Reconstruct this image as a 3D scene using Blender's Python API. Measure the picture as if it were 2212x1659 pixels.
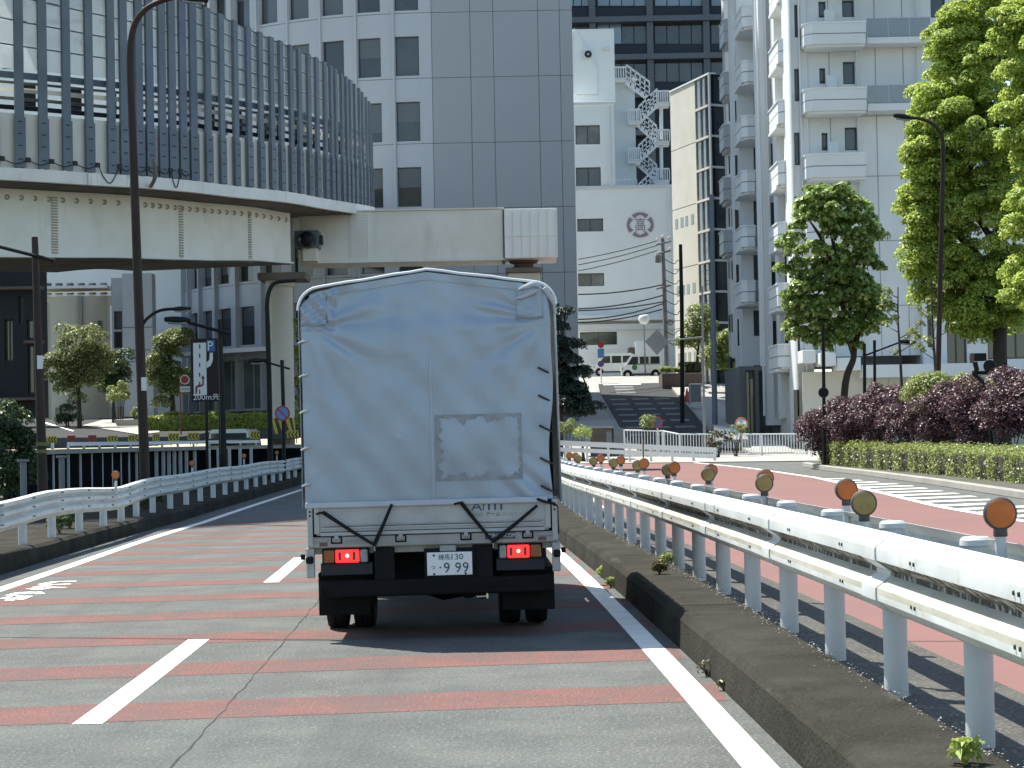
import bpy, bmesh, math, random
import numpy as np
from mathutils import Vector, Matrix
random.seed(7); RNG = np.random.default_rng(7)
for o in list(bpy.data.objects): bpy.data.objects.remove(o, do_unlink=True)
scene = bpy.context.scene; COL = scene.collection

# ---------------------------------------------------------------- camera
F_PX, CX, CY, CAM_H = 4600.0, 1106.0, 829.5, 1.45
PITCH, ROLL = math.radians(1.488), math.radians(1.1)
_f = Vector((0, math.cos(PITCH), math.sin(PITCH))); _u0 = Vector((0, -math.sin(PITCH), math.cos(PITCH))); _r0 = Vector((1, 0, 0))
_r = _r0 * math.cos(ROLL) - _u0 * math.sin(ROLL); _u = _r0 * math.sin(ROLL) + _u0 * math.cos(ROLL)
cam = bpy.data.cameras.new('camera'); camo = bpy.data.objects.new('camera', cam); COL.objects.link(camo)
camo.matrix_world = Matrix(((_r.x, _u.x, -_f.x, 0), (_r.y, _u.y, -_f.y, 0), (_r.z, _u.z, -_f.z, CAM_H), (0, 0, 0, 1)))
cam.sensor_width = 36; cam.lens = F_PX / 2212 * 36; cam.clip_end = 3000; cam.clip_start = 0.1
scene.camera = camo
# ---------------------------------------------------------------- sky, sun, exposure
SUN_DIR = Vector((0.97, -1.0, -2.55)).normalized()          # the way the light travels
w = bpy.data.worlds.new('World'); scene.world = w; w.use_nodes = True
nt = w.node_tree; bg = nt.nodes['Background']; sky = nt.nodes.new('ShaderNodeTexSky'); sky.sky_type = 'NISHITA'
sky.sun_disc = False; sky.sun_elevation = math.asin(-SUN_DIR.z); sky.sun_rotation = math.atan2(-SUN_DIR.x, -SUN_DIR.y) % (2 * math.pi)
sky.air_density = 1.0; sky.dust_density = 0.6; sky.ozone_density = 1.0
tint = nt.nodes.new('ShaderNodeMix'); tint.data_type = 'RGBA'; tint.blend_type = 'MULTIPLY'; tint.inputs[0].default_value = 1.0; tint.inputs[7].default_value = (0.98, 1.0, 0.945, 1)
nt.links.new(sky.outputs[0], tint.inputs[6]); nt.links.new(tint.outputs[2], bg.inputs[0]); bg.inputs[1].default_value = 0.13
sl = bpy.data.lights.new('sun', 'SUN'); sl.energy = 5.0; sl.angle = math.radians(0.5); sl.color = (1.0, 0.965, 0.86)
so = bpy.data.objects.new('sun', sl); COL.objects.link(so); so.rotation_euler = SUN_DIR.to_track_quat('-Z', 'Y').to_euler(); so.location = (-30, 30, 80)
vs = scene.view_settings; vs.view_transform = 'Standard'; vs.look = 'None'; vs.gamma = 1; vs.exposure = 1.0; vs.use_curve_mapping = False

# ---------------------------------------------------------------- survey helpers (photo pixel on a 2212 x 1659 grid + distance -> metres)
def P(x, y, Y):
    d = _f + _r * ((x - CX) / F_PX) - _u * ((y - CY) / F_PX); t = Y / d.y
    return Vector((d.x * t, Y, CAM_H + d.z * t))
def RECT(x0, y0, x1, y1, Y):
    c = P((x0 + x1) / 2, (y0 + y1) / 2, Y); k = Y / F_PX / 2
    return c.x - (x1 - x0) * k, c.x + (x1 - x0) * k, c.z - (y1 - y0) * k, c.z + (y1 - y0) * k
def smooth(a, b, t):
    t = min(1, max(0, (t - a) / (b - a))); return t * t * (3 - 2 * t)
def zt(Y): return max(0.0, min(Y, 100.0) - 40) * 0.0078       # the roads rise gently ahead
def C(Y):                                                     # line of the median posts: a left bend that straightens out
    return np.where(np.asarray(Y) <= 30, 1.93 - 0.0105 * Y - 0.0005 * Y * Y, 1.165 - 0.324 * (1 - np.exp(-(np.maximum(Y, 30) - 30) / 8.0))) if isinstance(Y, np.ndarray) else (1.93 - 0.0105 * Y - 0.0005 * Y * Y if Y <= 30 else 1.165 - 0.324 * (1 - math.exp(-(Y - 30) / 8.0)))
def interp(pts, t):
    if t <= pts[0][0]: return pts[0][1]
    for (a, va), (b, vb) in zip(pts, pts[1:]):
        if t <= b: return va + (vb - va) * (t - a) / (b - a)
    return pts[-1][1]
def smoothpath(pts, n=6):
    pts = [Vector(p) for p in pts]; out = []
    for i in range(len(pts) - 1):
        p0 = pts[max(i - 1, 0)]; p1 = pts[i]; p2 = pts[i + 1]; p3 = pts[min(i + 2, len(pts) - 1)]
        for k in range(n):
            t = k / n
            out.append(0.5 * ((2 * p1) + (p2 - p0) * t + (2 * p0 - 5 * p1 + 4 * p2 - p3) * t * t + (3 * p1 - p0 - 3 * p2 + p3) * t ** 3))
    out.append(pts[-1]); return out

# ---------------------------------------------------------------- materials
MATS = {}
TONE = dict(pole_brown=.5, pole_black=.45, pole_blue=.8, chassis_black=.55, flap_black=.55, black_rubber=.6, lens_orange=1.15, lens_amber=1.0, leaf_olive=1.0, leaf_broad=1.25, leaf_camphor=1.12, leaf_hedge=.85, leaf_lime=.95, lens_housing=.6, rail_white=.92, rail_dirty=.8, post_white=.85, truck_white=.9, beige_wall=.98, cream_wall=.72, tower_dark=.7, tower_beam=.8, white_rail=.9, bark=.7, chevron_yellow=.7, sign_red=.75, glass_blind=.5, brick_brown=.7, pole_grey=.8, dim_building=.4, sign_brown=.6)
def toned(name, c):
    k = TONE.get(name, 0.68 if name.startswith('leaf') else 1.0); return tuple(min(0.9, v * k) for v in c) if c else c
def mat(name, c1, c2=None, rough=0.6, metal=0.0, ns=3.0, stretch=(1, 1, 1), bump=0.0, bs=60.0, emit=None, es=0.0, spec=0.5,
        speck=None, specks=200.0, streak=None, streak2=None, coat=0.0, detail=6.0, lo=0.35, hi=0.65):
    """Principled with two-tone noise, optional fine specks, vertical streak stains and fine relief"""
    c1, c2 = toned(name, c1), toned(name, c2)
    if streak: streak = (toned(name, streak[0]), *streak[1:])
    m = bpy.data.materials.new(name); m.use_nodes = True; t = m.node_tree; N = t.nodes; L = t.links; b = N['Principled BSDF']
    b.inputs['Roughness'].default_value = rough; b.inputs['Metallic'].default_value = metal
    b.inputs['Specular IOR Level'].default_value = 0.15 if name in ('pole_brown', 'pole_black', 'sign_brown', 'barrier_steel', 'dim_building', 'chassis_black', 'flap_black', 'black_rubber', 'dark_metal', 'tower_dark', 'asphalt_dark') else spec; b.inputs['Coat Weight'].default_value = coat
    b.inputs['Base Color'].default_value = (*c1, 1)
    tc = N.new('ShaderNodeTexCoord'); col = None
    def noise(sc, st, det=6.0, rgh=0.6):
        mp = N.new('ShaderNodeMapping'); mp.inputs['Scale'].default_value = st; L.new(tc.outputs['Object'], mp.inputs[0])
        n = N.new('ShaderNodeTexNoise'); n.inputs['Scale'].default_value = sc; n.inputs['Detail'].default_value = det; n.inputs['Roughness'].default_value = rgh
        L.new(mp.outputs[0], n.inputs['Vector']); return n.outputs['Fac']
    def ramp(src, a, bb):
        r = N.new('ShaderNodeMapRange'); r.inputs[1].default_value = a; r.inputs[2].default_value = bb; r.clamp = True
        L.new(src, r.inputs[0]); return r.outputs[0]
    def mix(fac, a, bcol):
        x = N.new('ShaderNodeMix'); x.data_type = 'RGBA'; L.new(fac, x.inputs[0])
        if isinstance(a, tuple): x.inputs[6].default_value = (*a, 1)
        else: L.new(a, x.inputs[6])
        x.inputs[7].default_value = (*bcol, 1); return x.outputs[2]
    if c2: col = mix(ramp(noise(ns, stretch, detail), lo, hi), c1, c2)
    if speck: col = mix(ramp(noise(specks, (1, 1, 1), 2.0), 0.55, 0.72), col if col else c1, speck)
    if streak:
        sc, st, amount = streak; col = mix(ramp(noise(1.0, st, 8.0, 0.65), 1 - amount, 1 - amount + 0.16), col if col else c1, sc)
    if streak2:
        sc, st, amount = streak2; col = mix(ramp(noise(1.0, st, 6.0, 0.6), 1 - amount, 1 - amount + 0.22), col if col else c1, sc)
    if col: L.new(col, b.inputs['Base Color'])
    if bump:
        n = noise(bs, (1, 1, 1), 4.0); bp = N.new('ShaderNodeBump'); bp.inputs['Strength'].default_value = bump; bp.inputs['Distance'].default_value = 0.02
        L.new(n, bp.inputs['Height']); L.new(bp.outputs[0], b.inputs['Normal'])
    if emit: b.inputs['Emission Color'].default_value = (*emit, 1); b.inputs['Emission Strength'].default_value = es
    MATS[name] = m; return m
def glassmat(name, tint, reflect=0.12, rough=0.03, clear=0.8):
    """thin sheet glazing: mostly see-through, part mirror"""
    m = bpy.data.materials.new(name); m.use_nodes = True; t = m.node_tree; N = t.nodes; L = t.links
    for n in list(N): N.remove(n)
    out = N.new('ShaderNodeOutputMaterial'); tr = N.new('ShaderNodeBsdfTransparent'); tr.inputs[0].default_value = (*tint, 1)
    df = N.new('ShaderNodeBsdfTranslucent'); df.inputs[0].default_value = (0.75, 0.78, 0.77, 1)
    d2 = N.new('ShaderNodeBsdfDiffuse'); d2.inputs[0].default_value = (0.75, 0.78, 0.77, 1); hz = N.new('ShaderNodeMixShader'); hz.inputs[0].default_value = 0.5; L.new(df.outputs[0], hz.inputs[1]); L.new(d2.outputs[0], hz.inputs[2])
    a = N.new('ShaderNodeMixShader'); a.inputs[0].default_value = 1 - clear; L.new(tr.outputs[0], a.inputs[1]); L.new(hz.outputs[0], a.inputs[2])
    gl = N.new('ShaderNodeBsdfGlossy'); gl.inputs['Roughness'].default_value = rough
    fr = N.new('ShaderNodeFresnel'); fr.inputs[0].default_value = 1.45
    mx = N.new('ShaderNodeMixShader'); ad = N.new('ShaderNodeMath'); ad.operation = 'ADD'; ad.use_clamp = True; ad.inputs[1].default_value = reflect
    L.new(fr.outputs[0], ad.inputs[0]); L.new(ad.outputs[0], mx.inputs[0]); L.new(a.outputs[0], mx.inputs[1]); L.new(gl.outputs[0], mx.inputs[2]); L.new(mx.outputs[0], out.inputs[0])
    MATS[name] = m; return m
def leafmat(name, ca, cb, cc, trans=0.35, rough=0.45):
    ca, cb, cc = toned(name, ca), toned(name, cb), toned(name, cc)
    m = bpy.data.materials.new(name); m.use_nodes = True; t = m.node_tree; N = t.nodes; L = t.links; b = N['Principled BSDF']; b.inputs['Roughness'].default_value = rough
    g = N.new('ShaderNodeNewGeometry'); r = N.new('ShaderNodeValToRGB'); cr = r.color_ramp
    cr.elements[0].color = (*ca, 1); cr.elements[1].color = (*cc, 1); e = cr.elements.new(0.5); e.color = (*cb, 1)
    L.new(g.outputs['Random Per Island'], r.inputs[0]); L.new(r.outputs[0], b.inputs['Base Color'])
    tl = N.new('ShaderNodeBsdfTranslucent'); L.new(r.outputs[0], tl.inputs[0]); mx = N.new('ShaderNodeMixShader'); mx.inputs[0].default_value = trans
    L.new(b.outputs[0], mx.inputs[1]); L.new(tl.outputs[0], mx.inputs[2]); L.new(mx.outputs[0], N['Material Output'].inputs[0])
    MATS[name] = m; return m

mat('asphalt', (0.084, 0.089, 0.085), (0.122, 0.127, 0.120), 0.9, ns=1.6, bump=0.9, bs=45, detail=12, speck=(0.225, 0.23, 0.22), specks=48, streak=((0.048, 0.052, 0.050), (50, 45, 50), 0.46), streak2=((0.070, 0.074, 0.072), (1.1, 0.05, 1.0), 0.46), spec=0.25)
mat('asphalt_dark', (0.038, 0.039, 0.040), (0.052, 0.053, 0.052), 0.85, ns=1.2, bump=0.4, bs=90)
mat('red_coat', (0.180, 0.080, 0.070), (0.125, 0.075, 0.069), 0.9, ns=2.2, bump=0.9, bs=45, detail=12, speck=(0.25, 0.16, 0.14), specks=48, streak=((0.105, 0.088, 0.082), (7, 3, 7), 0.45), streak2=((0.105, 0.083, 0.078), (1.1, 0.05, 1.0), 0.47), spec=0.25)
mat('red_lane', (0.185, 0.080, 0.070), (0.150, 0.074, 0.067), 0.85, ns=0.5, bump=0.35, bs=90)
mat('road_paint', (0.80, 0.80, 0.74), (0.66, 0.66, 0.61), 0.6, ns=2.5, bump=0.4, bs=70, streak=((0.36, 0.36, 0.34), (30, 22, 30), 0.36))
mat('worn_paint', (0.17, 0.17, 0.16), (0.07, 0.07, 0.07), 0.7, ns=3.0)
mat('kerb_concrete', (0.046, 0.043, 0.036), (0.021, 0.020, 0.016), 0.95, spec=0.08, ns=1.3, bump=0.8, bs=40, detail=10, streak=((0.095, 0.089, 0.074), (2.6, 0.6, 7.0), 0.40), streak2=((0.018, 0.017, 0.012), (1.2, 0.35, 2.0), 0.40), speck=(0.06, 0.056, 0.046), specks=60)
mat('median_floor', (0.05, 0.046, 0.040), (0.075, 0.07, 0.06), 0.95, ns=2.5, bump=0.7, bs=50, speck=(0.17, 0.16, 0.14), specks=40)
mat('concrete', (0.30, 0.29, 0.265), (0.24, 0.23, 0.21), 0.85, ns=1.2, bump=0.3, bs=30)
mat('pale_paving', (0.36, 0.345, 0.305), (0.28, 0.27, 0.245), 0.85, ns=0.8, bump=0.2, bs=20)
mat('ground_soil', (0.08, 0.075, 0.06), (0.055, 0.06, 0.04), 0.95, ns=0.6, bump=0.4, bs=10)
mat('rail_white', (0.66, 0.69, 0.68), (0.51, 0.535, 0.52), 0.6, ns=1.8, detail=10, streak=((0.30, 0.27, 0.21), (9, 5, 4), 0.39), streak2=((0.46, 0.45, 0.40), (1.0, 0.5, 16), 0.44), bump=0.12, bs=9)
mat('rail_dirty', (0.62, 0.60, 0.51), (0.45, 0.42, 0.33), 0.6, ns=4.0, stretch=(1, 0.4, 3), streak=((0.16, 0.14, 0.11), (10, 4, 6), 0.38), bump=0.1, bs=40)
mat('post_white', (0.62, 0.64, 0.64), (0.52, 0.54, 0.53), 0.5, ns=3.0, streak=((0.30, 0.28, 0.24), (9, 9, 1.5), 0.30))
mat('black_rubber', (0.018, 0.019, 0.02), (0.03, 0.031, 0.032), 0.75, ns=8, bump=0.2, bs=60)
mat('dark_metal', (0.03, 0.032, 0.036), (0.05, 0.05, 0.05), 0.5, ns=6)
mat('lens_orange', (0.50, 0.135, 0.015), (0.40, 0.10, 0.012), 0.35, ns=20, bump=0.3, bs=400)
mat('lens_amber', (0.33, 0.235, 0.07), (0.26, 0.18, 0.05), 0.35, ns=20, bump=0.3, bs=400)
mat('lens_housing', (0.085, 0.07, 0.06), (0.12, 0.11, 0.10), 0.6, ns=15)
mat('pole_brown', (0.060, 0.042, 0.036), (0.095, 0.065, 0.055), 0.55, ns=2.0, stretch=(6, 6, 0.6), bump=0.1, bs=20)
mat('pole_black', (0.022, 0.024, 0.026), (0.04, 0.04, 0.042), 0.5, ns=3)
mat('pole_grey', (0.26, 0.27, 0.27), (0.2, 0.2, 0.2), 0.7, ns=2, stretch=(3, 3, 0.4))
mat('pole_blue', (0.10, 0.135, 0.18), (0.08, 0.105, 0.14), 0.5, ns=2)
mat('girder_paint', (0.79, 0.785, 0.72), (0.68, 0.665, 0.57), 0.55, ns=0.45, detail=9, streak=((0.36, 0.25, 0.14), (3.2, 3.2, 0.12), 0.345), streak2=((0.56, 0.53, 0.44), (0.9, 0.9, 0.25), 0.43))
mat('girder_pale', (0.84, 0.84, 0.79), (0.78, 0.78, 0.72), 0.5, ns=0.6, streak=((0.48, 0.42, 0.32), (2.0, 2.0, 0.10), 0.24))
mat('girder_dark', (0.20, 0.18, 0.15), (0.12, 0.11, 0.095), 0.7, ns=0.7, stretch=(1, 1, 2))
mat('deck_concrete', (0.62, 0.61, 0.57), (0.50, 0.49, 0.45), 0.85, ns=0.8, streak=((0.16, 0.15, 0.13), (2.2, 2.2, 0.5), 0.36))
mat('parapet_panel', (0.68, 0.66, 0.59), (0.60, 0.58, 0.51), 0.6, ns=0.6, streak=((0.30, 0.21, 0.12), (2.5, 2.5, 0.15), 0.30))
mat('fascia_pale', (0.80, 0.79, 0.74), (0.68, 0.67, 0.62), 0.7, ns=0.8, streak=((0.20, 0.18, 0.15), (4.5, 4.5, 0.7), 0.40))
mat('barrier_steel', (0.165, 0.20, 0.235), (0.13, 0.16, 0.195), 0.5, ns=1.0, bump=0.05, bs=20, streak=((0.085, 0.10, 0.12), (5, 5, 0.4), 0.36))
mat('grey_panel', (0.30, 0.315, 0.335), (0.28, 0.295, 0.315), 0.42, ns=0.12, streak=((0.25, 0.29, 0.345), (0.9, 0.9, 0.02), 0.35), spec=0.4)
mat('grey_panel_light', (0.40, 0.42, 0.445), (0.37, 0.39, 0.415), 0.42, ns=0.12, streak=((0.31, 0.335, 0.365), (0.9, 0.9, 0.02), 0.33), spec=0.4)  # paler grey_panel: stronger skylight on the curved bays put into the colour
mat('joint_dark', (0.13, 0.14, 0.155), None, 0.8)
mat('window_frame_dark', (0.04, 0.045, 0.05), None, 0.45)
mat('window_frame_light', (0.45, 0.46, 0.46), None, 0.45)
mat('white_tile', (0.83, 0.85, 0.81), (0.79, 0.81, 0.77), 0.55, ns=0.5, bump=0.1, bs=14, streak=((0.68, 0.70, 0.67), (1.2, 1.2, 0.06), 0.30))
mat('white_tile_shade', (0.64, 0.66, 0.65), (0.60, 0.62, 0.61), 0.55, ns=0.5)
mat('white_wall', (0.68, 0.695, 0.69), (0.62, 0.635, 0.63), 0.6, ns=0.4, streak=((0.54, 0.55, 0.54), (1.5, 1.5, 0.06), 0.30))
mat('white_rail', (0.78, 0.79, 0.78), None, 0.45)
mat('beige_wall', (0.58, 0.55, 0.475), (0.52, 0.49, 0.42), 0.75, ns=0.5, streak=((0.44, 0.40, 0.32), (1.5, 1.5, 0.08), 0.28))
mat('cream_wall', (0.66, 0.60, 0.47), (0.58, 0.53, 0.41), 0.75, ns=0.5)
mat('tower_dark', (0.035, 0.046, 0.065), (0.028, 0.037, 0.054), 0.35, ns=0.2, spec=0.4)
mat('tower_beam', (0.09, 0.105, 0.135), (0.075, 0.09, 0.115), 0.4, ns=0.3)
mat('glass_dark', (0.022, 0.028, 0.032), (0.045, 0.055, 0.058), 0.05, ns=0.25, spec=0.7, lo=0.45, hi=0.6)
mat('glass_blind', (0.165, 0.185, 0.20), (0.14, 0.16, 0.175), 0.15, ns=0.6, spec=0.6)
mat('glass_sky', (0.20, 0.28, 0.34), (0.12, 0.18, 0.23), 0.06, ns=0.2, spec=0.8)  # bluish from a sky reflection put into the pane colour
mat('glass_green', (0.16, 0.20, 0.185), (0.06, 0.085, 0.08), 0.05, ns=0.35, spec=0.7)
mat('glass_warm', (0.20, 0.185, 0.155), (0.06, 0.055, 0.05), 0.08, ns=0.5, spec=0.6)
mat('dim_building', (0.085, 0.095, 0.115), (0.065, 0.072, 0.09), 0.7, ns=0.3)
mat('brick_brown', (0.20, 0.135, 0.115), (0.15, 0.105, 0.09), 0.8, ns=3, bump=0.3, bs=25)
mat('tarp', (0.30, 0.36, 0.425), (0.255, 0.31, 0.37), 0.40, metal=0.35, ns=2.6, bump=0.20, bs=7.0, detail=10, streak=((0.215, 0.26, 0.305), (3.0, 3.0, 0.6), 0.36), streak2=((0.36, 0.415, 0.46), (5, 5, 5), 0.34))
mat('tarp_hem', (0.40, 0.44, 0.49), (0.35, 0.385, 0.43), 0.45, metal=0.15, ns=5)
mat('tarp_mark', (0.185, 0.20, 0.21), (0.26, 0.29, 0.315), 0.65, ns=9)
mat('truck_white', (0.46, 0.475, 0.47), (0.36, 0.365, 0.35), 0.45, ns=4, detail=10, streak=((0.22, 0.19, 0.15), (11, 11, 3.0), 0.36), streak2=((0.16, 0.12, 0.09), (26, 26, 18), 0.30))
mat('trough_dirt', (0.40, 0.39, 0.35), (0.055, 0.046, 0.036), 0.9, ns=26, stretch=(1, 0.7, 0.5), detail=8, lo=0.40, hi=0.50)
mat('podium_grey', (0.13, 0.135, 0.14), (0.10, 0.105, 0.11), 0.7, ns=0.4)
mat('truck_sill', (0.34, 0.34, 0.32), (0.25, 0.245, 0.225), 0.55, ns=5, streak=((0.24, 0.17, 0.12), (7, 7, 4), 0.34))
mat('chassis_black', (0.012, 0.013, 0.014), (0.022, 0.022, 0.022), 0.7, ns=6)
mat('flap_black', (0.010, 0.011, 0.012), (0.018, 0.018, 0.018), 0.8, ns=6)
mat('tail_red', (0.55, 0.012, 0.012), None, 0.15, emit=(1.0, 0.02, 0.02), es=1.1, coat=0.5)
mat('tail_bulb', (0.9, 0.4, 0.35), None, 0.2, emit=(1.0, 0.35, 0.28), es=3.0)
mat('tail_amber', (0.26, 0.075, 0.012), (0.2, 0.06, 0.01), 0.15, ns=40, coat=0.5)
mat('lamp_clear', (0.30, 0.33, 0.34), (0.2, 0.22, 0.23), 0.12, ns=30, coat=0.5)
mat('plate_white', (0.72, 0.74, 0.73), None, 0.45)
mat('plate_ink', (0.012, 0.05, 0.04), None, 0.5)
mat('ink_dark', (0.05, 0.055, 0.06), None, 0.6)
mat('ink_blue', (0.015, 0.06, 0.17), None, 0.5)
mat('ink_green', (0.05, 0.16, 0.05), None, 0.5)
mat('ink_grey', (0.23, 0.235, 0.24), None, 0.6)
mat('car_white', (0.72, 0.73, 0.71), None, 0.3, coat=0.6)
mat('chrome', (0.6, 0.6, 0.58), None, 0.25, metal=1.0)
mat('sign_brown', (0.035, 0.027, 0.032), (0.045, 0.035, 0.038), 0.45, ns=3)
mat('sign_white', (0.62, 0.63, 0.62), None, 0.5)
mat('sign_blue', (0.02, 0.09, 0.26), None, 0.45)
mat('sign_red', (0.42, 0.035, 0.035), None, 0.45)
mat('sign_red_dark', (0.17, 0.03, 0.03), None, 0.5)
mat('sign_pale_blue', (0.075, 0.21, 0.42), None, 0.45)
mat('sign_grey_back', (0.22, 0.225, 0.23), (0.16, 0.165, 0.17), 0.6, ns=4)
mat('chevron_yellow', (0.70, 0.58, 0.04), None, 0.5)
mat('chevron_black', (0.03, 0.028, 0.02), None, 0.5)
mat('cone_red', (0.55, 0.06, 0.03), None, 0.5)
mat('emblem_mauve', (0.28, 0.21, 0.245), None, 0.6)
mat('bark', (0.075, 0.06, 0.048), (0.045, 0.037, 0.03), 0.9, ns=5, stretch=(3, 3, 0.6), bump=0.7, bs=18)
mat('wire_black', (0.025, 0.025, 0.027), None, 0.6)
glassmat('noise_pane', (0.92, 0.94, 0.94), 0.02, 0.05, 0.42)
mat('bolt_tan', (0.40, 0.37, 0.30), (0.30, 0.27, 0.21), 0.7, ns=4)
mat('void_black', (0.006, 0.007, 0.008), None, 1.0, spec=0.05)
mat('soffit_dark', (0.135, 0.115, 0.09), (0.075, 0.065, 0.052), 0.85, ns=0.7, stretch=(1, 1, 2))  # brown stain plus the shade under deck and girder put into the colour
glassmat('balcony_glass', (0.30, 0.31, 0.30), 0.10, 0.05, 0.75)
leafmat('leaf_camphor', (0.14, 0.21, 0.03), (0.33, 0.43, 0.07), (0.56, 0.62, 0.15), trans=0.5)
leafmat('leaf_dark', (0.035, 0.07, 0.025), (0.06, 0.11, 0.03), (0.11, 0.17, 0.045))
leafmat('leaf_broad', (0.085, 0.14, 0.035), (0.20, 0.285, 0.07), (0.42, 0.49, 0.16), trans=0.45, rough=0.3)
leafmat('leaf_olive', (0.08, 0.12, 0.04), (0.17, 0.21, 0.07), (0.33, 0.34, 0.15), trans=0.5)
leafmat('leaf_hedge', (0.12, 0.18, 0.04), (0.27, 0.33, 0.08), (0.46, 0.50, 0.17))
leafmat('leaf_purple', (0.060, 0.022, 0.038), (0.145, 0.062, 0.085), (0.29, 0.17, 0.19), trans=0.2)
leafmat('leaf_conifer', (0.010, 0.026, 0.018), (0.018, 0.042, 0.026), (0.03, 0.06, 0.035), trans=0.15)
leafmat('leaf_lime', (0.22, 0.30, 0.06), (0.34, 0.42, 0.09), (0.46, 0.52, 0.14))
leafmat('leaf_dry', (0.10, 0.075, 0.03), (0.16, 0.12, 0.05), (0.12, 0.15, 0.05))

# ---------------------------------------------------------------- mesh helpers
class MB:
    def __init__(s): s.v = []; s.f = []
    def add(s, vs, fs):
        n = len(s.v); s.v += [tuple(v) for v in vs]; s.f += [tuple(i + n for i in f) for f in fs]; return s
    def box(s, x0, x1, y0, y1, z0, z1, M=None):
        vs = [Vector((x, y, z)) for z in (z0, z1) for y in (y0, y1) for x in (x0, x1)]
        if M: vs = [M @ v for v in vs]
        return s.add(vs, [(0, 2, 3, 1), (4, 5, 7, 6), (0, 1, 5, 4), (2, 6, 7, 3), (0, 4, 6, 2), (1, 3, 7, 5)])
    def bevbox(s, x0, x1, y0, y1, z0, z1, b):
        """box with bevelled edges (chamfer on every edge)"""
        bm = bmesh.new(); bmesh.ops.create_cube(bm, size=1)
        for v in bm.verts: v.co = Vector(((x0 + x1) / 2 + v.co.x * (x1 - x0), (y0 + y1) / 2 + v.co.y * (y1 - y0), (z0 + z1) / 2 + v.co.z * (z1 - z0)))
        bmesh.ops.bevel(bm, geom=bm.edges[:], offset=b, segments=2, affect='EDGES', profile=0.5)
        bm.verts.index_update(); s.add([v.co[:] for v in bm.verts], [[v.index for v in f.verts] for f in bm.faces]); bm.free(); return s
    def tube(s, pts, r, seg=10, cap=True):
        pts = [Vector(p) for p in pts]; n = len(pts); rs = r if isinstance(r, (list, tuple)) else [r] * n; rings = []; up = None
        for i, p in enumerate(pts):
            d = (pts[min(i + 1, n - 1)] - pts[max(i - 1, 0)]).normalized()
            if up is None: up = Vector((0, 0, 1)) if abs(d.z) < 0.9 else Vector((0, 1, 0))
            a = d.cross(up).normalized(); b = a.cross(d).normalized(); up = b
            rings.append([p + (a * math.cos(2 * math.pi * k / seg) + b * math.sin(2 * math.pi * k / seg)) * rs[i] for k in range(seg)])
        fs = []
        for i in range(n - 1):
            for k in range(seg): fs.append((i * seg + k, i * seg + (k + 1) % seg, (i + 1) * seg + (k + 1) % seg, (i + 1) * seg + k))
        if cap: fs.append(tuple(range(seg))[::-1]); fs.append(tuple((n - 1) * seg + k for k in range(seg)))
        return s.add([v for r_ in rings for v in r_], fs)
    def lathe(s, prof, c=(0, 0, 0), axis='z', seg=20):
        """profile of (radius, height) turned round an axis through c"""
        c = Vector(c); vs = []; fs = []; n = len(prof)
        for k in range(seg):
            a = 2 * math.pi * k / seg
            for (r, h) in prof:
                x, y = r * math.cos(a), r * math.sin(a)
                vs.append(c + (Vector((x, y, h)) if axis == 'z' else Vector((x, h, y)) if axis == 'y' else Vector((h, x, y))))
        for k in range(seg):
            for i in range(n - 1): fs.append((k * n + i, ((k + 1) % seg) * n + i, ((k + 1) % seg) * n + i + 1, k * n + i + 1))
        return s.add(vs, fs)
    def prism(s, poly, d0, d1, axis='y'):
        """closed outline (a, b) pushed along an axis"""
        n = len(poly)
        def v(a, b, d): return (a, d, b) if axis == 'y' else (a, b, d) if axis == 'z' else (d, a, b)
        return s.add([v(a, b, d0) for a, b in poly] + [v(a, b, d1) for a, b in poly],
                     [tuple(range(n)), tuple(range(2 * n - 1, n - 1, -1))] + [(i, i + n, (i + 1) % n + n, (i + 1) % n) for i in range(n)])
    def sweep(s, prof, path, closed=True, side=None):
        """profile (sideways, up) carried along a path of points; sideways is to the right of the path"""
        path = [Vector(p) for p in path]; n = len(path); m = len(prof); vs = []; fs = []
        for i, p in enumerate(path):
            d = path[min(i + 1, n - 1)] - path[max(i - 1, 0)]; d.z = 0; d.normalize(); rt = Vector((d.y, -d.x, 0))
            for a, b in prof: vs.append(p + rt * a + Vector((0, 0, b)))
        for i in range(n - 1):
            for k in range(m if closed else m - 1):
                fs.append((i * m + k, (i + 1) * m + k, (i + 1) * m + (k + 1) % m, i * m + (k + 1) % m))
        if closed: fs.append(tuple(range(m))); fs.append(tuple((n - 1) * m + k for k in range(m))[::-1])
        return s.add(vs, fs)
    def build(s, name, m, parent=None, smooth=False, fix=True):
        me = bpy.data.meshes.new(name); me.from_pydata(s.v, [], s.f)
        if fix:
            bm = bmesh.new(); bm.from_mesh(me); bmesh.ops.recalc_face_normals(bm, faces=bm.faces[:]); bm.to_mesh(me); bm.free()
        me.materials.append(MATS[m] if isinstance(m, str) else m)
        if smooth:
            me.shade_smooth(); me.set_sharp_from_angle(angle=math.radians(38))
        return link(name, me, parent)
def link(name, me, parent=None):
    o = bpy.data.objects.new(name, me); COL.objects.link(o)
    if parent is not None:
        o.parent = parent; r = parent
        while r.parent is not None: r = r.parent
        o.matrix_parent_inverse = Matrix.Translation(-r.location) if parent is r else Matrix()
        if parent is not r and parent.type == 'EMPTY': o.matrix_parent_inverse = Matrix()
    return o
def thing(name, label, cat, loc=(0, 0, 0), group=None):
    o = bpy.data.objects.new(name, None); COL.objects.link(o); o.location = loc; o.empty_display_size = 0.2
    o['label'] = label; o['category'] = cat
    if group: o['group'] = group
    return o
def tag(o, label, cat, group=None):
    o['label'] = label; o['category'] = cat
    if group: o['group'] = group
    return o
def structure(o): o['kind'] = 'structure'; return o
def stuff(o): o['kind'] = 'stuff'; return o
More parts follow.
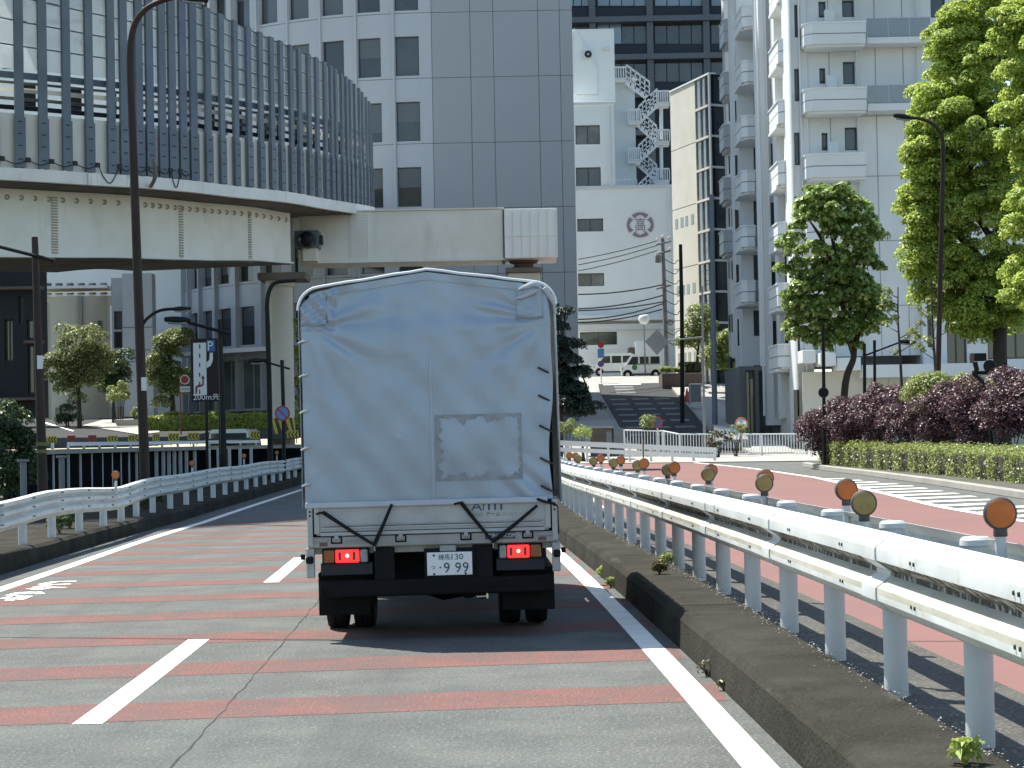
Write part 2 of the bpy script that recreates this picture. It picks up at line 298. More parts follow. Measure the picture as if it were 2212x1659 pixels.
def copy_tree(o, parent=None):
    c = o.copy(); COL.objects.link(c)
    if parent is not None: c.parent = parent
    for ch in [x for x in o.children]: copy_tree(ch, c)
    return c
def text_mesh(txt, w, h, name='lettering'):
    """lettering as a flat mesh in x-z, fitted into w x h metres, lower left corner at the origin"""
    cu = bpy.data.curves.new(name, 'FONT'); cu.body = txt; cu.size = 1; cu.resolution_u = 3
    ob = bpy.data.objects.new(name, cu); COL.objects.link(ob)
    dg = bpy.context.evaluated_depsgraph_get(); me = bpy.data.meshes.new_from_object(ob.evaluated_get(dg))
    bpy.data.objects.remove(ob, do_unlink=True)
    co = np.empty(len(me.vertices) * 3, 'f'); me.vertices.foreach_get('co', co); co = co.reshape(-1, 3)
    if len(co) == 0: return me
    lo = co.min(0); hi = co.max(0); k = np.maximum(hi - lo, 1e-6)
    out = np.zeros_like(co); out[:, 0] = (co[:, 0] - lo[0]) / k[0] * w; out[:, 2] = (co[:, 1] - lo[1]) / k[1] * h
    me.vertices.foreach_set('co', out.ravel()); me.update(); return me
def lettering(txt, x, y, z, w, h, m, parent, name='lettering'):
    me = text_mesh(txt, w, h); me.materials.clear(); me.materials.append(MATS[m])
    for v in me.vertices: v.co = v.co + Vector((x, y, z))
    return link(name, me, parent)
def np_mesh(name, verts, nper, m, parent=None):
    """a mesh of separate polygons with nper corners each"""
    n = len(verts); nf = n // nper; me = bpy.data.meshes.new(name); me.vertices.add(n); me.vertices.foreach_set('co', verts.astype('f').ravel())
    me.loops.add(n); me.loops.foreach_set('vertex_index', np.arange(n, dtype=np.int32))
    me.polygons.add(nf); me.polygons.foreach_set('loop_start', np.arange(0, n, nper, dtype=np.int32)); me.polygons.foreach_set('loop_total', np.full(nf, nper, np.int32))
    me.update(calc_edges=True); me.validate(); me.materials.append(MATS[m]); return link(name, me, parent)
def leaves(centres, normals, size, aspect=0.55, jitter=0.6, rng=RNG):
    """one bent rhombic leaf at each point, roughly facing its normal"""
    n = len(centres); nr = normals + rng.normal(0, jitter, (n, 3)); nr /= np.linalg.norm(nr, axis=1, keepdims=True) + 1e-9
    t = rng.normal(0, 1, (n, 3)); t -= nr * (t * nr).sum(1, keepdims=True); t /= np.linalg.norm(t, axis=1, keepdims=True) + 1e-9
    b = np.cross(nr, t); s = (size * rng.uniform(0.65, 1.35, n))[:, None]
    v = np.stack([centres - t * s * 0.5, centres + b * s * aspect * 0.5 + nr * s * 0.10, centres + t * s * 0.5 - nr * s * 0.08, centres - b * s * aspect * 0.5 + nr * s * 0.10], 1)
    return v.reshape(-1, 3)
def clumps(cl, n, flat=0.8, rng=RNG):
    """leaf spots in a set of (centre, radius) clumps, mostly near each clump's surface"""
    cl = np.array([(*c, r) for c, r in cl]); wgt = cl[:, 3] ** 2; k = rng.choice(len(cl), n, p=wgt / wgt.sum())
    d = rng.normal(0, 1, (n, 3)); d /= np.linalg.norm(d, axis=1, keepdims=True); d[:, 2] = np.where(d[:, 2] < -0.35, -d[:, 2], d[:, 2])
    rad = cl[k, 3] * rng.uniform(0.62, 1.06, n) ** 0.7; off = d * rad[:, None]; off[:, 2] *= flat
    nr = d.copy(); nr[:, 2] += 0.5
    return cl[k, :3] + off, nr
def wallmesh(mb, fn, U, Z, holes, depth, du=None):
    """wall over the (u, z) rectangle with real openings and their reveals; fn(u, z, d) -> point, d into the wall"""
    us = {U[0], U[1]}; zs = {Z[0], Z[1]}
    for a, b, c, d in holes: us |= {a, b}; zs |= {c, d}
    if du:
        n = max(1, int((U[1] - U[0]) / du)); us |= {U[0] + (U[1] - U[0]) * i / n for i in range(n + 1)}
    us = sorted(u for u in us if U[0] - 1e-6 <= u <= U[1] + 1e-6); zs = sorted(z for z in zs if Z[0] - 1e-6 <= z <= Z[1] + 1e-6)
    for u0, u1 in zip(us, us[1:]):
        for z0, z1 in zip(zs, zs[1:]):
            if u1 - u0 < 1e-5 or z1 - z0 < 1e-5: continue
            um, zm = (u0 + u1) / 2, (z0 + z1) / 2
            if any(a < um < b and c < zm < d for a, b, c, d in holes): continue
            mb.add([fn(u0, z0, 0), fn(u1, z0, 0), fn(u1, z1, 0), fn(u0, z1, 0)], [(0, 1, 2, 3)])
    for a, b, c, d in holes:
        for (p, q) in (((a, c), (b, c)), ((b, c), (b, d)), ((b, d), (a, d)), ((a, d), (a, c))):
            mb.add([fn(*p, 0), fn(*q, 0), fn(*q, depth), fn(*p, depth)], [(0, 1, 2, 3)])
    return mb
def window_at(parent, fn, a, b, c, d, depth, frame='window_frame_dark', pane='glass_dark', bars=1, t=0.05, hbar=False, blind=0.0):
    """frame with mullions set in an opening, its pane a sub-part"""
    mb = MB()
    def bar(u0, u1, z0, z1):
        p = [fn(u, z, e) for e in (depth - 0.05, depth + 0.02) for u, z in ((u0, z0), (u1, z0), (u1, z1), (u0, z1))]
        mb.add(p, [(0, 1, 2, 3), (4, 7, 6, 5), (0, 4, 5, 1), (1, 5, 6, 2), (2, 6, 7, 3), (3, 7, 4, 0)])
    bar(a, b, c, c + t); bar(a, b, d - t, d); bar(a, a + t, c + t, d - t); bar(b - t, b, c + t, d - t)
    for i in range(1, bars): u = a + (b - a) * i / bars; bar(u - t / 2, u + t / 2, c + t, d - t)
    if hbar: z = c + (d - c) * 0.5; bar(a + t, b - t, z - t / 2, z + t / 2)
    wdw = mb.build('window', frame, parent)
    if blind:
        zb = d - (d - c) * blind; MB().add([fn(a + t, zb, depth - 0.02), fn(b - t, zb, depth - 0.02), fn(b - t, d - t, depth - 0.02), fn(a + t, d - t, depth - 0.02)], [(0, 1, 2, 3)]).build('blind', 'glass_blind', wdw)
    pm = MB().add([fn(a, c, depth), fn(b, c, depth), fn(b, d, depth), fn(a, d, depth)], [(0, 1, 2, 3)]).build('pane', pane, wdw)
    return wdw
def flat(X0, Yp):
    """map for a wall facing the camera in the plane y = Yp"""
    return lambda u, z, d: Vector((u, Yp + d, z))
# ================================================================ GROUND AND ROADS
def strip(fa, fb, Y0, Y1, step, dz=0.0, zf=zt):
    mb = MB(); n = max(1, int(math.ceil((Y1 - Y0) / step)))
    for i in range(n):
        a = Y0 + (Y1 - Y0) * i / n; b = Y0 + (Y1 - Y0) * (i + 1) / n
        mb.add([(fa(a), a, zf(a) + dz), (fb(a), a, zf(a) + dz), (fb(b), b, zf(b) + dz), (fa(b), b, zf(b) + dz)], [(0, 1, 2, 3)])
    return mb
structure(MB().add([(-1200, -60, -0.06), (1200, -60, -0.06), (1200, 2400, -0.06), (-1200, 2400, -0.06)], [(0, 1, 2, 3)]).build('ground', 'ground_soil'))
road = structure(strip(lambda Y: C(Y) - 7.32, lambda Y: C(Y) - 0.54, -8, 150, 2.0).build('road', 'asphalt'))
# red anti-skid bars laid across both lanes
for i in range(14):
    y0 = 11.42 + 2.19 * i; wd = 0.80 + 0.03 * random.random()
    xa, xb = C(y0) - 6.85, C(y0) - 0.60
    def yy(x, base): return base + 0.27 + 0.125 * (x - (C(y0) - 0.6))
    mb = MB(); n = 8
    for k in range(n):
        x0 = xa + (xb - xa) * k / n; x1 = xa + (xb - xa) * (k + 1) / n
        mb.add([(x0, yy(x0, y0), zt(yy(x0, y0)) + 0.0015), (x1, yy(x1, y0), zt(yy(x1, y0)) + 0.0015),
                (x1, yy(x1, y0 + wd), zt(yy(x1, y0 + wd)) + 0.0015), (x0, yy(x0, y0 + wd), zt(yy(x0, y0 + wd)) + 0.0015)], [(0, 1, 2, 3)])
    mb.build('red_bar', 'red_coat', road)
strip(lambda Y: C(Y) - 0.82, lambda Y: C(Y) - 0.66, -8, 120, 2.0, 0.003).build('edge_line', 'road_paint', road)
strip(lambda Y: C(Y) - 6.86, lambda Y: C(Y) - 6.70, -8, 120, 2.0, 0.003).build('edge_line', 'road_paint', road)
for i in range(-1, 8):
    y0 = 11.2 + 11.15 * i
    strip(lambda Y: C(Y) - 4.09, lambda Y: C(Y) - 3.93, y0, y0 + 4.75, 1.2, 0.003).build('lane_dash', 'road_paint', road)
# long crack / joint between the paving widths
mb = MB(); py = 8.2
while py < 22:
    x = C(py) - 3.35 + 0.006 * math.sin(py * 5) + 0.005 * math.sin(py * 13); ny = py + 0.25; x2 = C(ny) - 3.35 + 0.006 * math.sin(ny * 5) + 0.005 * math.sin(ny * 13)
    ww = 0.0022 + 0.003 * random.random(); mb.add([(x - ww, py, 0.0024), (x + ww, py, 0.0024), (x2 + ww, ny, 0.0024), (x2 - ww, ny, 0.0024)], [(0, 1, 2, 3)]); py = ny
mb.build('paving_joint', 'asphalt_dark', road)
# worn painted characters by the left edge line
def road_strokes(strokes, wdt=0.10):
    mb = MB()
    for pts in strokes:
        q = [P(px, py_, 1) for px, py_ in pts]; g = []
        for v in q:
            d = v - Vector((0, 0, CAM_H)); t = -CAM_H / d.z; g.append(Vector((d.x * t, d.y * t, 0.0045)))
        for a, b in zip(g, g[1:]):
            d = (b - a).normalized(); s = Vector((d.y, -d.x, 0)) * wdt / 2
            mb.add([a - s, a + s, b + s, b - s], [(0, 1, 2, 3)])
    return mb
road_strokes([[(90, 1263), (122, 1257), (165, 1256)], [(78, 1269), (108, 1264), (153, 1262)], [(62, 1273), (95, 1269), (140, 1270)], [(72, 1275), (104, 1271)]], 0.11).build('road_lettering', 'road_paint', road)
road_strokes([[(20, 1287), (42, 1281), (78, 1279), (88, 1284)], [(8, 1294), (38, 1287)], [(20, 1298), (40, 1288)], [(40, 1296), (62, 1288)], [(46, 1284), (70, 1282)]], 0.10).build('road_lettering', 'road_paint', road)

# ---- median: kerb, floor and weeds
prof = [(-0.56, 0.0), (-0.545, 0.19), (-0.51, 0.235), (-0.46, 0.245), (-0.06, 0.25), (-0.06, 0.0)]
ys = [-8 + 1.0 * i for i in range(110)]
structure(MB().sweep(prof, [(C(Y), Y, zt(Y)) for Y in ys]).build('median_kerb', 'kerb_concrete'))
structure(MB().sweep([(-0.06, 0.0), (-0.06, 0.215), (0.62, 0.20), (0.66, 0.0)], [(C(Y), Y, zt(Y)) for Y in ys]).build('median_floor', 'median_floor'))
def litter(path_fn, n, s, m, name, spread):
    c = []
    for i in range(n):
        Y = RNG.uniform(6, 34) ** 1.0; x, z = path_fn(Y); c.append((x + RNG.normal(0, spread), Y, z + 0.006))
    c = np.array(c); nr = np.tile((0.0, 0.0, 1.0), (n, 1)); return stuff(np_mesh(name, leaves(c, nr, np.full(n, s), 0.8, 0.25), 4, m))
tag(litter(lambda Y: (C(Y) - 0.05, 0.256), 2600, 0.011, 'concrete', 'gravel_litter', 0.05), 'loose pale grit lying along the foot of the median posts', 'gravel')
def weed(x, y, z, n, hgt, s, m, label, seed):
    rng = np.random.default_rng(seed); t = thing('weed_tuft', label, 'weed', (x, y, z))
    mb = MB()
    for k in range(6):
        a = rng.uniform(0, 6.28); l = hgt * rng.uniform(0.5, 1.0)
        mb.tube([(x, y, z - 0.01), (x + math.cos(a) * l * 0.3, y + math.sin(a) * l * 0.3, z + l * 0.6), (x + math.cos(a) * l * 0.6, y + math.sin(a) * l * 0.6, z + l)], [0.005, 0.004, 0.002], 5)
    mb.build('stem', m, t)
    c, nr = clumps([((x, y, z + hgt * 0.45), hgt * 0.6)], n, 0.9, rng); c[:, 2] = np.maximum(c[:, 2], z + 0.01)
    np_mesh('leaf_tuft', leaves(c, nr, np.full(n, s), 0.4, 0.8, rng), 4, m, t); return t
def gpt(px, py, z=0.0):
    v = P(px, py, 1) - Vector((0, 0, CAM_H)); t = (z - CAM_H) / v.z; return v.x * t, v.y * t
x, y = gpt(1425, 1240, 0.25); weed(x, y, 0.25, 260, 0.11, 0.04, 'leaf_dry', 'dry brown weed tuft on the median kerb near the truck', 3)
x, y = gpt(1440, 1222, 0.25); weed(x, y, 0.25, 160, 0.12, 0.04, 'leaf_hedge', 'green weed tuft against a median post just behind the dry one', 4)
x, y = gpt(2085, 1650, 0.25); weed(x, y, 0.25, 60, 0.10, 0.06, 'leaf_lime', 'bright green seedling on the median kerb at the lower right corner', 5)
x, y = gpt(1303, 1247); weed(x, y, 0.0, 70, 0.12, 0.05, 'leaf_lime', 'yellow green weed growing out of the gutter beside the truck', 6)
x, y = gpt(1320, 1270); weed(x, y, 0.0, 90, 0.10, 0.05, 'leaf_hedge', 'low green weed in the gutter just before the truck shadow', 7)
x, y = gpt(1528, 1462); weed(x, y, 0.0, 50, 0.10, 0.035, 'leaf_dry', 'thin dead weed in the gutter behind the truck shadow', 8)
x, y = gpt(1565, 1492); weed(x, y, 0.0, 60, 0.07, 0.035, 'leaf_dry', 'squat dead weed in the gutter, nearest to the camera', 9)

# ---- oncoming road: red surfacing, hatched area, kerb, verge
RED = [(-10, 8.0), (34, 8.0), (42, 8.1), (52, 8.45), (62, 8.7), (75, 8.3), (90, 7.0), (100, 5.6), (112, 3.4)]
KERB = [(-10, 9.6), (30, 10.0), (44, 10.45), (54, 10.55), (62, 10.45), (70, 10.2), (76, 10.3), (80, 12.0)]
red_edge = lambda Y: interp(RED, Y); kerb_edge = lambda Y: interp(KERB, Y)
opp = structure(strip(lambda Y: C(Y) + 0.6, lambda Y: red_edge(Y) + 26, -8, 112, 2.0, -0.012).build('oncoming_road', 'asphalt'))
strip(lambda Y: C(Y) + 0.66, red_edge, -8, 96, 2.0, -0.006).build('red_surface', 'red_lane', opp)
strip(lambda Y: red_edge(Y) - 0.02, lambda Y: red_edge(Y) + 0.17, -8, 112, 2.0, 0.000).build('edge_line', 'road_paint', opp)
strip(lambda Y: C(Y) + 0.80, lambda Y: C(Y) + 0.95, -8, 80, 2.0, 0.000).build('edge_line', 'road_paint', opp)
for i in range(22):
    y0 = 20 + 1.9 * i; xa = red_edge(y0) + 0.17; xb = min(kerb_edge(y0) - 0.55, xa + 2.1 * smooth(66, 40, y0) + 0.35 if y0 > 40 else kerb_edge(y0) - 0.55)
    if xb - xa < 0.25: continue
    sk = 0.55
    MB().add([(xa, y0, zt(y0)), (xb, y0 + sk * (xb - xa), zt(y0)), (xb, y0 + 0.85 + sk * (xb - xa), zt(y0)), (xa, y0 + 0.85, zt(y0))], [(0, 1, 2, 3)]).build('hatch_bar', 'road_paint', opp)
kp = [-8 + 2.0 * i for i in range(45)]
structure(MB().sweep([(0, 0), (0.01, 0.13), (0.04, 0.15), (0.2, 0.15), (0.2, 0)], [(kerb_edge(Y), Y, zt(Y)) for Y in kp]).build('kerb', 'concrete'))
structure(strip(lambda Y: kerb_edge(Y) + 0.18, lambda Y: kerb_edge(Y) + 14, -8, 80, 2.0, 0.14).build('planting_bed', 'ground_soil'))
structure(MB().add([(-2, 90, zt(90) + 0.02), (26, 80, zt(80) + 0.02), (30, 104, 0.60), (-2, 104, 0.60)], [(0, 1, 2, 3)]).build('pavement', 'pale_paving'))

# ---- left verge
structure(MB().sweep([(-3.2, 0.0), (-3.2, 0.24), (-0.30, 0.24), (-0.05, 0.23), (0.0, 0.19), (0.01, 0.0)], [(C(Y) - 7.32, Y, zt(Y)) for Y in [4 + 2.0 * i for i in range(42)]]).build('verge_kerb', 'kerb_concrete'))

# ================================================================ GUARDRAILS
def wbeam(hh=0.35, dd=0.078, th=0.006):
    f = [(0.0, 0.0), (0.22 * dd, 0.03 * hh), (dd, 0.17 * hh), (dd * 1.02, 0.25 * hh), (dd, 0.33 * hh), (0.12 * dd, 0.47 * hh), (0.12 * dd, 0.53 * hh), (dd, 0.67 * hh), (dd * 1.02, 0.75 * hh), (dd, 0.83 * hh), (0.22 * dd, 0.97 * hh), (0.0, hh)]
    return f, [(a - th, b) for a, b in f][::-1]
fr, bk = wbeam(); profile_out = fr + bk
def base_rail(side): # beam crest toward -x (left) when side = -1
    return [(side * a, b) for a, b in profile_out]
med = thing('median_guardrail', 'white steel guardrail on round posts along the median kerb right of the truck', 'guardrail', (C(10), 10, 0.25))
my = [4.0 + 0.8 * i for i in range(90)]
nb_ = MB().sweep([(a - 0.13, b) for a, b in base_rail(-1)], [(C(Y), Y, zt(Y) + 0.655) for Y in my]); nb_ = nb_.build('near_beam', 'rail_white', med, smooth=True)
nb_.data.materials.append(MATS['rail_dirty']); nb_.data.materials.append(MATS['trough_dirt'])
for i_, p_ in enumerate(nb_.data.polygons):
    if i_ % len(profile_out) in (3, 4): p_.material_index = 1
    if i_ % len(profile_out) in (5, 6): p_.material_index = 2
MB().sweep([(a + 0.15, b) for a, b in base_rail(1)], [(C(Y), Y, zt(Y) + 0.655) for Y in my]).build('far_beam', 'rail_white', med, smooth=True)
for k in range(9):
    y0 = 6.05 + 3.296 * k; lap = [(a - 0.1335 - (0.004 if q_ < 12 else -0.012), b) for q_, (a, b) in enumerate(base_rail(-1))]
    MB().sweep(lap, [(C(y0 + 0.08 * j), y0 + 0.08 * j, zt(y0) + 0.655) for j in range(5)]).build('lap_joint', 'rail_white', med, smooth=True)
post_me = None; cap_me = None; PY = [8.37 + 1.648 * i for i in range(-2, 34)]
mb = MB(); mb.tube([(0, 0, -0.10), (0, 0, 0.70)], 0.057, 18); post_o = mb.build('post', 'post_white', med, smooth=True); post_me = post_o.data
mb = MB(); mb.lathe([(0.0, 0.735), (0.05, 0.733), (0.062, 0.722), (0.064, 0.70), (0.058, 0.695), (0.0, 0.695)], seg=18); cap_o = mb.build('post_cap', 'post_white', med, smooth=True); cap_me = cap_o.data
mb = MB(); mb.box(-0.135, 0.155, -0.03, 0.03, 0.46, 0.53); mb.box(-0.135, 0.155, -0.035, 0.035, 0.665, 0.69); brk_me = mb.build('bracket', 'dark_metal', med).data
bpy.data.objects.remove(post_o); bpy.data.objects.remove(cap_o); bpy.data.objects.remove(bpy.data.objects['bracket'])
for Y in PY:
    for nm, me in (('post', post_me), ('post_cap', cap_me), ('bracket', brk_me)):
        o = link(nm, me, med); o.location = (C(Y), Y, zt(Y) + (0.245 if nm == 'bracket' else 0.30))
mb = MB()
for Y in PY:
    for dz in (0.087, 0.263):
        for dy in (-0.035, 0.035):
            mb.lathe([(0.0, -0.012), (0.008, -0.010), (0.010, 0.01)], (C(Y) - 0.13 - 0.079, Y + 0.2 + dy, zt(Y) + 0.655 + dz), 'x', 8)
stuff(mb.build('bolts', 'dark_metal', med))

lg = thing('roadside_guardrail', 'white three bolt row guardrail curving along the left kerb', 'guardrail', (C(30) - 7.5, 30, 0.24))
RZ = [(18, 0.80), (25.5, 0.82), (28, 0.86), (31, 0.845), (34, 0.80), (38, 0.85), (44, 0.90), (55, 0.95), (75, 1.02)]
rz = lambda Y: interp(RZ, Y) + 0.012 * math.sin(Y * 0.7)
rx = lambda Y: C(Y) - 7.44 + 0.09 * math.exp(-((Y - 33) / 3.0) ** 2) - 0.05 * math.exp(-((Y - 38.5) / 3) ** 2)
ly = [14 + 0.75 * i for i in range(70)]
th = []; hh = 0.36; dd = 0.07
f3 = [(0, 0), (dd, .06), (dd, .11), (.012, .145), (.012, .16), (dd, .19), (dd, .23), (.012, .255), (.012, .27), (dd, .30), (dd, .345), (0, .36)]
MB().sweep(f3 + [(a - 0.006, b) for a, b in f3][::-1], [(rx(Y), Y, rz(Y) - 0.34) for Y in ly]).build('beam', 'rail_white', lg, smooth=True)
mb = MB()
for i, Y in enumerate([15 + 2.0 * k for k in range(26)]):
    q = MB(); q.tube([(rx(Y) - 0.075, Y, zt(Y) + 0.20), (rx(Y) - 0.075, Y, rz(Y) - 0.05)], 0.057, 14); q.build('post', 'post_white', lg, smooth=True)
    for dz in (-0.25, -0.13, -0.02):
        for dy in (-0.05, 0.05): mb.lathe([(0.0, 0.012), (0.011, 0.010), (0.012, -0.01)], (rx(Y) + 0.071, Y + dy, rz(Y) + dz), 'x', 8)
stuff(mb.build('bolts', 'dark_metal', lg))
for k, (px, py, n, hh_) in enumerate([(150, 1140, 420, 0.34), (185, 1150, 380, 0.30), (300, 1105, 420, 0.36), (335, 1095, 300, 0.28), (420, 1070, 260, 0.30), (15, 1190, 200, 0.14), (590, 1035, 260, 0.35)]):
    x, y = gpt(px, py, 0.25); weed(min(x, C(y) - 7.6), y, 0.24 + zt(y), n, hh_, 0.07, 'leaf_dark' if k != 5 else 'leaf_lime',
        ['bushy weed at the foot of the left guardrail, second clump from the left', 'bushy weed at the foot of the left guardrail, third clump from the left', 'tall weed clump under the left guardrail below the orange reflector post', 'weed clump under the left guardrail just right of the tall one', 'weed clump below the left guardrail near the brown lamp post', 'sunlit grass tuft on the left kerb at the picture edge', 'weeds under the far end of the left guardrail beside the truck'][k], 20 + k)

# ================================================================ ROUND DELINEATORS
def delineator(lens):
    t = thing('delineator_post', '', 'reflector', (0, 0, 0))
    MB().tube([(0, 0, -0.15), (0, 0, 0.112)], 0.0225, 14).build('stem', 'post_white', t, smooth=True)
    MB().lathe([(0.0, 0.100), (0.026, 0.100), (0.028, 0.104), (0.027, 0.130), (0.022, 0.138), (0, 0.138)], seg=14).build('collar', 'lens_housing', t, smooth=True)
    h = MB(); h.lathe([(0, 0.028), (0.055, 0.028), (0.063, 0.022), (0.066, 0.0), (0.064, -0.02), (0.057, -0.026), (0.0, -0.026)], (0, 0, 0.19), 'y', 28)
    ho = h.build('housing', 'lens_housing', t, smooth=True)
    MB().lathe([(0.0, -0.033), (0.045, -0.032), (0.055, -0.0275), (0.056, -0.022)], (0, 0, 0.19), 'y', 28).build('lens', lens, ho, smooth=True); return t
d_or = delineator('lens_orange'); d_am = delineator('lens_amber')
def place(proto, used, x, y, z, label, group):
    o = proto if not used else copy_tree(proto); o.location = (x, y, z); o['label'] = label; o['group'] = group; o.rotation_euler.z = random.uniform(-0.1, 0.1); return o
OR = [(2160, 1109), (1828, 1058), (1653, 1032), (1535, 1017), (1456, 1010), (1391, 1001), (1341, 994), (1298, 990), (1243, 985), (1230, 984)]
AM = [(1866, 1087), (1651, 1044), (1530, 1025), (1442, 1015), (1377, 1005), (1325, 1000), (1282, 996), (1249, 991)]
names = ['first', 'second', 'third', 'fourth', 'fifth', 'sixth', 'seventh', 'eighth', 'ninth', 'tenth']
for i, (px, py) in enumerate(OR):
    x, y = gpt(px, py, 1.125)
    for _ in range(4): x, y = gpt(px, py, 1.125 + zt(y))
    place(d_or, i > 0, x, y, 0.935 + zt(y), f'{names[i]} orange round reflector on a white stem from the right, behind the median rail', 'orange reflectors on the median')
for i, (px, py) in enumerate(AM):
    x, y = gpt(px, py, 1.10)
    place(d_am, i > 0, x, y, 0.91 + zt(y), f'{names[i]} dull amber round reflector from the right, standing on the median posts', 'amber reflectors on the median')
for i, (px, py) in enumerate([(250, 1026), (415, 1001), (527, 985), (598, 978)]):
    Y = [33, 47, 58, 68][i]; v = P(px, py, Y); o = copy_tree(d_or); o.location = (v.x, Y, v.z - 0.19); o.scale = (1, 1, 1)
    o['label'] = ['orange round reflector behind the left guardrail below the chevron boards, nearest of four', 'orange round reflector behind the left guardrail below the brown parking sign', 'orange round reflector behind the left guardrail in front of the white van', 'small orange reflector at the far end of the left guardrail'][i]; o['group'] = 'reflectors behind the left guardrail'

# ================================================================ TRUCK
tr = thing('covered_truck', 'small flatbed truck with a silver grey tarpaulin cover driving ahead', 'truck', (0, 0, 0))
ZB = lambda y: 1.45 - (y - 952.3) / 294.0           # height of a photo row on the truck's rear face
XB = lambda x: (x - 934) / 294.0
W = 0.915; LEN = 4.3
def section(inset=0.0, low=0.98):
    pts = [(-W - 0.035 + inset, low)]; top = 2.60 - inset; r = 0.17
    for k in range(7):
        a = math.pi - k / 6 * (math.pi / 2 - 0.06); pts.append((-W - 0.03 + inset + r + r * math.cos(a), top - r + r * math.sin(a)))
    for k in range(1, 12):
        x = -0.70 + 1.40 * k / 12; pts.append((x, top + (0.11) * (1 - abs(x) / 0.78) ** 1.0 + 0.003 * math.sin(k * 2.1)))
    for k in range(7):
        a = math.pi / 2 - 0.06 - k / 6 * (math.pi / 2 - 0.06); pts.append((W + 0.03 - inset - r + r * math.cos(a), top - r + r * math.sin(a)))
    pts.append((W + 0.035 - inset, low)); return pts
# cover over roof and sides, with soft waves along its length
mb = MB(); s0 = section(); n = len(s0); rows = 30
vsx = []
for j in range(rows + 1):
    y = -0.02 + LEN * j / rows
    for k, (x, z) in enumerate(s0):
        sg = 1 if x > 0 else -1; wv = 0.012 * math.sin(j * 1.9 + k * 0.7) * (0.3 if j == 0 else 1)
        edge = 0.018 * math.sin(z * 9 + 1) * (1 if (j == 0 and x > 0.8) else 0)
        sag = -0.02 * (0.5 - 0.5 * math.cos(j / rows * 2 * math.pi * 5)) if z > 2.5 else 0
        vsx.append((x + sg * abs(wv) * (z < 2.5) + edge, y + (0.02 * math.sin(z * 7) if j == 0 and x > 0.8 else 0), z + sag))
fs = [(j * n + k, j * n + k + 1, (j + 1) * n + k + 1, (j + 1) * n + k) for j in range(rows) for k in range(n - 1)]
cover = mb.add(vsx, fs).build('tarpaulin_cover', 'tarp', tr, smooth=True)
sol = cover.modifiers.new('thick', 'SOLIDIFY'); sol.thickness = 0.008
# back edge of the roof cover, its sunlit highlight put into the white colour
MB().tube([(x * 1.003, -0.015, z + 0.002) for x, z in s0[1:-1]], 0.011, 8).build('sunlit_cover_edge', 'white_rail', tr, smooth=True)
# rear curtain with pulled folds
def curtain(x, z):
    """depth of the cloth: folds fan out of both upper corners, slight belly in the middle"""
    d = 0.0
    for sx, amp in ((-1, 1.0), (1, 1.15)):
        cx_, cz_ = sx * 0.86, 2.30; dx, dz = (x - cx_) * -sx, cz_ - z; r = math.hypot(dx, dz); a = math.atan2(dz, dx + 1e-6)
        env = math.exp(-(r / 0.75)) * smooth(0.02, 0.30, r); d += amp * env * 0.009 * (math.sin(a * (11 if sx < 0 else 8) + sx * 0.8) + 0.35 * math.sin(a * 19 + 1.0))
    d += 0.022 * math.cos(x * 1.5) * smooth(1.0, 1.5, z) * smooth(2.62, 2.1, z)
    d += 0.0025 * math.sin(x * 9 + z * 2.3) + 0.002 * math.sin(z * 11 - x * 5) + 0.0025 * math.sin(x * 21 + z * 17)
    if 1.02 < z < 1.35 and x > 0.35: d += 0.008 * math.sin((x + z) * 26) * smooth(0.35, 0.7, x) * smooth(1.4, 1.15, z)
    d += 0.010 * math.exp(-((x - 0.014) / 0.012) ** 2) * smooth(2.15, 1.9, z)
    if z > 2.28 and x < -0.66: d += 0.012 * math.sin((x * 1.2 + z) * 34)
    d += 0.012 * math.exp(-((z - (2.46 - 0.20 * (x - 0.25))) / 0.030) ** 2) * smooth(0.2, 0.55, x) * smooth(0.8, 0.7, x)
    return d
def topz(x): return 2.60 + 0.11 * max(0, 1 - abs(x) / 0.78) if abs(x) < 0.70 else 2.60 - 0.165 * (1 - math.sqrt(max(0, 1 - ((abs(x) - 0.70) / 0.235) ** 2)))
mb = MB(); NX, NZ = 120, 150; xl, xr = -W - 0.012, 0.893
for j in range(NZ + 1):
    for i in range(NX + 1):
        x = xl + (xr - xl) * i / NX; zt_ = topz(x) - 0.03; z = 1.0 + (zt_ - 1.0) * j / NZ
        xe = x + (0.010 * math.sin(z * 8.0) + 0.018 * math.sin(z * 3.1 + 1)) * smooth(0.6, 0.845, x) * smooth(2.5, 2.2, z)
        mb.v.append((xe, -0.035 - curtain(x, z), z))
for j in range(NZ):
    for i in range(NX): a = j * (NX + 1) + i; mb.f.append((a, a + 1, a + NX + 2, a + NX + 1))
cur = mb.build('rear_curtain', 'tarp', tr, smooth=False); cur.data.shade_smooth()
sol = cur.modifiers.new('thick', 'SOLIDIFY'); sol.thickness = 0.004; sol.offset = 0
# black sheet added as the unlit inside, seen through the slit at the right
MB().box(-0.90, 0.90, 0.10, 0.14, 0.8, 2.55).build('inner_dark_sheet', 'chassis_black', tr)
